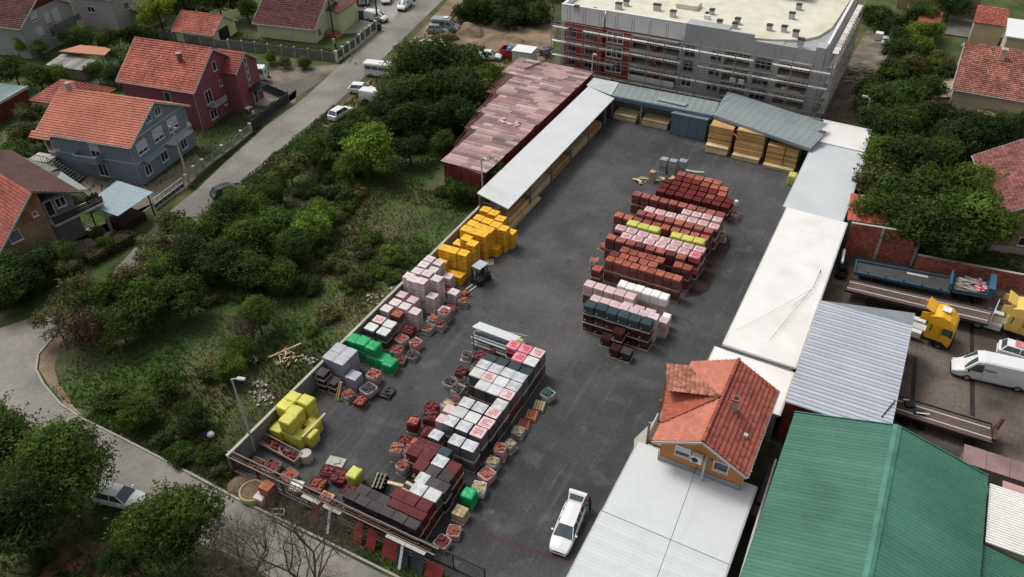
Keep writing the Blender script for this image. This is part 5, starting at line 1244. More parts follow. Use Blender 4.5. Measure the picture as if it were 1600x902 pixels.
# ---------------------------------------------------------------- forklift
r = root('forklift', 'small dark forklift with pale roof in front of the yellow heap', 'forklift', (-34.6,57.0,0), R_(-100))
mb = MB().loft([(-1.1,[(.5,.35),(.5,1.0),(0,1.05)]),(-.6,[(.55,.3),(.55,1.1),(0,1.15)]),(-.1,[(.55,.3),(.55,.95),(0,1.0)]),(.0,[(.5,.3),(.5,.6),(0,.6)]),(.75,[(.5,.3),(.5,.62),(0,.62)])])
part('body', mb, mat('forklift_paint', (.045,.045,.048), .5, .1), r); part('seat', MB().box(-.45,-.22,1.1,-.05,.22,1.25).box(-.55,-.22,1.1,-.45,.22,1.6), TYRE, r)
mb = MB()
for x_,y_ in ((-.7,-.45),(-.7,.45),(.6,-.45),(.6,.45)): mb.beam((x_,y_,.6),(x_*.85,y_,2.1),.06)
part('cab_frame', mb, DARK, r); part('roof_panel', MB().box(-.75,-.55,2.1,.65,.55,2.18), mat('forklift_roof', (.42,.45,.46), .5), r)
mb = MB()
for y_ in (-.3,.3): mb.box(.85,y_-.05,.1,.95,y_+.05,2.2)
mb.box(.85,-.249,2.1,.95,.249,2.19).box(.85,-.249,.4,.95,.249,.5); part('mast', mb, DARK, r)
for y_ in (-.25,.25): part('fork', MB().box(.96,y_-.06,.08,2.1,y_+.06,.13), GALV, r)
for x_,y_ in ((-.75,-.6),(-.75,.6),(.55,-.6),(.55,.6)):
    part('wheel', MB().lathe((x_,y_-.1,.3), [(.28,0),(.3,.03),(.3,.17),(.28,.2)], 14, axis='Y'), TYRE, r)
# ================================================================ HOUSES left
def band(r, L, D, z): part('floor_band', MB().box(-L-.03,-.05,z,.05,-.003,z+.14).box(.003,-.002,z,.05,D,z+.14), TRIMW, r)
r = gable_house('house', 'blue grey two storey house with orange tiled roof and shuttered gable windows', (-82.2,55.1,0), R_(10), 13.6, 10.9, 5.9, 8.9, LILH, TILEO, over=.55, seed=11)
band(r, 13.6, 10.9, 2.95)
part('gable_band', MB().box(.003,.3,5.95,.05,10.6,6.1), TRIMW, r)
for u,z,w_,h_,sh in ((4.0,7.4,1.1,1.1,0),(5.95,7.4,1.1,1.1,0),(1.65,4.6,1.9,1.6,.78),(4.8,4.75,1.9,1.7,.78),(7.8,4.75,1.9,1.7,.78),(1.45,1.5,1.2,1.4,0),(4.7,1.7,1.3,1.4,0),(8.7,1.4,1.2,1.4,0)):
    window(r, (0,u,z), 0, w_, h_, shutter=sh, glass=GLASS)
window(r, (-5.9,0,4.15), -HP, 1.5, 2.1, shutter=.6); window(r, (-13.0,0,3.9), -HP, 1.0, 2.1, mull=0); window(r, (-12.0,0,3.9), -HP, .8, 1.3, mull=1); window(r, (-5.7,0,1.4), -HP, 1.5, 1.9, mull=1)
part('balcony', MB().box(-8.6,-1.25,2.75,-5.0,0,2.95).box(-8.6,-1.25,2.95,-5.0,-1.12,3.7).box(-8.6,-1.119,2.95,-8.47,0,3.7).box(-5.13,-1.119,2.95,-5.0,0,3.7), LILH, r)
part('balcony', MB().box(0,5.6,2.8,1.25,9.8,2.97), TRIMW, r); mb = MB()
for k in range(15): mb.beam((1.2,5.65+k*.293,2.97),(1.2,5.65+k*.293,3.85),.03)
mb.beam((1.2,5.6,3.9),(1.2,9.8,3.9),.06); part('railing', mb, TRIMW, r)
part('door_canopy', MB().slab([(0,.9,3.1),(0,4.8,3.1),(.9,4.8,2.85),(.9,.9,2.85)], .08), LILH, r)
st = part('outside_stair', MB().box(-15.4,-1.9,2.2,-12.4,0,2.35).beam((-15.3,-1.8,0),(-15.3,-1.8,2.2),.15), CONCL, r)
for k in range(11): part('step', MB().box(-12.38+k*.36,-1.9,2.15-k*.19,-12.05+k*.36,-.7,2.22-k*.19), CONC, r)
mb = MB().beam((-15.3,-1.9,3.2),(-12.4,-1.9,3.2),.06).beam((-12.4,-1.9,3.2),(-8.3,-1.9,1.1),.06)
for k in range(14):
    x_ = -15.2+k*.5; zt = 3.2 if x_ < -12.4 else 3.2-(x_+12.4)*.51; mb.beam((x_,-1.9,zt-.95),(x_,-1.9,zt),.035)
part('railing', mb, DARK, r)
mb = MB().box(-16,-2.5,4.95,-13.6,-.6,5.1); tiles(r, (-14.6,-1.1,5.15),(-11.4,-1.1,5.15),(-11.4,-.3,5.75),(-14.6,-.3,5.75), TILEO, seed=3)
chimney(r, -12.6, 5.6, 8.2, 9.7, .5, CONCL); part('satellite_dish', MB().lathe((.5,9.9,3.6), [(.05,0),(.35,.08),(.42,.16)], 12, axis='Y'), WHITE, r)

r = gable_house('house', 'maroon two storey house with wide orange red tiled roof and side wing', (-86.2,69.6,0), R_(8), 12.3, 10.4, 6.2, 9.9, PURP, TILEF, over=.5, seed=13)
for u,z,w_,h_,m_ in ((5.1,7.4,.85,1.35,0),(2.5,4.0,1.4,1.9,1),(2.6,1.4,1.4,1.5,1),(5.5,4.75,.55,.95,0),(5.5,1.9,.6,1.0,0)): window(r, (0,u,z), 0, w_, h_, mull=m_)
window(r, (-4.8,0,4.4), -HP, 1.1, 1.45, mull=0)
part('balcony', MB().box(0,1.8,2.7,1.3,4.6,2.85).box(1.2,1.8,2.85,1.3,4.6,3.55), mat('balcony_pale', (.34,.31,.32), .8), r)
chimney(r, -3.6, 3.0, 7.6, 9.6, .5, mat('chimney_brown', (.20,.10,.06), .9), CONCL)
part('wing_wall', MB().extr([(0,6.3,0),(0,11.4,0),(0,11.4,6.4),(0,8.9,8.2),(0,6.3,6.4)], (2.3,0,0)), PURP, r)
tiles(r, (-.5,5.9,6.12),(2.6,5.9,6.12),(2.6,8.9,8.25),(-2.0,8.9,8.25), TILER, seed=14); tiles(r, (2.6,11.9,6.05),(-.5,11.9,6.05),(-2.0,8.9,8.25),(2.6,8.9,8.25), TILER, seed=15)
part('fascia', MB().beam((2.66,5.9,6.05),(2.66,8.9,8.18),.05,.2), TRIMW, r); part('fascia', MB().beam((2.66,8.9,8.175),(2.66,11.9,5.98),.05,.2), TRIMW, r)
for z in (3.6,4.7,5.8,6.9): window(r, (2.3,8.9,z), 0, .6, .95, mull=0, sill=False)
window(r, (2.3,9.6,1.15), 0, .95, 2.1, mull=0, sill=False); window(r, (2.3,10.8,2.3), 0, .6, 1.1, mull=0)
part('door_canopy', MB().slab([(2.3,8.2,3.0),(2.3,11.4,3.0),(3.6,11.4,2.7),(3.6,8.2,2.7)], .07), DARK, r); part('porch_step', MB().box(2.31,8.9,0,4.4,11,.35), CONCL, r)
single('garden_set', MB().box(-.5,-.5,.7,.5,.5,.76).box(-.05,-.05,0,.05,.05,.69).box(-1.1,-.3,0,-.7,.1,.45).box(.8,-.3,0,1.2,.1,.45), WHITE, 'white garden table and stools at the maroon house porch', 'garden set', tuple(P(388,172,.35)-Vector((0,0,.35))))

r = gable_house('house', 'pale lime green single storey house with dark red tiled roof', (-92.3,102.0,0), R_(10), 11.2, 10.6, 2.9, 6.3, LIME, TILEB, over=.55, seed=17)
window(r, (-5.0,0,1.75), -HP, 1.4, 1.5, shutter=.98); window(r, (0,1.5,1.35), 0, 1.0, 1.3); window(r, (0,5.5,4.3), 0, .8, 1.0); window(r, (0,6.5,1.2), 0, 1.0, 2.0, mull=0)
part('annex_wall', MB().box(.01,5.0,0,2.2,12,3.9), LIME, r); part('annex_roof', MB().slab([(-.3,4.6,4.3),(2.7,4.6,3.9),(2.7,12.4,3.9),(-.3,12.4,4.3)], .12), TILEB, r)
for k in range(5): part('porch_step', MB().box(.5+k*.45,2.6,0,.93+k*.45,4.6,1.0-k*.18), mat('terracotta', (.30,.13,.085), .9), r)
r = gable_house('garage_house', 'small pale lime garage with red tiled roof behind the maroon house', (-107.3,93.6,0), R_(10), 7.6, 6.6, 2.2, 4.1, LIME, TILEF, over=.4, seed=19)
part('garage_door', MB().box(.003,1.6,0,.06,4.4,2.1), DARK, r)
r = gable_house('house', 'grey three level house with brown tiled roof at the top left corner', (-131,76,0), R_(10), 22, 11.4, 5.6, 9.0, PLASG, TILEB, over=.6, seed=21)
for u,z,w_,h_,sh in ((3.2,6.0,1.5,1.4,.85),(5.6,5.0,1.1,1.5,.95),(7.6,4.7,1.5,2.3,.95),(3.3,3.6,1.4,1.3,.9),(5.6,2.3,1.0,1.4,0)): window(r, (0,u,z), 0, w_, h_, shutter=sh)
part('balcony', MB().box(0,5.2,3.0,1.4,11.2,3.2).box(1.3,5.2,3.2,1.4,11.2,4.0), mat('terrace_grey', (.16,.16,.165), .9), r)
part('gable_cladding', MB().extr([(.004,2.4,7.0),(.004,9.0,7.0),(.004,5.7,8.9)], (.05,0,0)), REDW, r)
r = gable_house('house', 'pale two storey house with curved porch balcony at the top edge', (-126.5,90.5,0), R_(10), 9, 14, 6.3, 9.2, mat('wall_pale_grey', (.47,.44,.45), .9, .05), TILEB, over=.4, seed=23)
window(r, (-5,0,3.9), -HP, 1.6, 1.0); window(r, (0,3,4.0), 0, 1.2, 1.2); window(r, (0,9,1.3), 0, 1.4, 1.6)
part('porch', MB().lathe((1.2,6,3.0), [(2.6,0),(2.7,.1),(2.7,.25),(2.5,.3)], 20).lathe((1.2,6,.0), [(2.6,0),(2.6,.3)], 20), CONCL, r)
for a in range(5): part('column', MB().tube((1.2+2.3*math.cos(-1.3+a*.65),6+2.3*math.sin(-1.3+a*.65),.3),(1.2+2.3*math.cos(-1.3+a*.65),6+2.3*math.sin(-1.3+a*.65),3.0),.16,n=8), CONCL, r)
mb = MB()
for a in range(22):
    t = -1.5+a*.14; mb.tube((1.2+2.55*math.cos(t),6+2.55*math.sin(t),3.3),(1.2+2.55*math.cos(t+.14),6+2.55*math.sin(t+.14),3.3),.04,n=4).tube((1.2+2.55*math.cos(t),6+2.55*math.sin(t),3.3),(1.2+2.55*math.cos(t),6+2.55*math.sin(t),4.2),.03,n=4).tube((1.2+2.55*math.cos(t),6+2.55*math.sin(t),4.2),(1.2+2.55*math.cos(t+.14),6+2.55*math.sin(t+.14),4.2),.05,n=4)
part('railing', mb, DARK, r)
# hip roofed outbuilding between blue and maroon houses
r = root('hip_roof_hut', 'low hut with hipped red tiled roof behind the blue grey house', 'outbuilding', (-112,62,0), R_(10))
part('wall', MB().box(.5,.5,0,9,6.2,2.4), CREAM, r); c_ = (4.6,3.6,4.6)
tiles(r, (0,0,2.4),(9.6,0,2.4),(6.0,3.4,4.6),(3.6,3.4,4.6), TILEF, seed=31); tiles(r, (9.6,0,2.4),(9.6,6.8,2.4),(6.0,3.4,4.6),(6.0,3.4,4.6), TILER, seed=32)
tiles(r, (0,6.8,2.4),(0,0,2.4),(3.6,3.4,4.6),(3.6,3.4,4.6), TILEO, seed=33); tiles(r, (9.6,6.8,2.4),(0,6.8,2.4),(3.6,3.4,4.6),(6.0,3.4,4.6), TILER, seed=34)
r = root('garden_shelter', 'garden shelter with flat orange roof sheet behind the blue house', 'shelter', (-122,76.5,0), R_(4))
part('roof', MB().slab([(-.6,-.9,3.0),(7.6,.6,3.0),(6.9,2.7,3.1),(5.4,2.9,3.1),(.8,2.2,3.1)], .14), mat('roof_flat_orange', (.46,.20,.115), .8, .08), r)
me = MB().box(-.07,-.07,0,.07,.07,2.85).mesh('post', TIMBG)
for q in ((.3,0),(6.6,.8),(1.0,1.9),(5.8,2.4)): link('post', me, r, (q[0],q[1],0))
r = root('grey_lean_to', 'low shed with weathered grey plank roof beside the orange shelter', 'shed', (-122.5,72.6,0), R_(8))
part('wall', MB().box(.3,.3,0,6.8,3.2,1.7), TIMBG, r)
for k in range(9): part('roof_board', MB().slab([(k*.8,0,1.85),(k*.8+.76,0,1.85),(k*.8+.76,3.6,2.25),(k*.8,3.6,2.25)], .05), mat('weathered', (.27,.26,.24), .95, .25, .8, .2, rand=.25), r)
r = root('brick_outbuilding', 'red brick outbuilding with glassy green flat roof at the left edge', 'outbuilding', (-121,58.5,0), R_(12))
part('wall', MB().box(-2,-5,0,6.4,4.6,2.7), REDW, r); part('roof', MB().box(-2.2,-5.2,2.72,6.6,4.8,2.86), mat('glassy_green', (.10,.17,.16), .2, .3, .6), r); part('roof_rim', MB().box(6.61,-5.2,2.6,6.75,4.8,3.0).box(-2.2,-5.35,2.6,6.75,-5.21,3.0), GALV, r)

# brick gable house at the left edge
r = root('brick_house', 'unplastered brick gable house with red tiled roof at the left edge', 'house', (-79.8,37.6,0), R_(-10))
zr_ = 8.2
part('wall', MB().extr([(0,-4.4,0),(0,3.1,0),(0,3.1,7.6),(0,2.5,zr_),(0,-4.4,1.9)], (-15,0,0)), BRICKT, r)
part('brick_patch', MB().extr([(.003,.6,5.0),(.003,2.6,5.0),(.003,3.0,7.5),(.003,2.5,8.05),(.003,.9,6.8)], (.03,0,0)), BRICKR, r)
tiles(r, (-15.4,-5.0,1.45),(.45,-5.0,1.45),(.45,2.5,zr_+.05),(-15.4,2.5,zr_+.05), TILER, seed=41)
tiles(r, (.75,7.2,5.95),(-15.4,7.2,5.95),(-15.4,2.5,zr_+.05),(.45,2.5,zr_+.05), mat('tile_brown_flat', (.10,.052,.045), .9, .2, .5, v=.1), .5, .4, seed=42)
part('fascia', MB().beam((.5,-5,1.38),(.5,2.5,zr_),.06,.2), TRIMW, r)
part('annex_wall', MB().box(-12,3.11,0,-1.0,6.6,6.0), mat('wall_annex_grey', (.19,.20,.21), .9, .08), r)
window(r, (0,-.6,4.2), 0, 1.3, 1.35, glass=mat('pane_grey', (.16,.18,.19), .3), mull=0); window(r, (0,2.1,5.6), 0, .6, .6, mull=0); window(r, (0,-.9,1.15), 0, 1.1, 1.2); window(r, (0,2.0,1.4), 0, 1.2, .7, frame=TRIMW, mull=0)
window(r, (-1.0,4.0,4.9), 0, .9, 1.9, mull=0, sill=False); window(r, (-1.0,5.3,5.1), 0, 1.1, 1.2)
part('balcony', MB().box(-.99,3.2,3.6,.9,9.0,3.8), CONCL, r)
for k in range(4): part('rail_board', MB().box(.82,3.2,3.9+k*.22,.88,9.0,4.07+k*.22), DARK, r)
part('column', MB().box(.5,8.6,0,.75,8.9,3.59), CONCL, r)
mb = MB()
for k in range(5): mb.lathe((.1-.2*(k%2),7.6+.3*k,4.0), [(.1,0),(.22,.5),(.12,1.0)], 8)
part('balcony_plants', mb, mat('pot_plants', (.04,.06,.025), .9, .4, 4), r)
r = root('carport', 'carport with light steel blue ribbed roof beside the street', 'carport', (-80.9,45.4,0))
sheets(r, (.9,.2,3.2), (5.4,0,0), (-.6,5.2,.25), mat('roof_steel_blue', (.30,.40,.44), .5, .06), .9, .3, .04)
me = MB().box(-.06,-.06,0,.06,.06,3.1).mesh('post', DARK)
for q in ((1.0,.4),(6.1,.4),(.4,5.0),(5.7,5.0)): link('post', me, r, (q[0],q[1],0))
part('stored_box', MB().box(2.2,1,0,5.2,4.2,1.1), mat('dark_brown', (.04,.02,.018), .9), r)
sg = P(165,500-0,0); q = P(168,350,.8); single('garden_bench', MB().box(-.7,-.3,.42,.7,.25,.48).box(-.7,.2,.48,.7,.26,.9).box(-.65,-.25,0,-.55,.2,.41).box(.55,-.25,0,.65,.2,.41), GALV, 'grey garden bench beside the carport hedge', 'bench', (q.x-1.2,q.y-1.4,0))
part_y = P(15,262,0)
single('white_wall_piece', MB().box(0,0,0,5,.3,2.0), TRIMW, 'short pale garden wall at the left edge beside brown roof', 'wall', tuple(P(-30,275,0)))

# ---------------------------------------------------------------- fences left
def fence_line(name, label, pts, h, post, panel, step=2.4, pst=.22, ph=None, plinth=.5, pm=None, cat='fence', grille=False):
    r = root(name, label, cat, (pts[0][0],pts[0][1],0)); O = Vector((pts[0][0],pts[0][1],0)); ph = ph or h-.12
    for a, b in zip(pts[:-1], pts[1:]):
        a, b = Vector((a[0],a[1],0))-O, Vector((b[0],b[1],0))-O; d_ = b-a; n = max(1, round(d_.length/step)); ang = math.atan2(d_.y,d_.x)
        for k in range(n+1):
            q = a+d_*(k/n)
            pm_ = MB().box(-pst/2,-pst/2,0,pst/2,pst/2,h); o = link('post', pm_.mesh('post', post), r, tuple(q), ang)
            part('post_cap', MB().box(-pst/2-.04,-pst/2-.04,h+.002,pst/2+.04,pst/2+.04,h+.08), post, o)
        s_ = d_.length/n
        for k in range(n):
            q = a+d_*(k/n); mb = MB()
            if plinth: part('plinth', MB().box(pst/2,-.08,0,s_-pst/2,.08,plinth), post, r, loc=tuple(q), rz=ang)
            if grille:
                x_ = pst/2+.08
                while x_ < s_-pst/2: mb.box(x_,-.015,plinth+.05,x_+.03,.015,ph); x_ += .14
                mb.box(pst/2,-.02,ph-.05,s_-pst/2,.02,ph).box(pst/2,-.02,plinth+.04,s_-pst/2,.02,plinth+.08)
            else: mb.box(pst/2+.01,-.04,plinth+.01,s_-pst/2-.01,.04,ph)
            part('panel', mb, panel, r, loc=tuple(q), rz=ang)
    return r
PANG = mat('fence_panel_grey', (.09,.095,.10), .7, .1); POSTC = mat('fence_post_cream', (.56,.55,.47), .9, .08)
fence_line('street_fence', 'cream pillar fence with dark panels before the lime house', [(-84.0,97.0),(-84.6,102.8),(-85.3,106.4),(-86.1,110.9)], 1.9, POSTC, PANG, 2.1, .35)
fence_line('garden_wall', 'long grey concrete panel wall between the lime and maroon gardens', [(-104,93.7),(-84.2,97.1)], 1.7, CONCL, mat('panel_old_grey', (.17,.17,.155), .95, .2), 2.6, .16, plinth=.0)
fence_line('garden_wall', 'pale wall continuing behind the maroon roof to the left', [(-118.5,92.0),(-104.2,93.6)], 1.5, CONCL, mat('panel_old_grey', (0,0,0)), 3.0, .16, plinth=.0)
fence_line('dark_fence', 'dark closed panel fence round the maroon house front garden', [(-80.0,72.6),(-80.9,78.0),(-81.4,82.0),(-89.0,83.6)], 1.6, PANG, mat('panel_charcoal', (.030,.033,.040), .6, .1), 2.4, .12, plinth=.25)
fence_line('iron_fence', 'pale pillar iron fence before the blue grey house', [(-77.9,59.6),(-78.4,63.2),(-78.8,67.5),(-79.6,71.8)], 1.5, CONCL, STEEL, 2.2, .3, grille=True, plinth=.35)
r = root('driveway_gate', 'pale metal lattice gate at the blue house driveway', 'gate', (-76.5,51.6,0), R_(97))
mb = MB()
for z in (.15,.75,1.45): mb.beam((0,0,z),(5.4,0,z),.07)
for k in range(8): mb.beam((k*.77,0,.15),(k*.77,0,1.45),.06)
part('gate_frame', mb, TRIMW, r); part('lattice', MB().box(.0,.04,.16,5.4,.05,.7), PANG, r)
fence_line('court_fence', 'grey closed fence round the parking court behind the lime house', [(-96,114.0),(-89.0,115.0),(-86.5,111.3)], 1.8, PANG, PANG, 2.4, .12, plinth=.2)
fence_line('back_fence', 'dark fence at the far side of parking court', [(-104,121),(-93.5,126.4),(-88.5,127)], 1.8, PANG, mat('panel_charcoal', (0,0,0)), 2.6, .12, plinth=.2)
mb = MB().box(-.55,-.4,.1,.55,.4,1.1); q = P(740-149.5+0,51,0)
r = root('waste_bin', 'dark green wheeled waste container beside the cream fence', 'waste bin', (-86.3,111.6,0)); part('bin', MB().loft([(-.6,[(.35,.12),(.42,1.1),(0,1.15)]),(.6,[(.35,.12),(.42,1.1),(0,1.15)])]), mat('bin_green', (.012,.04,.035), .5), r); part('lid', MB().box(-.64,-.46,1.16,.64,.46,1.24), mat('bin_green', (0,0,0)), r)
for k in (-.5,.5): part('wheel', MB().lathe((k,-.3,.1), [(.1,0),(.1,.06)], 10, axis='Y'), TYRE, r)
# ================================================================ HOUSES right
e1 = P(1492,138,5.2); rg = P(1500,50,8.6)
D_ = (rg.y-e1.y)*2
r = gable_house('house', 'cream house with orange red tiled roof and three chimneys, upper right', (5.1,e1.y+min(D_,16)+.4,0), math.pi, 14, min(D_,16), 5.2, 8.4, CREAM, TILEW, over=.5, gov=.3, seed=51)
D_ = min(D_,16)
window(r, (0,D_*.55,6.4), 0, .5, 1.1, mull=0); window(r, (0,D_*.75,3.2), 0, .9, 1.2, mull=0)
chimney(r, -4.6, D_*.62, 6.9, 9.0, .7, CREAM); chimney(r, -8.0, D_*.78, 6.3, 8.2, .7, CREAM); chimney(r, -8.9, D_*.5, 8.0, 9.8, .6, CREAM)
part('annex_wall', MB().box(.01,D_*.55,0,2.2,D_*.9,2.6), CREAM, r); part('annex_roof', MB().slab([(.0,D_*.5,3.3),(0,D_*.93,3.3),(2.6,D_*.93,2.7),(2.6,D_*.5,2.7)], .12), TIMBG, r)
part('lower_wall', MB().box(-13.9,D_+.01,0,-3.5,D_+2.0,3.0), BRICKT, r)
r = gable_house('house', 'tan brick house with mottled red tiled roof at the right edge', (12.3,86.9,0), R_(-75.5), 12, 9, 5.0, 7.6, BRICKT, TILEB2, over=.6, gov=.5, seed=53)
for u,z,w_,h_ in ((1.4,3.6,.7,.8),(3.2,1.5,1.3,1.1)): window(r, (0,u,z), 0, w_, h_, mull=0)
window(r, (-8.6,0,3.6), -HP, .9, 1.6, mull=0)
part('plinth', MB().box(-11,-.35,0,.3,-.01,.8).box(.01,-.3,0,.35,9,.7), CONCL, r)
a, b = P(1400,14,0), P(1560,22,0)
r = root('tan_block', 'tan building with white shuttered windows at the top right edge', 'building', (a.x,a.y,0)); part('wall', MB().box(0,0,0,13,8,5), BRICKT, r)
for k in range(3): window(r, (5.0+k*2.5,0,3.6), -HP, 1.5 if k != 1 else .9, 1.3, shutter=1)
part('roof', MB().box(-.3,-.4,5.01,13.3,8.2,5.2), TIMBG, r)
a = P(1432,44,3); r = root('small_red_hut', 'small hut with red tiled roof beside the yard top right', 'hut', (a.x,a.y,0)); part('wall', MB().box(0,0,0,3,6,2.6), CREAM, r); tiles(r, (-.2,-.3,2.6),(3.2,-.3,2.6),(3.2,6.3,4.0),(-.2,6.3,4.0), TILEF, seed=61)
a = P(1500,62,0); single('grey_yard_slab', MB().box(-3,-1,0,15,9,.25), mat('slab_dirty', (.14,.13,.125), .95, .35, .4, .2), 'dirty grey concrete terrace behind the cream house', 'terrace', (a.x+.5,a.y+2,0))
a = P(1575,56,4.6); r = root('white_flat_roof_block', 'block with flat white roof at the upper right edge', 'building', (a.x,a.y,0)); part('wall', MB().box(0,0,0,12,8,4.4), CREAM, r); part('roof', MB().box(-.3,-.3,4.42,12.3,8.3,4.62), WHITE, r)
a = P(1550,52,2); r = root('small_tile_annex', 'small annex with orange tiled roof behind the cream house ridge', 'annex', (a.x-3,a.y,0)); part('wall', MB().box(0,0,0,4.4,4,3.4), CREAM, r); tiles(r, (-.2,-.3,3.4),(4.6,-.3,3.4),(4.6,4.2,4.8),(-.2,4.2,4.8), TILEF, seed=62)
# scattered building site materials right of the apartment block
for k,(px,py,t) in enumerate([(1340,112,0),(1358,115,0),(1348,105,0),(1335,118,1),(1325,128,1),(1372,62,2),(1388,50,2),(1382,75,3),(1395,56,2),(1345,125,1),(1384,68,3)]):
    q = P(px,py,0); mb = MB()
    if t == 2: mb = MB().box(-.6,-.6,.1,.6,.6,1.2); single('white_crate', mb, WHITE, 'white cube shaped container on the building site, %s from the left' % ORD[[0,1,2].index([5,6,8].index(k))], 'container', (q.x,q.y,0), 'white containers on the site track')
    elif t == 3: single('mixer_frame', MB().box(-.7,-.7,.9,.7,.7,1.0).box(-.65,-.65,0,-.55,-.55,.89).box(.55,-.65,0,.65,-.55,.89).box(-.65,.55,0,-.55,.65,.89).box(.55,.55,0,.65,.65,.89), GALV, 'grey site table near the white containers, %s one' % ('near' if py > 70 else 'far'), 'site table', (q.x,q.y,0))
    else:
        for j in range(9): mb.cbox((rp.uniform(-1,1),rp.uniform(-1,1),.08+.06*j),(rp.uniform(1,2.6),.2,.06),rp.uniform(-.5,1),rp.random())
        single('board_heap', mb, TIMBG, 'heap of site boards beside the building track, %s in the row' % ORD[[0,1,2,3,4,9].index(k)], 'board heap', (q.x,q.y,0), 'board heaps on the site track')
a, b = P(1420,10,0), P(1396,75,0)
fence_line('site_fence', 'pale garden fence between the building track and the tree garden', [(a.x,a.y),(b.x,b.y),(b.x-.6,b.y-12)], 1.3, CONCL, CONCL, 3, .12, plinth=0)
# soil heaps and rubble left of the apartment block
for k,(px,py,sx,sy,h) in enumerate([(735,52,6,4,1.6),(700,60,4,3,1.3),(725,34,3,3,1.8),(790,42,7,3,1.2),(690,72,3,2,.8),(800,62,5,2,.7)]):
    q = P(px,py,0); mb = MB(); n = 26
    for j in range(6):
        pass
    rings = []; vs = []
    for j in range(7):
        for i in range(n):
            a_ = 2*math.pi*i/n; rad_ = 1-j/6.5; no = noise.noise(Vector((px+math.cos(a_)*2*rad_,py+math.sin(a_)*2*rad_,k)))
            vs.append((sx/2*rad_*math.cos(a_)*(1+.35*no), sy/2*rad_*math.sin(a_)*(1+.35*no), h*(1-rad_**1.6)*(1+.4*no) if j else -.05))
    mb.add(vs, [(j*n+i,j*n+(i+1)%n,(j+1)*n+(i+1)%n,(j+1)*n+i) for j in range(6) for i in range(n)]+[tuple(6*n+i for i in range(n))])
    single('soil_heap', mb, [SOIL, mat('soil_red_brown', (.13,.07,.045), 1, .3, 1, .2, bump=.6), GRAV, SOIL, mat('rubble_pale', (0,0,0)), SOIL][k], ['sandy soil heap beside the dark shrubs at the top','red brown soil heap next to the parked silver car','grey gravel heap beside the parked grey van','long sandy heap before the apartment block','pale rubble heap right of the street','low sandy mound above the pink roof'][k], 'soil heap', (q.x,q.y,0), smooth=True)
for k in range(19):
    q = P(rp.uniform(655,700),rp.uniform(62,84),0)
    single('concrete_block', MB().cbox((0,0,.2),(rp.uniform(.5,1.3),rp.uniform(.3,.6),rp.uniform(.2,.45)),rp.uniform(0,3),rp.random(),ry=rp.uniform(-.3,.3)), CONCL if k % 3 else CREAM, None, 'rubble block', (q.x,q.y,0), 'rubble blocks beside the street')

q0 = P(684,47,0)
for i, o in enumerate(sorted([o for o in COL.objects if o.name.startswith('concrete_block')], key=lambda o: (o.location-q0).length)):
    o['label'] = 'pale rubble block, %s nearest block to the silver hatchback' % ORD[i]
r = root('grey_ribbed_shed', 'low shed with dull brown ribbed roof behind the brick house', 'shed', tuple(P(60,290,0)))
sheets(r, P(20,272,2.8)-r.location, P(95,268,2.8)-P(20,272,2.8), P(60,300,2.6)-P(20,272,2.8), mat('roof_dull_brown', (.13,.105,.095), .8, .2), 1, .25, .04)
part('wall', MB().box(-5,-1.5,0,3,1.5,2.5), CONC, r)
# ================================================================ VEHICLES
PW = mat('car_paint_white', (.72,.73,.73), .25, .02, 1, 0, spec=.6); PS = mat('car_paint_silver', (.33,.35,.37), .3, .02, 1, 0, metal=.3); PK = mat('car_paint_black', (.02,.02,.022), .25, .02, 1, 0)
PR = mat('car_paint_red', (.30,.02,.015), .35, .05, 1, 0); PY = mat('cab_paint_yellow', (.80,.42,.02), .3, .04, 1, 0, spec=.6); PYP = mat('cab_paint_pale_yellow', (.80,.52,.12), .3, .04, 1, 0, spec=.6); PBL = mat('frame_paint_blue', (.045,.13,.20), .5, .1)
CG = mat('car_glass', (.055,.085,.09), .05, .1, 2, 0, spec=.9); TRM = mat('car_trim_black', (.015,.015,.016), .6, .1, 2, 0)
LGT = mat('headlight', (.60,.62,.64), .1, 0, 1, 0); LGR = mat('taillight', (.35,.01,.01), .2, 0, 1, 0); RIM = mat('wheel_rim', (.35,.36,.37), .3, .05, 2, 0, metal=.5)
def wheels(r, xs, y, rad, w_=.2, rim=RIM):
    for x in xs:
        for s in (-1,1):
            t = part('wheel', MB(), TYRE, r, loc=(x,s*y,rad)); t.data = MB().lathe((0,-w_/2,0), [(rad*.9,0),(rad,.03),(rad,w_-.03),(rad*.9,w_)], 16, axis='Y').mesh('wheel', TYRE)
            part('rim', MB().lathe((0,s*(w_/2+.004)-.01,0), [(rad*.6,0),(rad*.62,.02)], 10, axis='Y'), rim, t)
            part('wheel_arch', MB().lathe((x,s*(y+w_/2-.06)-.02,rad+.02), [(rad*1.2,0),(rad*1.22,.04)], 18, axis='Y'), TRM, r)
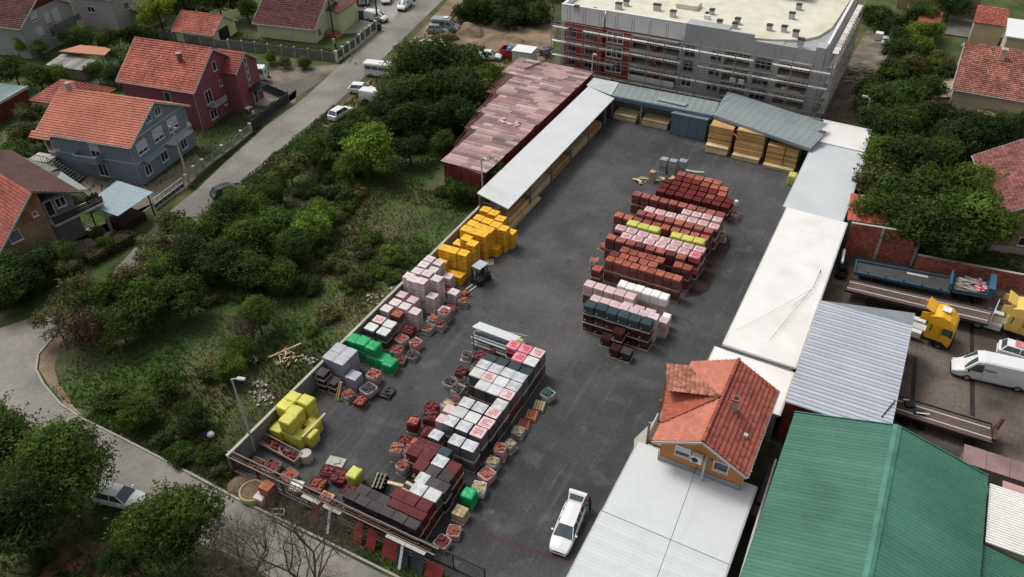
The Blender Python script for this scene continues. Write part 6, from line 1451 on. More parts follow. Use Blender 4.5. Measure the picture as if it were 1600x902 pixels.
def car(name, label, loc, ang, kind='hatch', paint=PW, gate_open=False, cat='car', group=None, L=4.2):
    """+x is forward"""
    r = root(name, label, cat, loc, ang, group); k = L/4.2
    if kind in ('hatch','sedan','wagon'):
        wd = .84; zb = .92; zr = 1.45
        body = [(-2.08,[(.60,.35),(.70,.45),(.74,.80),(.68,zb-.04),(0,zb)]),(-1.9,[(.70,.25),(.80,.40),(.82,.84),(.76,zb),(0,zb+.02)]),(-1.2,[(.74,.2),(.84,.4),(.85,.86),(.80,zb+.02),(0,zb+.03)]),
                (.1,[(.74,.2),(.84,.4),(.85,.84),(.80,zb),(0,zb+.02)]),(.75,[(.74,.2),(.84,.4),(.84,.80),(.78,zb-.03),(0,zb+.04)]),(1.45,[(.72,.22),(.82,.4),(.81,.72),(.72,.80),(0,.86)]),(1.88,[(.64,.26),(.74,.4),(.72,.62),(.62,.70),(0,.74)]),(2.08,[(.50,.30),(.62,.42),(.60,.56),(.5,.60),(0,.62)])]
        x_rt, x_rb = {'hatch':(-1.5,-1.85),'sedan':(-.95,-1.45),'wagon':(-1.75,-1.98)}[kind]
        part('body', MB().loft([(x*k,p) for x,p in body]), paint, r, smooth=False, bevel=0)
        gl = MB(); A = [(x_rb*k,zb-.02,.72),(x_rt*k,zr-.03,.56),(-.15*k,zr,.57),(.35*k,zr-.05,.56),(1.05*k,zb-.02,.74)]
        pts = [(A[0][0],[(A[0][2],A[0][1]),(A[0][2]-.02,A[0][1]+.02),(0,A[0][1]+.03)]),(A[1][0],[(.75,zb-.02),(A[1][2],A[1][1]),(0,A[1][1]+.03)]),(A[2][0],[(.77,zb-.02),(A[2][2],A[2][1]),(0,A[2][1]+.03)]),(A[3][0],[(.77,zb-.02),(A[3][2],A[3][1]),(0,A[3][1]+.03)]),(A[4][0],[(A[4][2],A[4][1]),(A[4][2]-.02,A[4][1]+.02),(0,A[4][1]+.03)])]
        gl.loft(pts); part('window_glass', gl, CG, r)
        rf = MB().loft([(x_rt*k-.02,[(.57,zr-.04),(.55,zr+.0),(0,zr+.035)]),(-.5*k,[(.60,zr-.03),(.57,zr+.02),(0,zr+.06)]),(.33*k,[(.585,zr-.06),(.56,zr-.01),(0,zr+.015)])]); part('roof', rf, paint, r)
        for s in (-1,1):
            part('pillar', MB().beam((1.02*k,s*.755,zb-.01),(.34*k,s*.575,zr-.05),.06,.05), paint, r); part('pillar', MB().beam((-.25*k,s*.79,zb-.02),(-.28*k,s*.595,zr-.02),.07,.05), paint, r); part('pillar', MB().beam((x_rb*k+.02,s*.74,zb-.01),(x_rt*k,s*.575,zr-.05),.11 if kind != 'sedan' else .08,.06), paint, r)
            if kind == 'wagon': part('pillar', MB().beam((-1.15*k,s*.79,zb-.02),(-1.15*k,s*.59,zr-.03),.06,.05), paint, r)
        for s in (-1,1):
            part('headlight', MB().cbox((1.93*k,s*.55,.60),(.16,.24,.14),s*-.35), LGT, r); part('taillight', MB().cbox((-2.03*k,s*.66,.76),(.1,.16,.2)), LGR, r)
            part('mirror', MB().cbox((.72*k,s*.93,.98),(.14,.16,.12)), paint, r)
            part('door_seam', MB().box(-.27*k,s*.852-.004,.3,-.255*k,s*.852+.004,.88), TRM, r)
        part('grille', MB().cbox((2.05*k,0,.52),(.08,.72,.12)), TRM, r); part('bumper', MB().cbox((2.0*k,0,.34),(.2,1.2,.14)).cbox((-2.02*k,0,.42),(.2,1.35,.16)), paint if paint is not PS else TRM, r); part('number_plate', MB().cbox((2.105*k,0,.40),(.02,.45,.1)), WHITE, r)
        wheels(r, (-1.28*k, 1.27*k), .74, .31)
        if gate_open:
            tg = part('tailgate', MB().slab([(-1.7*k,-.58,zr+.05),(-1.7*k,.58,zr+.05),(-2.2*k,.66,zr+.42),(-2.2*k,-.66,zr+.42)], .06).slab([(-2.21*k,-.70,zr+.42),(-2.21*k,.70,zr+.42),(-2.5*k,.70,zr+.38),(-2.5*k,-.70,zr+.38)], .06), paint, r)
            part('load_bay', MB().box(-2.1*k,-.6,.55,-1.95*k,.6,1.35), TRM, r); part('rear_glass', MB().slab([(-1.78*k,-.5,zr+.15),(-1.78*k,.5,zr+.15),(-2.1*k,.54,zr+.38),(-2.1*k,-.54,zr+.38)], .02), CG, tg)
    else:  # vans: cargo / minibus / small van
        H_ = {'van':2.45,'minibus':2.25,'panel':1.85}[kind]; wd = {'van':.98,'minibus':.95,'panel':.87}[kind]; hl = L/2
        nose = {'van':.95,'minibus':.8,'panel':.9}[kind]; zc = 1.15 if kind != 'panel' else 1.0
        body = [(-hl,[(wd*.86,.35),(wd*.96,.5),(wd*.95,zc+.1),(wd*.86,H_-.14),(wd*.74,H_-.03),(0,H_)]),(-hl+.12,[(wd*.93,.3),(wd,.5),(wd,zc+.1),(wd*.90,H_-.12),(wd*.78,H_),(0,H_+.05)]),
                (hl-nose-1.25,[(wd*.93,.3),(wd,.5),(wd,zc+.1),(wd*.90,H_-.12),(wd*.78,H_),(0,H_+.05)]),(hl-nose-.75,[(wd*.93,.3),(wd,.5),(wd,zc+.1),(wd*.86,H_-.22),(wd*.72,H_-.12),(0,H_-.05)]),
                (hl-nose+.12,[(wd*.93,.3),(wd,.5),(wd*.98,zc-.1),(wd*.93,zc-.02),(wd*.8,zc+.03),(0,zc+.08)]),(hl-.25,[(wd*.85,.3),(wd*.93,.5),(wd*.90,.78),(wd*.8,.88),(wd*.6,.92),(0,.96)]),(hl,[(wd*.66,.35),(wd*.76,.45),(wd*.74,.62),(wd*.68,.68),(wd*.5,.70),(0,.72)])]
        part('body', MB().loft(body), paint, r)
        x0, x1 = hl-nose-.70, hl-nose+.08
        part('windscreen', MB().slab([(x0,-wd*.70,H_-.13),(x1,-wd*.80,zc+.10),(x1,wd*.80,zc+.10),(x0,wd*.70,H_-.13)], .03), CG, r)
        for s in (-1,1):
            def side(xa,xb,za,zb_,nm='side_window'):
                f = lambda z: wd*(1-(z-(zc+.1))/(H_-.12-zc-.1)*.10)+.012
                q = [(xa,s*f(za),za),(xb,s*f(za),za),(xb,s*f(zb_),zb_),(xa,s*f(zb_),zb_)]
                part(nm, MB().extr(q, (0,-s*.02,0)), CG, r)
            q = [(hl-nose-1.35,s*(wd+.01),zc+.12),(hl-nose-.15,s*(wd*.985+.01),zc+.08),(hl-nose-.72,s*(wd*.90+.012),H_-.45),(hl-nose-1.3,s*(wd*.92+.012),H_-.38)]
            part('side_window', MB().extr(q, (0,-s*.02,0)), CG, r)
            if kind == 'minibus':
                x = -hl+.3
                while x < hl-nose-2.0: side(x, x+1.05, zc+.15, H_-.38); x += 1.13
            part('headlight', MB().cbox((hl-.2,s*wd*.78,.72),(.25,.26,.2),-s*.4), LGT, r); part('taillight', MB().cbox((-hl-.0,s*wd*.84,1.0),(.06,.14,.4)), LGR, r); part('mirror', MB().cbox((hl-nose-.2,s*(wd+.16),zc+.2),(.12,.2,.26)), TRM if kind == 'van' else paint, r)
            part('door_seam', MB().box(hl-nose-1.4,s*(wd+.004)-.004,.45,hl-nose-1.385,s*(wd+.004)+.004,zc+.1), TRM, r)
        part('bumper', MB().cbox((hl-.02,0,.42),(.14,wd*1.5,.2)), TRM, r)
        if kind != 'van': part('rear_window', MB().cbox((-hl-.012,0,H_*.68),(.03,wd*1.35,H_*.22)), CG, r)
        if kind == 'minibus': part('roof_unit', MB().cbox((.1,0,H_+.1),(.8,.8,.12)), WHITE, r)
        wheels(r, (-hl*.58, hl*.62), wd-.1, .34, .22)
    return r
def place(px0, px1, h=0):
    a, b = P(*px0, h), P(*px1, h); m_ = (a+b)/2; return (m_.x, m_.y, 0), math.atan2(b.y-a.y, b.x-a.x)
l_, a_ = place((900,792),(872,862),.5)
car('parked_car', 'white station car with raised tailgate standing on the yard asphalt', l_, a_, 'wagon', PW, True, L=4.4)
lot = [((667,47),(702,48),'hatch',PS,'silver hatchback parked below the grey minivan beside the street',4.0),
       ((550,140),(582,142),'hatch',PW,'white car parked in the grass below the white minibus',4.0),
       ((566,152),(606,158),'panel',PW,'white small van under the trees, right of another white car',4.3),
       ((516,188),(548,168),'hatch',PW,'white car half hidden by bushes at the street edge',4.2),
       ((748,88),(782,90),'sedan',PW,'white car on the sandy ground above the tall trees',4.0),
       ((340,306),(372,294),'hatch',PK,'black car parked at the street edge beside the dark trees',4.1),
       ((172,775),(204,782),'hatch',PW,'white car between the two big trees at the bottom left',4.1),
       ((1578,550),(1612,560),'hatch',PW,'white car with pink patch on its roof at right edge',4.0)]
for p0, p1, kd, pt, lb, L_ in lot:
    l_, a_ = place(p0, p1, .4); r = car('parked_car', lb, l_, a_, kd, pt, L=L_)
    if 'pink' in lb: part('pink_sheet', MB().box(-.8,-.45,1.515,.3,.45,1.53), mat('pink_cloth', (.60,.20,.22), .8), r)
    if 'half hidden' in lb: pass
vans = [((678,42),(716,45),'minibus',PS,'grey minivan parked above the silver hatchback',4.8),
        ((576,112),(620,117),'minibus',PW,'white minibus with black side windows parked beside the street',5.6),
        ((569,25),(608,32),'panel',PW,'white small delivery van standing across the parking court',4.3),
        ((642,0),(622,18),'panel',PW,'white van with lettering leaving the parking court at the top',4.3),
        ((605,-14),(602,12),'panel',PW,'white van seen from behind at the top of the parking court',4.2),
        ((538,22),(553,26),'panel',PW,'white van partly behind the lime house',4.2),
        ((548,-8),(548,10),'panel',PW,'white van at the top left of the parking court',4.2),
        ((574,-10),(566,12),'minibus',PS,'grey van at the top of parking court, second from the left',4.6)]
for p0, p1, kd, pt, lb, L_ in vans:
    l_, a_ = place(p0, p1, .5); r = car('parked_van', lb, l_, a_, kd, pt, cat='van', L=L_)
a, b = P(1480,588,0), P(1612,618,0); a_ = math.atan2(a.y-b.y, a.x-b.x)
r = car('parked_van', 'long white panel van parked in the truck yard at the right', (a.x-math.cos(a_)*3.3+.2,a.y-math.sin(a_)*3.3+1.0,0), a_, 'van', PW, cat='van', L=6.8)
part('side_print', MB().box(.1,.975,1.62,1.2,.985,1.74).box(.1,.97,1.5,.9,.98,1.57), STEEL, r)
# lettering on the small van by the street
def text(s, size, m, parent, loc, rot):
    c = bpy.data.curves.new('t', 'FONT'); c.body = s; c.size = size; c.extrude = .004; c.align_x = 'CENTER'
    o = bpy.data.objects.new('t', c); me = o.to_mesh().copy(); o.to_mesh_clear(); bpy.data.objects.remove(o)
    me.materials.clear(); me.materials.append(m); q = link('lettering', me, parent, loc); q.rotation_euler = rot; return q
# ---------------------------------------------------------------- trucks and flatbeds
def tractor(name, label, loc, ang, paint, roof_hatch=True, back=3.2):
    r = root(name, label, 'truck', loc, ang); z0 = .9
    part('chassis', MB().box(-back-2.2,-.45,.75,.6,.45,1.0), GALV, r)
    part('cab', MB().loft([(-1.1,[(1.2,z0),(1.22,1.2),(1.22,2.6),(1.12,3.35),(0,3.5)]),(-.2,[(1.22,z0),(1.24,1.2),(1.24,2.6),(1.1,3.6),(0,3.75)]),(.55,[(1.22,z0),(1.24,1.2),(1.23,2.6),(1.08,3.35),(0,3.5)]),(1.05,[(1.2,.5),(1.22,1.0),(1.18,2.6),(.98,2.95),(0,3.1)]),(1.25,[(1.1,.45),(1.16,.9),(1.08,2.4),(.9,2.6),(0,2.7)])]), paint, r, bevel=.02)
    part('windscreen', MB().slab([(1.30,-1.0,1.75),(1.30,1.0,1.75),(1.17,.95,2.55),(1.17,-.95,2.55)], .04), CG, r)
    part('air_deflector', MB().extr([(-1.15,1.10,2.7),(-1.9,1.14,2.7),(-1.9,1.0,3.4),(-1.1,.95,3.6)], (0,-.08,0)).extr([(-1.15,-1.10,2.7),(-1.9,-1.14,2.7),(-1.9,-1.0,3.4),(-1.1,-.95,3.6)], (0,.08,0)).extr([(-1.0,-.9,3.55),(-1.0,.9,3.55),(-1.7,.98,3.9),(-1.7,-.98,3.9)], (.05,0,.08)), paint, r)
    for s in (-1,1):
        part('side_window', MB().cbox((.65,s*1.245,2.15),(.85,.03,.75)), CG, r); part('door_seam', MB().box(.1,s*1.25-.008,1.1,.12,s*1.25+.008,2.6), TRM, r); part('rear_side_window', MB().cbox((-.75,s*1.235,2.2),(.12,.03,.8)), CG, r)
        part('step', MB().box(-.1,s*1.0-.2,.35,.9,s*1.0+.2,.85), TRM, r); part('mirror', MB().cbox((1.05,s*1.4,2.1),(.15,.18,.6)), TRM, r); part('headlight', MB().cbox((1.3,s*.85,.75),(.08,.4,.2)), LGT, r)
        part('fuel_tank', MB().box(-2.7,s*.95-.3,.5,-1.3,s*.95+.3,1.1), ROOFG, r, bevel=.04)
    if roof_hatch: part('roof_hatch', MB().cbox((-.05,0,3.80),(.75,.75,.08)), WHITE, r)
    part('bumper', MB().box(1.15,-1.15,.35,1.42,1.15,.85), TRM, r)
    wheels(r, (.35,), 1.0, .48, .3); wheels(r, (-back,), .9, .48, .5)
    part('fifth_wheel', MB().lathe((-back+.2,0,1.05), [(.5,0),(.5,.1)], 16), TRM, r); return r
c = P(1475,497,3.3); tractor('truck_tractor', 'bright yellow truck tractor unit beside the zinc roofed hall', (8.7,68.5,0), R_(-6), PY)
tractor('truck_tractor', 'pale yellow truck cab at the right edge in front of trailer', (15.3,73.0,0), R_(-4), PYP, False)
DKM = mat('trailer_deck', (.115,.075,.062), .9, .25, .4, .15, v=.1)
def flatbed(name, label, p0, p1, p2, p3, z, frame, deck, cat='trailer', stripes=True, panel_end=None, side=0.0, axles=(.2,.3,.75), cargo=False):
    """p0..p3 ground plan corners; p0->p1 is the near long side"""
    O = Vector((p0[0],p0[1],0)); r = root(name, label, cat, tuple(O)); q = [Vector((p[0],p[1],0))-O for p in (p0,p1,p2,p3)]
    part('deck', MB().slab([a+Vector((0,0,z)) for a in q], .16), deck, r)
    mb = MB()
    for a, b in zip(q, q[1:]+q[:1]):
        inn = (q[0]+q[2])/2; mb.beam(a+(inn-a)*.006+Vector((0,0,z+.03+side/2)), b+(inn-b)*.006+Vector((0,0,z+.03+side/2)), .09, .14+side)
    part('side_rail', mb, frame, r)
    if stripes:
        for t in (.27,.75):
            a, b = q[0].lerp(q[3],t), q[1].lerp(q[2],t); part('deck_strip', MB().beam(a.lerp(b,.01)+Vector((0,0,z+.015)), a.lerp(b,.985)+Vector((0,0,z+.015)), .12,.03), TRIMW, r)
    if panel_end:
        mb = MB().extr([q[1]+Vector((0,0,z+.05)), q[2]+Vector((0,0,z+.05)), q[2]+Vector((0,0,z+panel_end)), q[1]+Vector((0,0,z+panel_end))], (.08,0,0)); part('headboard', mb, GALV, r)
    d_ = (q[1]-q[0]); ang = math.atan2(d_.y,d_.x); wn = (q[3]-q[0]); Wn = wn.length
    for t in axles:
        for s in (.12,.88):
            c_ = q[0]+d_*t+wn*s; o = part('wheel', MB().lathe((0,-.13,0), [(.42,0),(.45,.04),(.45,.22),(.42,.26)], 14, axis='Y'), TYRE, r, loc=(c_.x,c_.y,.45), rz=ang)
    part('chassis', MB().beam(q[0].lerp(q[3],.3)+Vector((0,0,z-.3)), q[1].lerp(q[2],.3)+Vector((0,0,z-.3)), .15,.25).beam(q[0].lerp(q[3],.7)+Vector((0,0,z-.3)), q[1].lerp(q[2],.7)+Vector((0,0,z-.3)), .15,.25), DARK, r)
    return r
flatbed('flatbed_trailer', 'long brown decked flatbed trailer with pale strips and grey headboard', (-.3,70.7), (12.7,71.3), (13.1,73.9), (-.2,72.9), 1.3, DARK, DKM, panel_end=1.5)
r = flatbed('flatbed_trailer', 'blue framed flatbed trailer along the brick wall', (0.1,74.2), (9.1,75.0), (8.9,77.6), (-.1,76.4), 1.2, PBL, mat('deck_grey_dark', (.06,.06,.062), .9, .2), stripes=False, side=.12, axles=(.2,.32))
for t in range(5): part('side_stake', MB().box(1.2+t*1.7,.14+t*.14,1.2,1.32+t*1.7,.3+t*.14,1.75), PBL, r)
part('front_wall', MB().box(8.72,.9,1.2,8.9,3.5,2.3), PBL, r); part('pale_strip', MB().beam((4.8,2.4,1.25),(6.8,2.6,1.25),.35,.05), CONCL, r)
r = flatbed('flatbed_trailer', 'short blue framed flatbed loaded with pale pipes and scrap', (9.3,75.5), (12.9,76.1), (12.7,78.9), (9.2,78.2), 1.2, PBL, TIMBG, stripes=False, side=.2, axles=(.3,.7)); O = r.location
part('end_wall', MB().box(3.0,.5,1.2,3.55,3.3,2.3), PBL, r)
for k in range(12):
    x_, y_ = rp.uniform(.2,1.0), rp.uniform(.5,2.3); part('pipe', MB().tube((x_,y_,1.35+.05*k%3),(x_+rp.uniform(1.4,2.2),y_+rp.uniform(-.3,.6),1.4+rp.uniform(0,.4)),.06,n=6), [CONCL,WHITE,TIMBP,GALV][k%4], r)
mb = MB()
for k in range(14): mb.cbox((rp.uniform(1.6,2.8),rp.uniform(.5,2.6),1.4+rp.uniform(0,.3)),(.4,.3,.15),rp.uniform(0,3),rp.random())
part('scrap', mb, F_HOT, r)
r = flatbed('flatbed_trailer', 'empty brown flatbed trailer with rounded front stand behind the green hall', (6.3,55.7), (13.9,55.7), (13.7,58.0), (6.3,57.9), 1.15, DARK, DKM, axles=(.15,.3,.8))
part('front_stand', MB().beam((7.6,.3,1.2),(7.75,2.2,1.2),.3,.5).tube((7.7,1.6,1.2),(7.9,2.1,2.3),.16,n=8), RUST, r); part('chain_pile', MB().cbox((1.1,1.5,1.3),(.8,.7,.2),.4).cbox((1.9,.9,1.28),(.9,.6,.16),.1), DARK, r); part('white_bar', MB().beam((1.7,.6,1.4),(2.7,.9,1.4),.12,.06), WHITE, r); part('white_rag', MB().cbox((.8,1.9,1.24),(.5,.25,.1),.2), WHITE, r)
r = root('tyre_stack', 'stack of old tyres in the dark gap beside the long white roof', 'tyres', (-1.2,74.5,0))
for k in range(5): part('tyre', MB().lathe((.3*(k%2),1.1*(k//2),.28*(k%3)), [(.3,0),(.48,.02),(.48,.22),(.3,.25)], 14), TYRE, r)
single('white_tube', MB().tube((-1.5,76.5,2.2),(-1.3,73.8,2.4),.14,n=8), WHITE, 'white plastic tube leaning at the corner of the brick wall', 'tube')
r = root('steel_frame_rack', 'rusty steel frame rack standing at the boundary wall right of the trailers', 'rack', (13.8,77.2,0)); mb = MB()
for k in range(4): mb.beam((k*.6,0,0),(k*.6,1.4,1.6),.08)
mb.beam((0,1.4,1.6),(1.8,1.4,1.6),.08).beam((0,0,.1),(1.8,0,.1),.08); part('frame', mb, RUST, r)
# white lorry beside the maroon house
q = P(408,128,0); r = root('white_lorry', 'white lorry cab parked behind the dark fence of maroon house', 'truck', (q.x,q.y,0), R_(-60))
part('cab', MB().loft([(-.9,[(1.0,.6),(1.05,1.0),(1.05,2.0),(.9,2.4),(0,2.5)]),(.5,[(1.0,.6),(1.05,1.0),(1.05,1.9),(.88,2.35),(0,2.45)]),(.95,[(1.0,.5),(1.03,.9),(.98,1.5),(.9,1.6),(0,1.65)])]), PW, r)
part('windscreen', MB().slab([(.96,-.85,1.6),(.96,.85,1.6),(.62,.8,2.28),(.62,-.8,2.28)], .04), CG, r); part('bumper', MB().box(.85,-1,.35,1.05,1,.75), TRM, r)
for s in (-1,1): part('side_window', MB().cbox((.2,s*1.06,1.75),(.8,.03,.5)), CG, r)
wheels(r, (.2,-1.6), .85, .42, .25)
# red skip with blue bag, white box on the site
q = P(802,90,0); r = root('red_skip', 'red open skip with blue sacks on the sandy building site', 'skip', (q.x,q.y,0), .1)
part('skip_body', MB().extr([(-1.8,-1,.2),(1.8,-1,.2),(2.1,-1,1.5),(-2.1,-1,1.5)], (0,.1,0)).extr([(-1.8,.9,.2),(1.8,.9,.2),(2.1,.9,1.5),(-2.1,.9,1.5)], (0,.1,0)).box(-1.8,-.899,.2,1.8,.899,.3).extr([(-1.8,-.899,.3),(-1.8,.899,.3),(-2.05,.899,1.5),(-2.05,-.899,1.5)], (.1,0,0)).extr([(1.7,-.899,.3),(1.7,.899,.3),(1.95,.899,1.5),(1.95,-.899,1.5)], (.1,0,0)), PR, r)
part('blue_sack', MB().lathe((-.4,0,.5), [(.7,0),(.85,.6),(.6,1.2),(.1,1.4)], 12), mat('sack_blue', (.02,.17,.42), .5, .2), r); part('rubbish', MB().cbox((1.1,.2,1.2),(1.3,1.2,.6),.3).cbox((.5,-.4,1.3),(.6,.5,.5),.8), TRIMW, r)
q = P(818,100,0); r = root('white_site_cabin', 'white site box behind the far end of the pink roof', 'site box', (q.x+.4,q.y-.4,0), .1); part('box_body', MB().box(-1.6,-1.3,0,1.6,1.3,2.6), PLASW, r); part('box_lid', MB().box(-1.7,-1.4,2.61,1.7,1.4,2.75), WHITE, r)
q = P(838,84,0); mb = MB()
for k in range(14): mb.cbox((rp.uniform(-3,3),rp.uniform(-1.5,1.5),rp.uniform(.2,1.2)),(rp.uniform(.5,1.5),rp.uniform(.4,1),rp.uniform(.3,.8)),rp.uniform(0,3),rp.random(),ry=rp.uniform(-.4,.4))
single('site_rubbish', mb, mat('rubbish_mixed', (.14,.13,.14), .9, .6, 1, .3, v=.9), 'dark and pale rubbish heap between the skip and apartment block', 'rubbish', (q.x,q.y,0))
# ---------------------------------------------------------------- person at the tailgate
def person(loc, ang, label):
    me = bpy.data.meshes.new('body')
    V = [(0,0,.95),(0,.02,1.2),(.02,0,1.42),(.05,0,1.52),(.09,0,1.63),(.08,0,1.74),        # pelvis, chest, neck base, neck, head, crown
         (0,.1,.90),(.06,.13,.5),(-.02,.13,.09),(.1,.14,.05), (0,-.1,.90),(-.05,-.13,.5),(-.14,-.13,.1),(-.02,-.14,.05),
         (.02,.2,1.40),(.10,.26,1.14),(.33,.2,1.05),(.42,.18,1.05), (.02,-.2,1.40),(.10,-.26,1.14),(.33,-.2,1.08),(.42,-.18,1.1)]
    E = [(0,1),(1,2),(2,3),(3,4),(4,5),(0,6),(6,7),(7,8),(8,9),(0,10),(10,11),(11,12),(12,13),(2,14),(14,15),(15,16),(16,17),(2,18),(18,19),(19,20),(20,21)]
    Rr = [.15,.16,.13,.06,.10,.06,.10,.065,.045,.04,.10,.065,.045,.04,.07,.05,.038,.03,.07,.05,.038,.03]
    me.from_pydata(V, E, []); o = bpy.data.objects.new('body', me); COL.objects.link(o)
    m_ = o.modifiers.new('s','SKIN'); 
    for i, q in enumerate(Rr): me.skin_vertices[0].data[i].radius = (q, q*(.8 if i < 3 else 1)) if me.skin_vertices else (q,q)
    me.skin_vertices[0].data[0].use_root = True
    sb = o.modifiers.new('u','SUBSURF'); sb.levels = 1; sb.render_levels = 1
    me.materials.append(mat('clothes_dark', (.024,.024,.030), .9, .2, 5))
    r = root('person', label, 'person', loc, ang); o.parent = r
    skn = mat('skin', (.42,.24,.17), .6, .05, 3); hair = mat('hair_dark', (.02,.014,.01), .8)
    part('face', MB().lathe((.125,0,1.6), [(.04,-.06),(.075,0),(.07,.07),(.03,.11)], 10), skn, r, smooth=True); part('hair', MB().lathe((.07,0,1.66), [(.10,-.04),(.115,.03),(.09,.10),(.03,.135)], 12), hair, r, smooth=True)
    part('nose', MB().cbox((.205,0,1.62),(.03,.02,.03)), skn, r)
    for s in (-1,1):
        part('eye', MB().cbox((.195,s*.03,1.655),(.01,.018,.01)), hair, r)
        h = part('hand', MB().cbox((.47,s*.185,1.06),(.09,.075,.028)), skn, r, bevel=.008)
        for k in range(4): part('finger', MB().tube((.51,s*.185+(-.03+.02*k),1.06),(.555+.006*(k in (1,2)),s*.185+(-.034+.022*k),1.05),.008,n=5).tube((.555,s*.185+(-.034+.022*k),1.05),(.575+.008*(k in (1,2)),s*.185+(-.036+.023*k),1.03),.007,n=5), skn, h)
        part('thumb', MB().tube((.45,s*.185-s*.04,1.06),(.49,s*.185-s*.07,1.05),.01,n=5), skn, h)
    return r
q = P(921,799,0); person((q.x,q.y,0), R_(215), 'person in dark clothes standing at the open tailgate of the white car')
# ================================================================ VEGETATION
rv = random.Random(5)
LEAF = {'dark':mat('leaf_dark', (.075,.118,.026), .85, .35, .25, .2, v=.6, rand=.25, trans=.5, spec=.2),
 'deep':mat('leaf_deep', (.058,.095,.024), .85, .3, .25, .2, v=.55, rand=.25, trans=.48, spec=.2),
 'mid':mat('leaf_mid', (.105,.160,.030), .85, .35, .25, .2, v=.6, rand=.25, trans=.5, spec=.2),
 'bright':mat('leaf_bright', (.15,.23,.03), .8, .3, .3, .2, v=.6, rand=.15, trans=.35, spec=.2),
 'olive':mat('leaf_olive', (.105,.11,.034), .85, .35, .3, .2, v=.6, rand=.2, trans=.25, spec=.2),
 'lime':mat('leaf_lime', (.21,.27,.03), .8, .25, .3, .2, v=.5, rand=.1, trans=.3, spec=.2),
 'plum':mat('leaf_plum', (.080,.050,.030), .85, .35, .3, .2, v=.6, rand=.2, trans=.2, spec=.2)}
def crown_mesh(seed, nclump, nleaf, leaf, flat=.75, bush=False, spread=1.0):
    rr = random.Random(seed); mb = MB(); cl = []
    for i in range(nclump):
        while True:
            p = Vector((rr.uniform(-1,1), rr.uniform(-1,1), rr.uniform(-1 if not bush else -.2, 1)))
            if p.length < 1: break
        p = p*.76*spread; p.z *= flat; cl.append((p, rr.uniform(.17,.48), rr.uniform(-.3,.3)))
    tot = sum(c[1]**2 for c in cl)
    for p, cr, tone in cl:
        for k in range(int(nleaf*cr*cr/tot)):
            z = rr.uniform(-.75,1); a = rr.uniform(0,6.283); q = math.sqrt(1-z*z); n = Vector((q*math.cos(a), q*math.sin(a), z))
            rad = cr*(1+rr.gauss(0,.13)+.42*noise.noise(n*2.2+p*9)); c = p+Vector((n.x*rad, n.y*rad, n.z*rad*.85))
            s = leaf*rr.uniform(.6,1.35); t = Vector((rr.gauss(0,1),rr.gauss(0,1),rr.gauss(0,.6))); t = (t-n*t.dot(n)*.7).normalized(); b = n.cross(t); b = (b+Vector((rr.gauss(0,.4),rr.gauss(0,.4),rr.gauss(0,.4)))).normalized()
            mb.add([c-t*s, c+b*s*.45+n*s*.15, c+t*s, c-b*s*.45], [(0,1,2,3)], min(1,max(0,.5+tone+rr.gauss(0,.22))))
    for p, cr, tone in cl:      # sprigs sticking out of the clumps
        for j in range(5):
            d_ = (p.normalized()*.6+Vector((rr.gauss(0,1),rr.gauss(0,1),rr.uniform(-.3,1.2)))).normalized(); L_ = cr*rr.uniform(.25,.75)
            for k in range(int(nleaf/len(cl)/28)+3):
                t_ = rr.random(); c = p+d_*(cr*.9+L_*t_)+Vector((rr.gauss(0,1),rr.gauss(0,1),rr.gauss(0,1)))*.05*(1.2-t_); s = leaf*rr.uniform(.6,1.2)
                t = Vector((rr.gauss(0,1),rr.gauss(0,1),rr.gauss(0,.6))).normalized(); b = d_.cross(t)
                if b.length > .1: b.normalize(); mb.add([c-t*s, c+b*s*.45, c+t*s, c-b*s*.45], [(0,1,2,3)], min(1,max(0,.55+tone+rr.gauss(0,.2))))
    return mb, cl
def trunk_mesh(cl, zc, r0, seed):
    """limbs reach the clumps; coordinates in crown radii, the ground is at -zc"""
    rr = random.Random(seed); mb = MB(); mb.tube((0,0,-zc),(0.03,.02,-.25),r0,r0*.6,7)
    for p, cr, _ in cl:
        if rr.random() < .75: 
            m_ = Vector((p.x*.45+rr.uniform(-.08,.08), p.y*.45, -.12+p.z*.4)); mb.tube((.03,.02,-.28), m_, r0*.42, r0*.25, 5).tube(m_, p, r0*.25, r0*.07, 4)
            for k in range(3): mb.tube(m_.lerp(p,.5), p+Vector((rr.uniform(-1,1),rr.uniform(-1,1),rr.uniform(-.3,1)))*cr*.9, r0*.1, r0*.03, 3)
    return mb
ARCH = {}
for i in range(6):
    mb, cl = crown_mesh(100+i, 17+2*i, 5200, .062, .72+.05*(i%3)); ARCH['tree%d' % i] = (mb, trunk_mesh(cl, 1.45, .05, i))
for i in range(3):
    mb, cl = crown_mesh(200+i, 54, 17000, .042, .85); ARCH['big%d' % i] = (mb, trunk_mesh(cl, 1.4, .05, i+9))
for i in range(2):
    mb, cl = crown_mesh(250+i, 12, 2600, .06, .75, spread=1.15); ARCH['sparse%d' % i] = (mb, trunk_mesh(cl, 1.3, .035, i+30))
for i in range(5):
    mb, cl = crown_mesh(300+i, 10+i, 2200, .085, .6, True); ARCH['bush%d' % i] = (mb, trunk_mesh(cl, .35, .03, i+20))
MC = {}
def crown_me(arch, leaf):
    k = (arch, leaf)
    if k not in MC: MC[k] = ARCH[arch][0].mesh('crown', LEAF[leaf])
    return MC[k]
def trunk_me(arch):
    if arch not in MC: MC[arch] = ARCH[arch][1].mesh('trunk', BARK)
    return MC[arch]
PLANTS = []
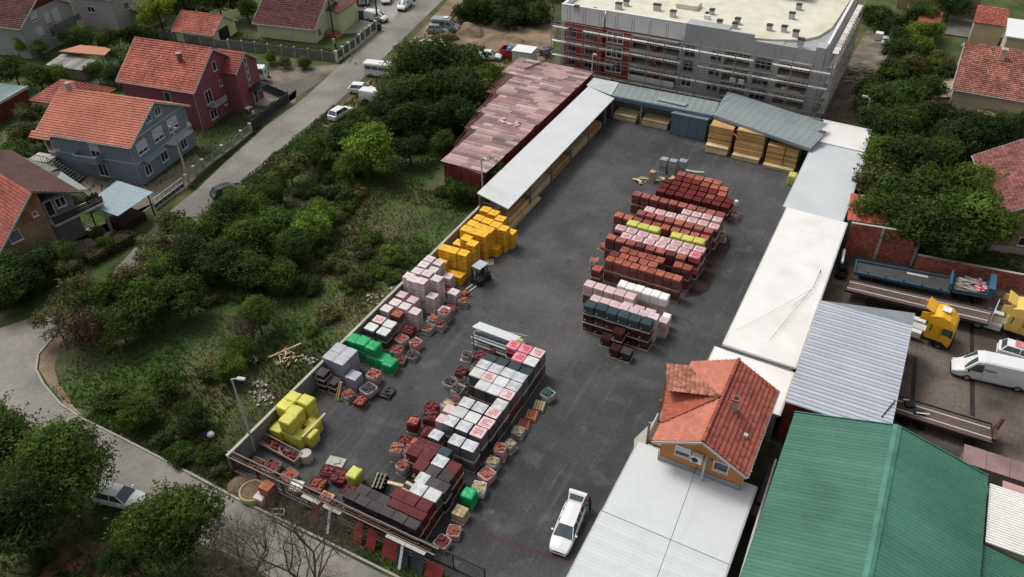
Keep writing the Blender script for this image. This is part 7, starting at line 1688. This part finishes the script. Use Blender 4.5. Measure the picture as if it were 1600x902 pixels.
def plant(px, py, zc, r, leaf, arch=None, kind='tree', world=None, squash=1.0):
    q = Vector((world[0],world[1],0)) if world else P(px, py, zc)
    if arch is None: arch = ('tree%d' % rv.randrange(6)) if kind == 'tree' else 'bush%d' % rv.randrange(5)
    ro = root('tree' if kind == 'tree' else 'bush', None, kind, (q.x,q.y,0), rv.uniform(0,6.28))
    base = {'t':1.45,'b':1.4,'s':1.3}[arch[0]] if not arch.startswith('bush') else .35
    sz = zc/base if kind == 'tree' else r*squash
    c = link('crown', crown_me(arch, leaf), ro, (0,0,zc if kind == 'tree' else .35*sz)); c.scale = (r,r*rv.uniform(.88,1.1),r*.92 if kind == 'tree' else sz)
    t = link('trunk', trunk_me(arch), ro, (0,0,zc if kind == 'tree' else .35*sz)); t.scale = (r,r,sz if kind == 'tree' else sz)
    PLANTS.append((ro, leaf, kind, arch)); return ro
T = [ # crown centre in the photograph, height of crown centre, radius, leaf
 (640,105,4.2,3.4,'dark'),(685,95,4.6,3.6,'dark'),(730,105,4.2,3.2,'dark'),(668,140,4.4,3.5,'dark'),(715,140,4.4,3.4,'deep'),(760,122,3.6,2.6,'mid'),(625,150,3.8,3.0,'deep'),
 (752,150,3.2,2.4,'olive'),(690,178,3.6,2.8,'deep'),(645,185,3.4,2.6,'dark'),(603,182,3.2,2.5,'deep'),(560,200,3.0,2.4,'dark'),(735,178,3.0,2.4,'deep'),
 (578,228,3.8,3.0,'bright'),(528,222,3.0,2.3,'deep'),(488,232,3.0,2.2,'dark'),(600,262,2.6,2.0,'mid'),(545,262,2.6,1.9,'mid'),(640,232,2.6,2.0,'deep'),(452,262,2.8,2.0,'olive'),
 (425,300,2.4,1.9,'dark'),(395,318,3.0,2.3,'dark'),(374,314,2.8,1.8,'mid'),(350,322,1.6,1.1,'dark'),(360,345,3.4,2.6,'dark'),(318,365,3.2,2.5,'mid'),(275,352,2.6,1.8,'olive'),(245,385,2.6,1.8,'olive'),(298,400,3.0,2.2,'deep'),
 (385,372,3.2,2.5,'mid'),(430,348,2.8,2.1,'dark'),(482,356,2.6,1.9,'bright'),(500,330,2.4,1.6,'bright'),(455,385,2.6,2.0,'dark'),(340,410,3.0,2.3,'deep'),(395,420,2.8,2.2,'dark'),
 (255,425,2.8,2.2,'mid'),(210,442,3.0,2.2,'olive'),(165,462,3.0,2.2,'mid'),(230,475,3.0,2.3,'mid'),(285,462,2.8,2.1,'dark'),(185,505,2.8,2.0,'dark'),
 (400,487,3.2,1.6,'mid'),(440,430,2.4,1.8,'dark'),
 (745,275,2.4,1.8,'deep'),(712,292,2.0,1.5,'dark'),(768,268,3.6,1.6,'dark'),(735,300,1.8,1.5,'dark'),(690,225,2.0,1.7,'dark'),
 (262,600,1.8,1.4,'mid'),(215,640,1.6,1.4,'mid'),(360,575,1.8,1.4,'mid'),(300,650,1.6,1.4,'dark'),(375,545,1.6,1.3,'mid')]
for t in T: plant(t[0],t[1],t[2]*.92,t[3]*1.16,t[4])
for (px,py,z,r_,lf) in [(118,470,2.8,2.6,'olive'),(85,500,2.6,2.0,'olive'),(135,520,2.4,2.0,'plum'),(305,395,2.6,2.0,'plum'),(330,350,2.6,1.8,'olive'),(235,405,2.4,1.8,'olive')]:
    plant(px,py,z,r_,lf,'sparse%d' % rv.randrange(2))
# big near trees, bottom left
plant(88,728,5.0,3.7,'mid','big0'); plant(268,818,4.6,3.35,'mid','big1'); plant(20,800,5.0,3.6,'dark','big2'); plant(-30,690,5.0,4.0,'dark','big0'); plant(190,870,2.6,1.7,'dark','big2')
# right hand garden wood
for t in [(1362,142,3.4,2.6,'deep'),(1380,165,4,3.2,'dark'),(1425,150,4,3.0,'dark'),(1372,192,3.8,3.0,'deep'),(1405,200,4.2,3.3,'dark'),(1455,185,4,3.0,'dark'),(1385,240,4,2.8,'mid'),(1420,245,4.2,3.2,'deep'),(1500,215,4,3.0,'deep'),(1550,205,4,3.0,'deep'),(1590,195,4,3,'deep'),
          (1470,240,4,3,'dark'),(1385,290,4,3.0,'olive'),(1350,290,3.2,1.7,'plum'),(1375,330,4,3.0,'dark'),(1425,300,4.4,3.6,'dark'),(1480,300,5.0,4.0,'mid'),(1520,335,5.0,3.8,'mid'),(1460,350,4.6,3.6,'dark'),(1500,380,4.0,3.0,'dark'),(1535,290,4,3.0,'mid'),(1415,345,4,3.0,'dark'),
          (1440,70,4,2.2,'bright'),(1425,105,3.6,2.4,'olive'),(1458,45,3.6,1.7,'bright'),(1395,115,3.2,2.4,'dark'),(1375,30,1.6,2.8,'dark'),(1400,40,1.6,2.6,'deep'),(1362,24,1.4,2.2,'deep'),(1408,62,1.6,2.4,'dark'),(1510,190,3.5,2.6,'dark'),(1450,140,3.2,2.4,'deep'),(1415,85,3,2.6,'dark'),(1468,98,2.6,2.2,'olive'),(1400,78,3,2.4,'deep'),(1448,112,3,2.4,'mid'),(1435,50,3,2.0,'bright'),(1475,118,3,2.4,'deep'),(1350,318,1.6,1.4,'dark')]:
    plant(*t)
# gardens and background left
for t in [(245,14,4.5,3.6,'lime'),(228,32,2.4,1.8,'lime'),(200,55,2.4,2.4,'dark'),(165,62,2.4,2.4,'dark'),(130,58,2.2,2.2,'dark'),(110,60,2.2,2.0,'deep'),(235,55,2.2,1.8,'dark'),(40,68,2.2,1.7,'lime'),(62,76,2.0,1.6,'mid'),(20,110,3,2.6,'dark'),(60,120,3,2.4,'dark'),(90,120,2.6,2.2,'mid'),(205,95,2.6,2.6,'dark'),(175,115,2.2,1.8,'deep'),
          (150,110,2.2,1.8,'deep'),(205,120,2,1.6,'dark'),(45,180,2.4,2.2,'olive'),(35,210,2.4,2.2,'olive'),(60,210,2.2,1.8,'dark'),(20,240,2.6,2.2,'dark'),(300,8,4,3.4,'deep'),(340,0,4,3.4,'deep'),(380,-6,4,3.2,'deep'),(285,-6,4,3,'dark'),(385,12,3,2.2,'dark'),
          (770,14,2.2,4.2,'deep'),(810,8,2.2,4.2,'deep'),(735,18,1.8,3.2,'dark'),(845,22,1.6,2.8,'dark'),(790,28,1.6,3.0,'dark'),(750,4,2,3.6,'deep'),(826,18,1.8,3.2,'deep'),(555,-20,3,3,'dark'),
          (60,405,2.6,2.0,'deep'),(20,425,2.8,2.4,'deep'),(95,395,2.2,1.6,'mid'),(40,440,2.2,1.8,'deep'),(5,455,2.4,2.0,'dark'),(150,365,1.4,1.0,'mid'),(165,380,1.2,1.0,'mid'),(105,420,1.8,1.4,'olive'),(228,100,2,1.6,'dark'),(420,90,1.2,1.4,'mid'),(445,98,1.0,1.2,'olive'),(475,98,1.0,1.2,'dark')]:
    plant(*t)
for (x,y,z,r_,l) in [(-110,140,4,3.6,'deep'),(-104,137,4,3.4,'dark'),(-70,138,4,3.6,'deep'),(-64,141,4,3.6,'deep'),(-58,139,4,3.4,'dark'),(-2,150,3.4,3,'dark'),(2,158,3,3,'deep')]: plant(0,0,z,r_,l,None,'tree',(x,y))
# undergrowth of the field
def in_field(x, y):
    pts_ = [(-62.5,26),(-66,33),(-68.8,45),(-68.7,53),(-71.6,64),(-73.3,79),(-76.5,99),(-80,118)]
    if y < 25 or y > 112 or x > -40.8: return False
    if y > 62 and x > -42.5: return False
    if y > 70 and x > -50+(-.17*(y-70)): return False
    for (a, b), (c, d_) in zip(pts_[:-1], pts_[1:]):
        if b <= y <= d_: return x > a+(c-a)*(y-b)/(d_-b)+.8
    return x > -62
CLEAR = [(P(447,560,0),3.2),(P(409,622,0),2.6),(P(392,560,0),1.6),(P(331,684,0),1.8),(P(482,562,0),1.6),(P(590,468,0),1.8),(P(532,180,0),2)]
n = 0
while n < 180:
    x, y = rv.uniform(-78,-41), rv.uniform(25.5,104)
    if not in_field(x, y): continue
    dens = noise.noise(Vector((x*.07,y*.07,3.3)))
    if dens < .08 and rv.random() < .85: continue
    if y > 100 and rv.random() < .7: continue
    if any((Vector((x,y,0))-q_).length < d_ for q_, d_ in CLEAR): continue
    r_ = rv.uniform(.5,1.7); plant(0,0,r_*.5,r_,rv.choice(['dark','mid','mid','bright' if rv.random() < .35 else 'mid','dark','olive','olive','plum' if rv.random() < .4 else 'deep']),None,'bush',(x,y),.8); n += 1
for k in range(34):   # verge outside the yard corner and below the big trees
    x, y = (rv.uniform(-50,-40.8), rv.uniform(25,27.5)) if k < 14 else (rv.uniform(-70,-34), rv.uniform(8,15.5))
    r_ = rv.uniform(.5,1.3); plant(0,0,.5,r_,rv.choice(['dark','mid','olive','deep']),None,'bush',(x,y),.8)
for k in range(46):
    x, y = rv.uniform(-1.5,16), rv.uniform(84,132); r_ = rv.uniform(.8,1.8)
    if x > 3.5 and y > 112 or (x > 11 and y < 105): continue
    plant(0,0,.5,r_,rv.choice(['dark','deep','mid','deep']),None,'bush',(x,y),.8)
# hedges
def hedge(label, a, b, w_, h_, leaf, loc_group=None):
    a, b = Vector((a[0],a[1],0)), Vector((b[0],b[1],0)); d_ = b-a; ang = math.atan2(d_.y,d_.x); L_ = d_.length; mb = MB(); rr = random.Random(int(abs(a.x*3)))
    for k in range(int((L_*w_+2*L_*h_+2*w_*h_)*85)):
        f = rr.random()*(w_+2*h_)
        x = rr.uniform(0,L_); nrm = Vector((0,0,1))
        if rr.random() < .08: c = Vector((rr.choice([0,L_]), rr.uniform(-w_/2,w_/2), rr.uniform(.05,h_))); nrm = Vector((1,0,0))
        elif f < w_: c = Vector((x, rr.uniform(-w_/2,w_/2), h_))
        else: s_ = 1 if f < w_+h_ else -1; c = Vector((x, s_*w_/2, rr.uniform(.05,h_))); nrm = Vector((0,s_,0))
        c += nrm*(.14*noise.noise(c*1.3)+rr.gauss(0,.05)); s = rr.uniform(.06,.13); t = Vector((rr.gauss(0,1),rr.gauss(0,1),rr.gauss(0,1))).normalized(); bb = nrm.cross(t)
        if bb.length < .1: continue
        bb.normalize(); mb.add([c-t*s, c+bb*s*.5, c+t*s, c-bb*s*.5], [(0,1,2,3)], min(1,max(0,rr.gauss(.5,.25))))
    r = root('hedge', label, 'hedge', tuple(a), ang); part('foliage', mb, LEAF[leaf], r); part('stems', MB().box(.15,-w_/2+.15,0,L_-.15,w_/2-.15,h_-.15), BARK, r); return r
hedge('clipped hedge with yellowish top beside the carport at the street', (-74.6,40.2), (-74.0,46.0), 1.7, 1.2, 'olive'); hedge('long clipped hedge lower left along the street bend', (-77.5,29.5), (-74.6,39.2), 1.8, 1.2, 'olive')
hedge('dark hedge along the wall in front of the lime house', (-103.5,95.4), (-86.5,98.4), 1.3, 1.2, 'deep'); hedge('low brown hedge behind the clipped hedge at the left edge', (-84,31), (-78.5,33.5), 1.6, 1.0, 'plum')
# grass and weeds
gm = MB(); NG = 0
def tuft(x, y, s):
    a = rv.uniform(0,6.28)
    for k in range(3):
        t = a+k*2.1+rv.uniform(-.4,.4); w_ = s*.16; dx, dy = math.cos(t), math.sin(t); h_ = s*rv.uniform(.6,1.1); l_ = s*.5
        gm.add([(x-dy*w_,y+dx*w_,0),(x+dy*w_,y-dx*w_,0),(x+dx*l_,y+dy*l_,h_)], [(0,1,2)], rv.random())
while NG < 42000:
    x, y = rv.uniform(-80,-40.6), rv.uniform(24.6,112)
    if in_field(x, y): tuft(x, y, rv.uniform(.14,.40)*(1.2 if noise.noise(Vector((x*.12,y*.12,0))) > 0 else .7)); NG += 1
for k in range(13000):
    x, y = rv.uniform(-2,16), rv.uniform(81.5,135)
    if (x < 4 or y < 112): tuft(x, y, rv.uniform(.2,.45))
for k in range(9000):
    x, y = rv.uniform(-75,-20), rv.uniform(5,19)
    if y < 19+(x+33)*-.03-(.5 if x > -30 else 0): tuft(x, y, rv.uniform(.15,.4))
for k in range(3500): tuft(rv.uniform(-56,-40), rv.uniform(24.5,27), rv.uniform(.12,.38))
for k in range(2600): tuft(rv.uniform(-41,-19.5), rv.uniform(24.35,25.9), rv.uniform(.1,.3))
tag(link('weeds', gm.mesh('weeds', GRASS)), kind='stuff', label='uncut grass and weeds over the field and verges')
g2 = MB(); gm = g2
for k in range(16000):
    x, y = rv.uniform(-125,-77), rv.uniform(34,100)
    if x > -80.5 and y > 43 or (y > 79 and x > -99 and y < 97): continue
    tuft(x, y, rv.uniform(.12,.35))
tag(link('garden_grass', g2.mesh('garden_grass', mat('lawn_blades', (.060,.105,.02), .9, .3, .2, .2, v=.5, trans=.25))), kind='stuff', label='grass of the gardens on the left')
# ---------------------------------------------------------------- bare tree at the bottom
def bare_tree(name, label, x, y, h, seed, spread=.55, lean=(0,0)):
    rr = random.Random(seed); mb = MB(); br = MB()
    def grow(p, d_, L_, r_, dep, m_):
        n_ = 3; q = p
        for k in range(n_):
            d_ = (d_+Vector((rr.gauss(0,.09),rr.gauss(0,.09),rr.gauss(0,.05)+.03))).normalized(); q2 = q+d_*L_/n_; r2 = r_*(1-.13*(k+1)); m_.tube(q, q2, r_*(1-.13*k), r2, 6 if dep > 3 else (4 if dep > 1 else 3), cap=False); q = q2
            if dep > 0 and k > 0 or dep > 4:
                e = Vector((rr.gauss(0,1),rr.gauss(0,1),rr.uniform(-.1,.7))).normalized(); grow(q, (d_*(1-spread)+e*spread).normalized(), L_*rr.uniform(.5,.72), r_*.45, dep-1, br)
        if dep > 0:
            for k in range(2):
                e = Vector((rr.gauss(0,1),rr.gauss(0,1),rr.uniform(0,.8))).normalized(); grow(q, (d_*(1-spread)+e*spread).normalized(), L_*rr.uniform(.62,.85), r_*.58, dep-1, br)
    r = root(name, label, 'tree', (x,y,0))
    for k in range(3):
        a = k*2.1+seed; grow(Vector((.15*math.cos(a),.15*math.sin(a),0)), Vector((.38*math.cos(a)+lean[0],.38*math.sin(a)+lean[1],1)).normalized(), h*.36, .12, 5, mb)
    part('trunk', mb, BARKB, r); part('branches', br, BARKB, r); return r
bare_tree('bare_tree', 'leafless tree with fine branches at the bottom of the street fence', -27.6, 20.6, 8.5, 4); bare_tree('bare_tree', 'second leafless tree nearest the bottom edge, left of the other', -31.0, 18.2, 7.5, 9)
bare_tree('bare_tree', 'small leafless tree in the field below the green crowns', *(P(395,535,0)[:2]), 3.6, 12)
# ---------------------------------------------------------------- labels of the plants: what they look like and what they stand nearest to
MARKS = {'the white minibus':P(597,110,0),'the red walled building':Vector((-45,78,0)),'the yellow heap':Vector((-41,60,0)),'the green heap':Vector((-41,42,0)),'the lemon heap':Vector((-41,31,0)),'the street bend':P(75,575,0),
 'the black parked car':P(356,300,0),'the carport':Vector((-78,47,0)),'the blue grey house':Vector((-86,58,0)),'the maroon house':Vector((-90,78,0)),'the lime green garage':Vector((-110,96,0)),'the orange shelter':Vector((-118,77,0)),'the brick gable house':Vector((-82,36,0)),
 'the grey top left house':Vector((-131,80,0)),'the bare bottom trees':Vector((-29,19,0)),'the car between big trees':P(188,778,0),'the lime house':Vector((-96,103,0)),'the apartment block left end':Vector((-49,110,0)),'the silver hatchback':P(684,47,0),'the far right lamp':Vector((-4,105,0)),
 'the red roofed hut':Vector((0,83,0)),'the tan house at right':Vector((12,90,0)),'the cream house':Vector((6,120,0)),'the site track top':Vector((-4,140,0)),'the half hidden white car':P(532,180,0),'the wood scraps':P(447,560,0),'the grey lamp in field':Vector((-42,29,0)),'the utility pole':Vector((-77,57.7,0)),
 'the white garden container':P(331,684,0),'the street corner fence':Vector((-44,25,0)),'the pink roof edge':Vector((-52,92,0)),'the wall by the rose heap':Vector((-41,50,0)),'the wall by the silver group':Vector((-41,38,0)),'the small leafless tree':P(395,535,0),'the kerb below the bend':P(200,690,0),'the street above the black car':P(430,250,0),'the kerb right of the field corner':Vector((-48,25,0)),'the clay patch':P(140,890,0),'the hedge at the bend':Vector((-76,34,0)),'the cream house annex':Vector((3,112,0)),'the pale long roof edge':Vector((-2,92,0)),'the near left bottom corner':P(60,860,0),'the pale rubble at the wall':P(590,468,0),'the street halfway down':P(300,370,0),'the tall brick wall':Vector((3,81,0))}
LK = {'dark':'dark green','deep':'very dark green','mid':'mid green','bright':'bright green','olive':'olive green','lime':'pale lime','plum':'brownish'}
cache = {}
for m_, q in MARKS.items():
    for kd, lf_ in [(a_, b_) for a_ in ('tree','bush') for b_ in LK]:
        L_ = sorted([p for p in PLANTS if p[2] == kd and p[1] == lf_], key=lambda p: (p[0].location-q).length)
        for i, p in enumerate(L_): cache.setdefault(p[0].name, []).append((i, m_))
for p in PLANTS:
    i, m_ = min(cache[p[0].name]); big = p[3].startswith('big')
    rk = 'nearest' if i == 0 else ('%s nearest' % ORD[i] if i < 20 else 'number %d from nearest' % (i+1))
    p[0]['label'] = '%s%s %s, %s such %s to %s' % ('big ' if big else ('thin ' if p[3].startswith('sparse') else 'leafy ' if p[2] == 'tree' else 'low '), LK[p[1]], p[2], rk, p[2], m_)
    p[0]['group'] = 'trees of the field and gardens' if p[2] == 'tree' else 'bushes of the field and gardens'

g3 = MB(); gm = g3
for k in range(5200):
    t = rv.random(); a, b = P(300,296), P(409,199); q = a.lerp(b,t); tuft(q.x+rv.uniform(-1.0,.35), q.y+rv.uniform(-.3,.3), rv.uniform(.08,.22))
for k in range(3500):
    t = rv.random(); a, b = P(352,304), P(522,165); q = a.lerp(b,t); tuft(q.x+rv.uniform(-.1,1.8), q.y+rv.uniform(-.3,.3), rv.uniform(.1,.3))
tag(link('verge_grass', g3.mesh('verge_grass', mat('lawn_blades', (0,0,0)))), kind='stuff', label='grass of the verges along the left street')
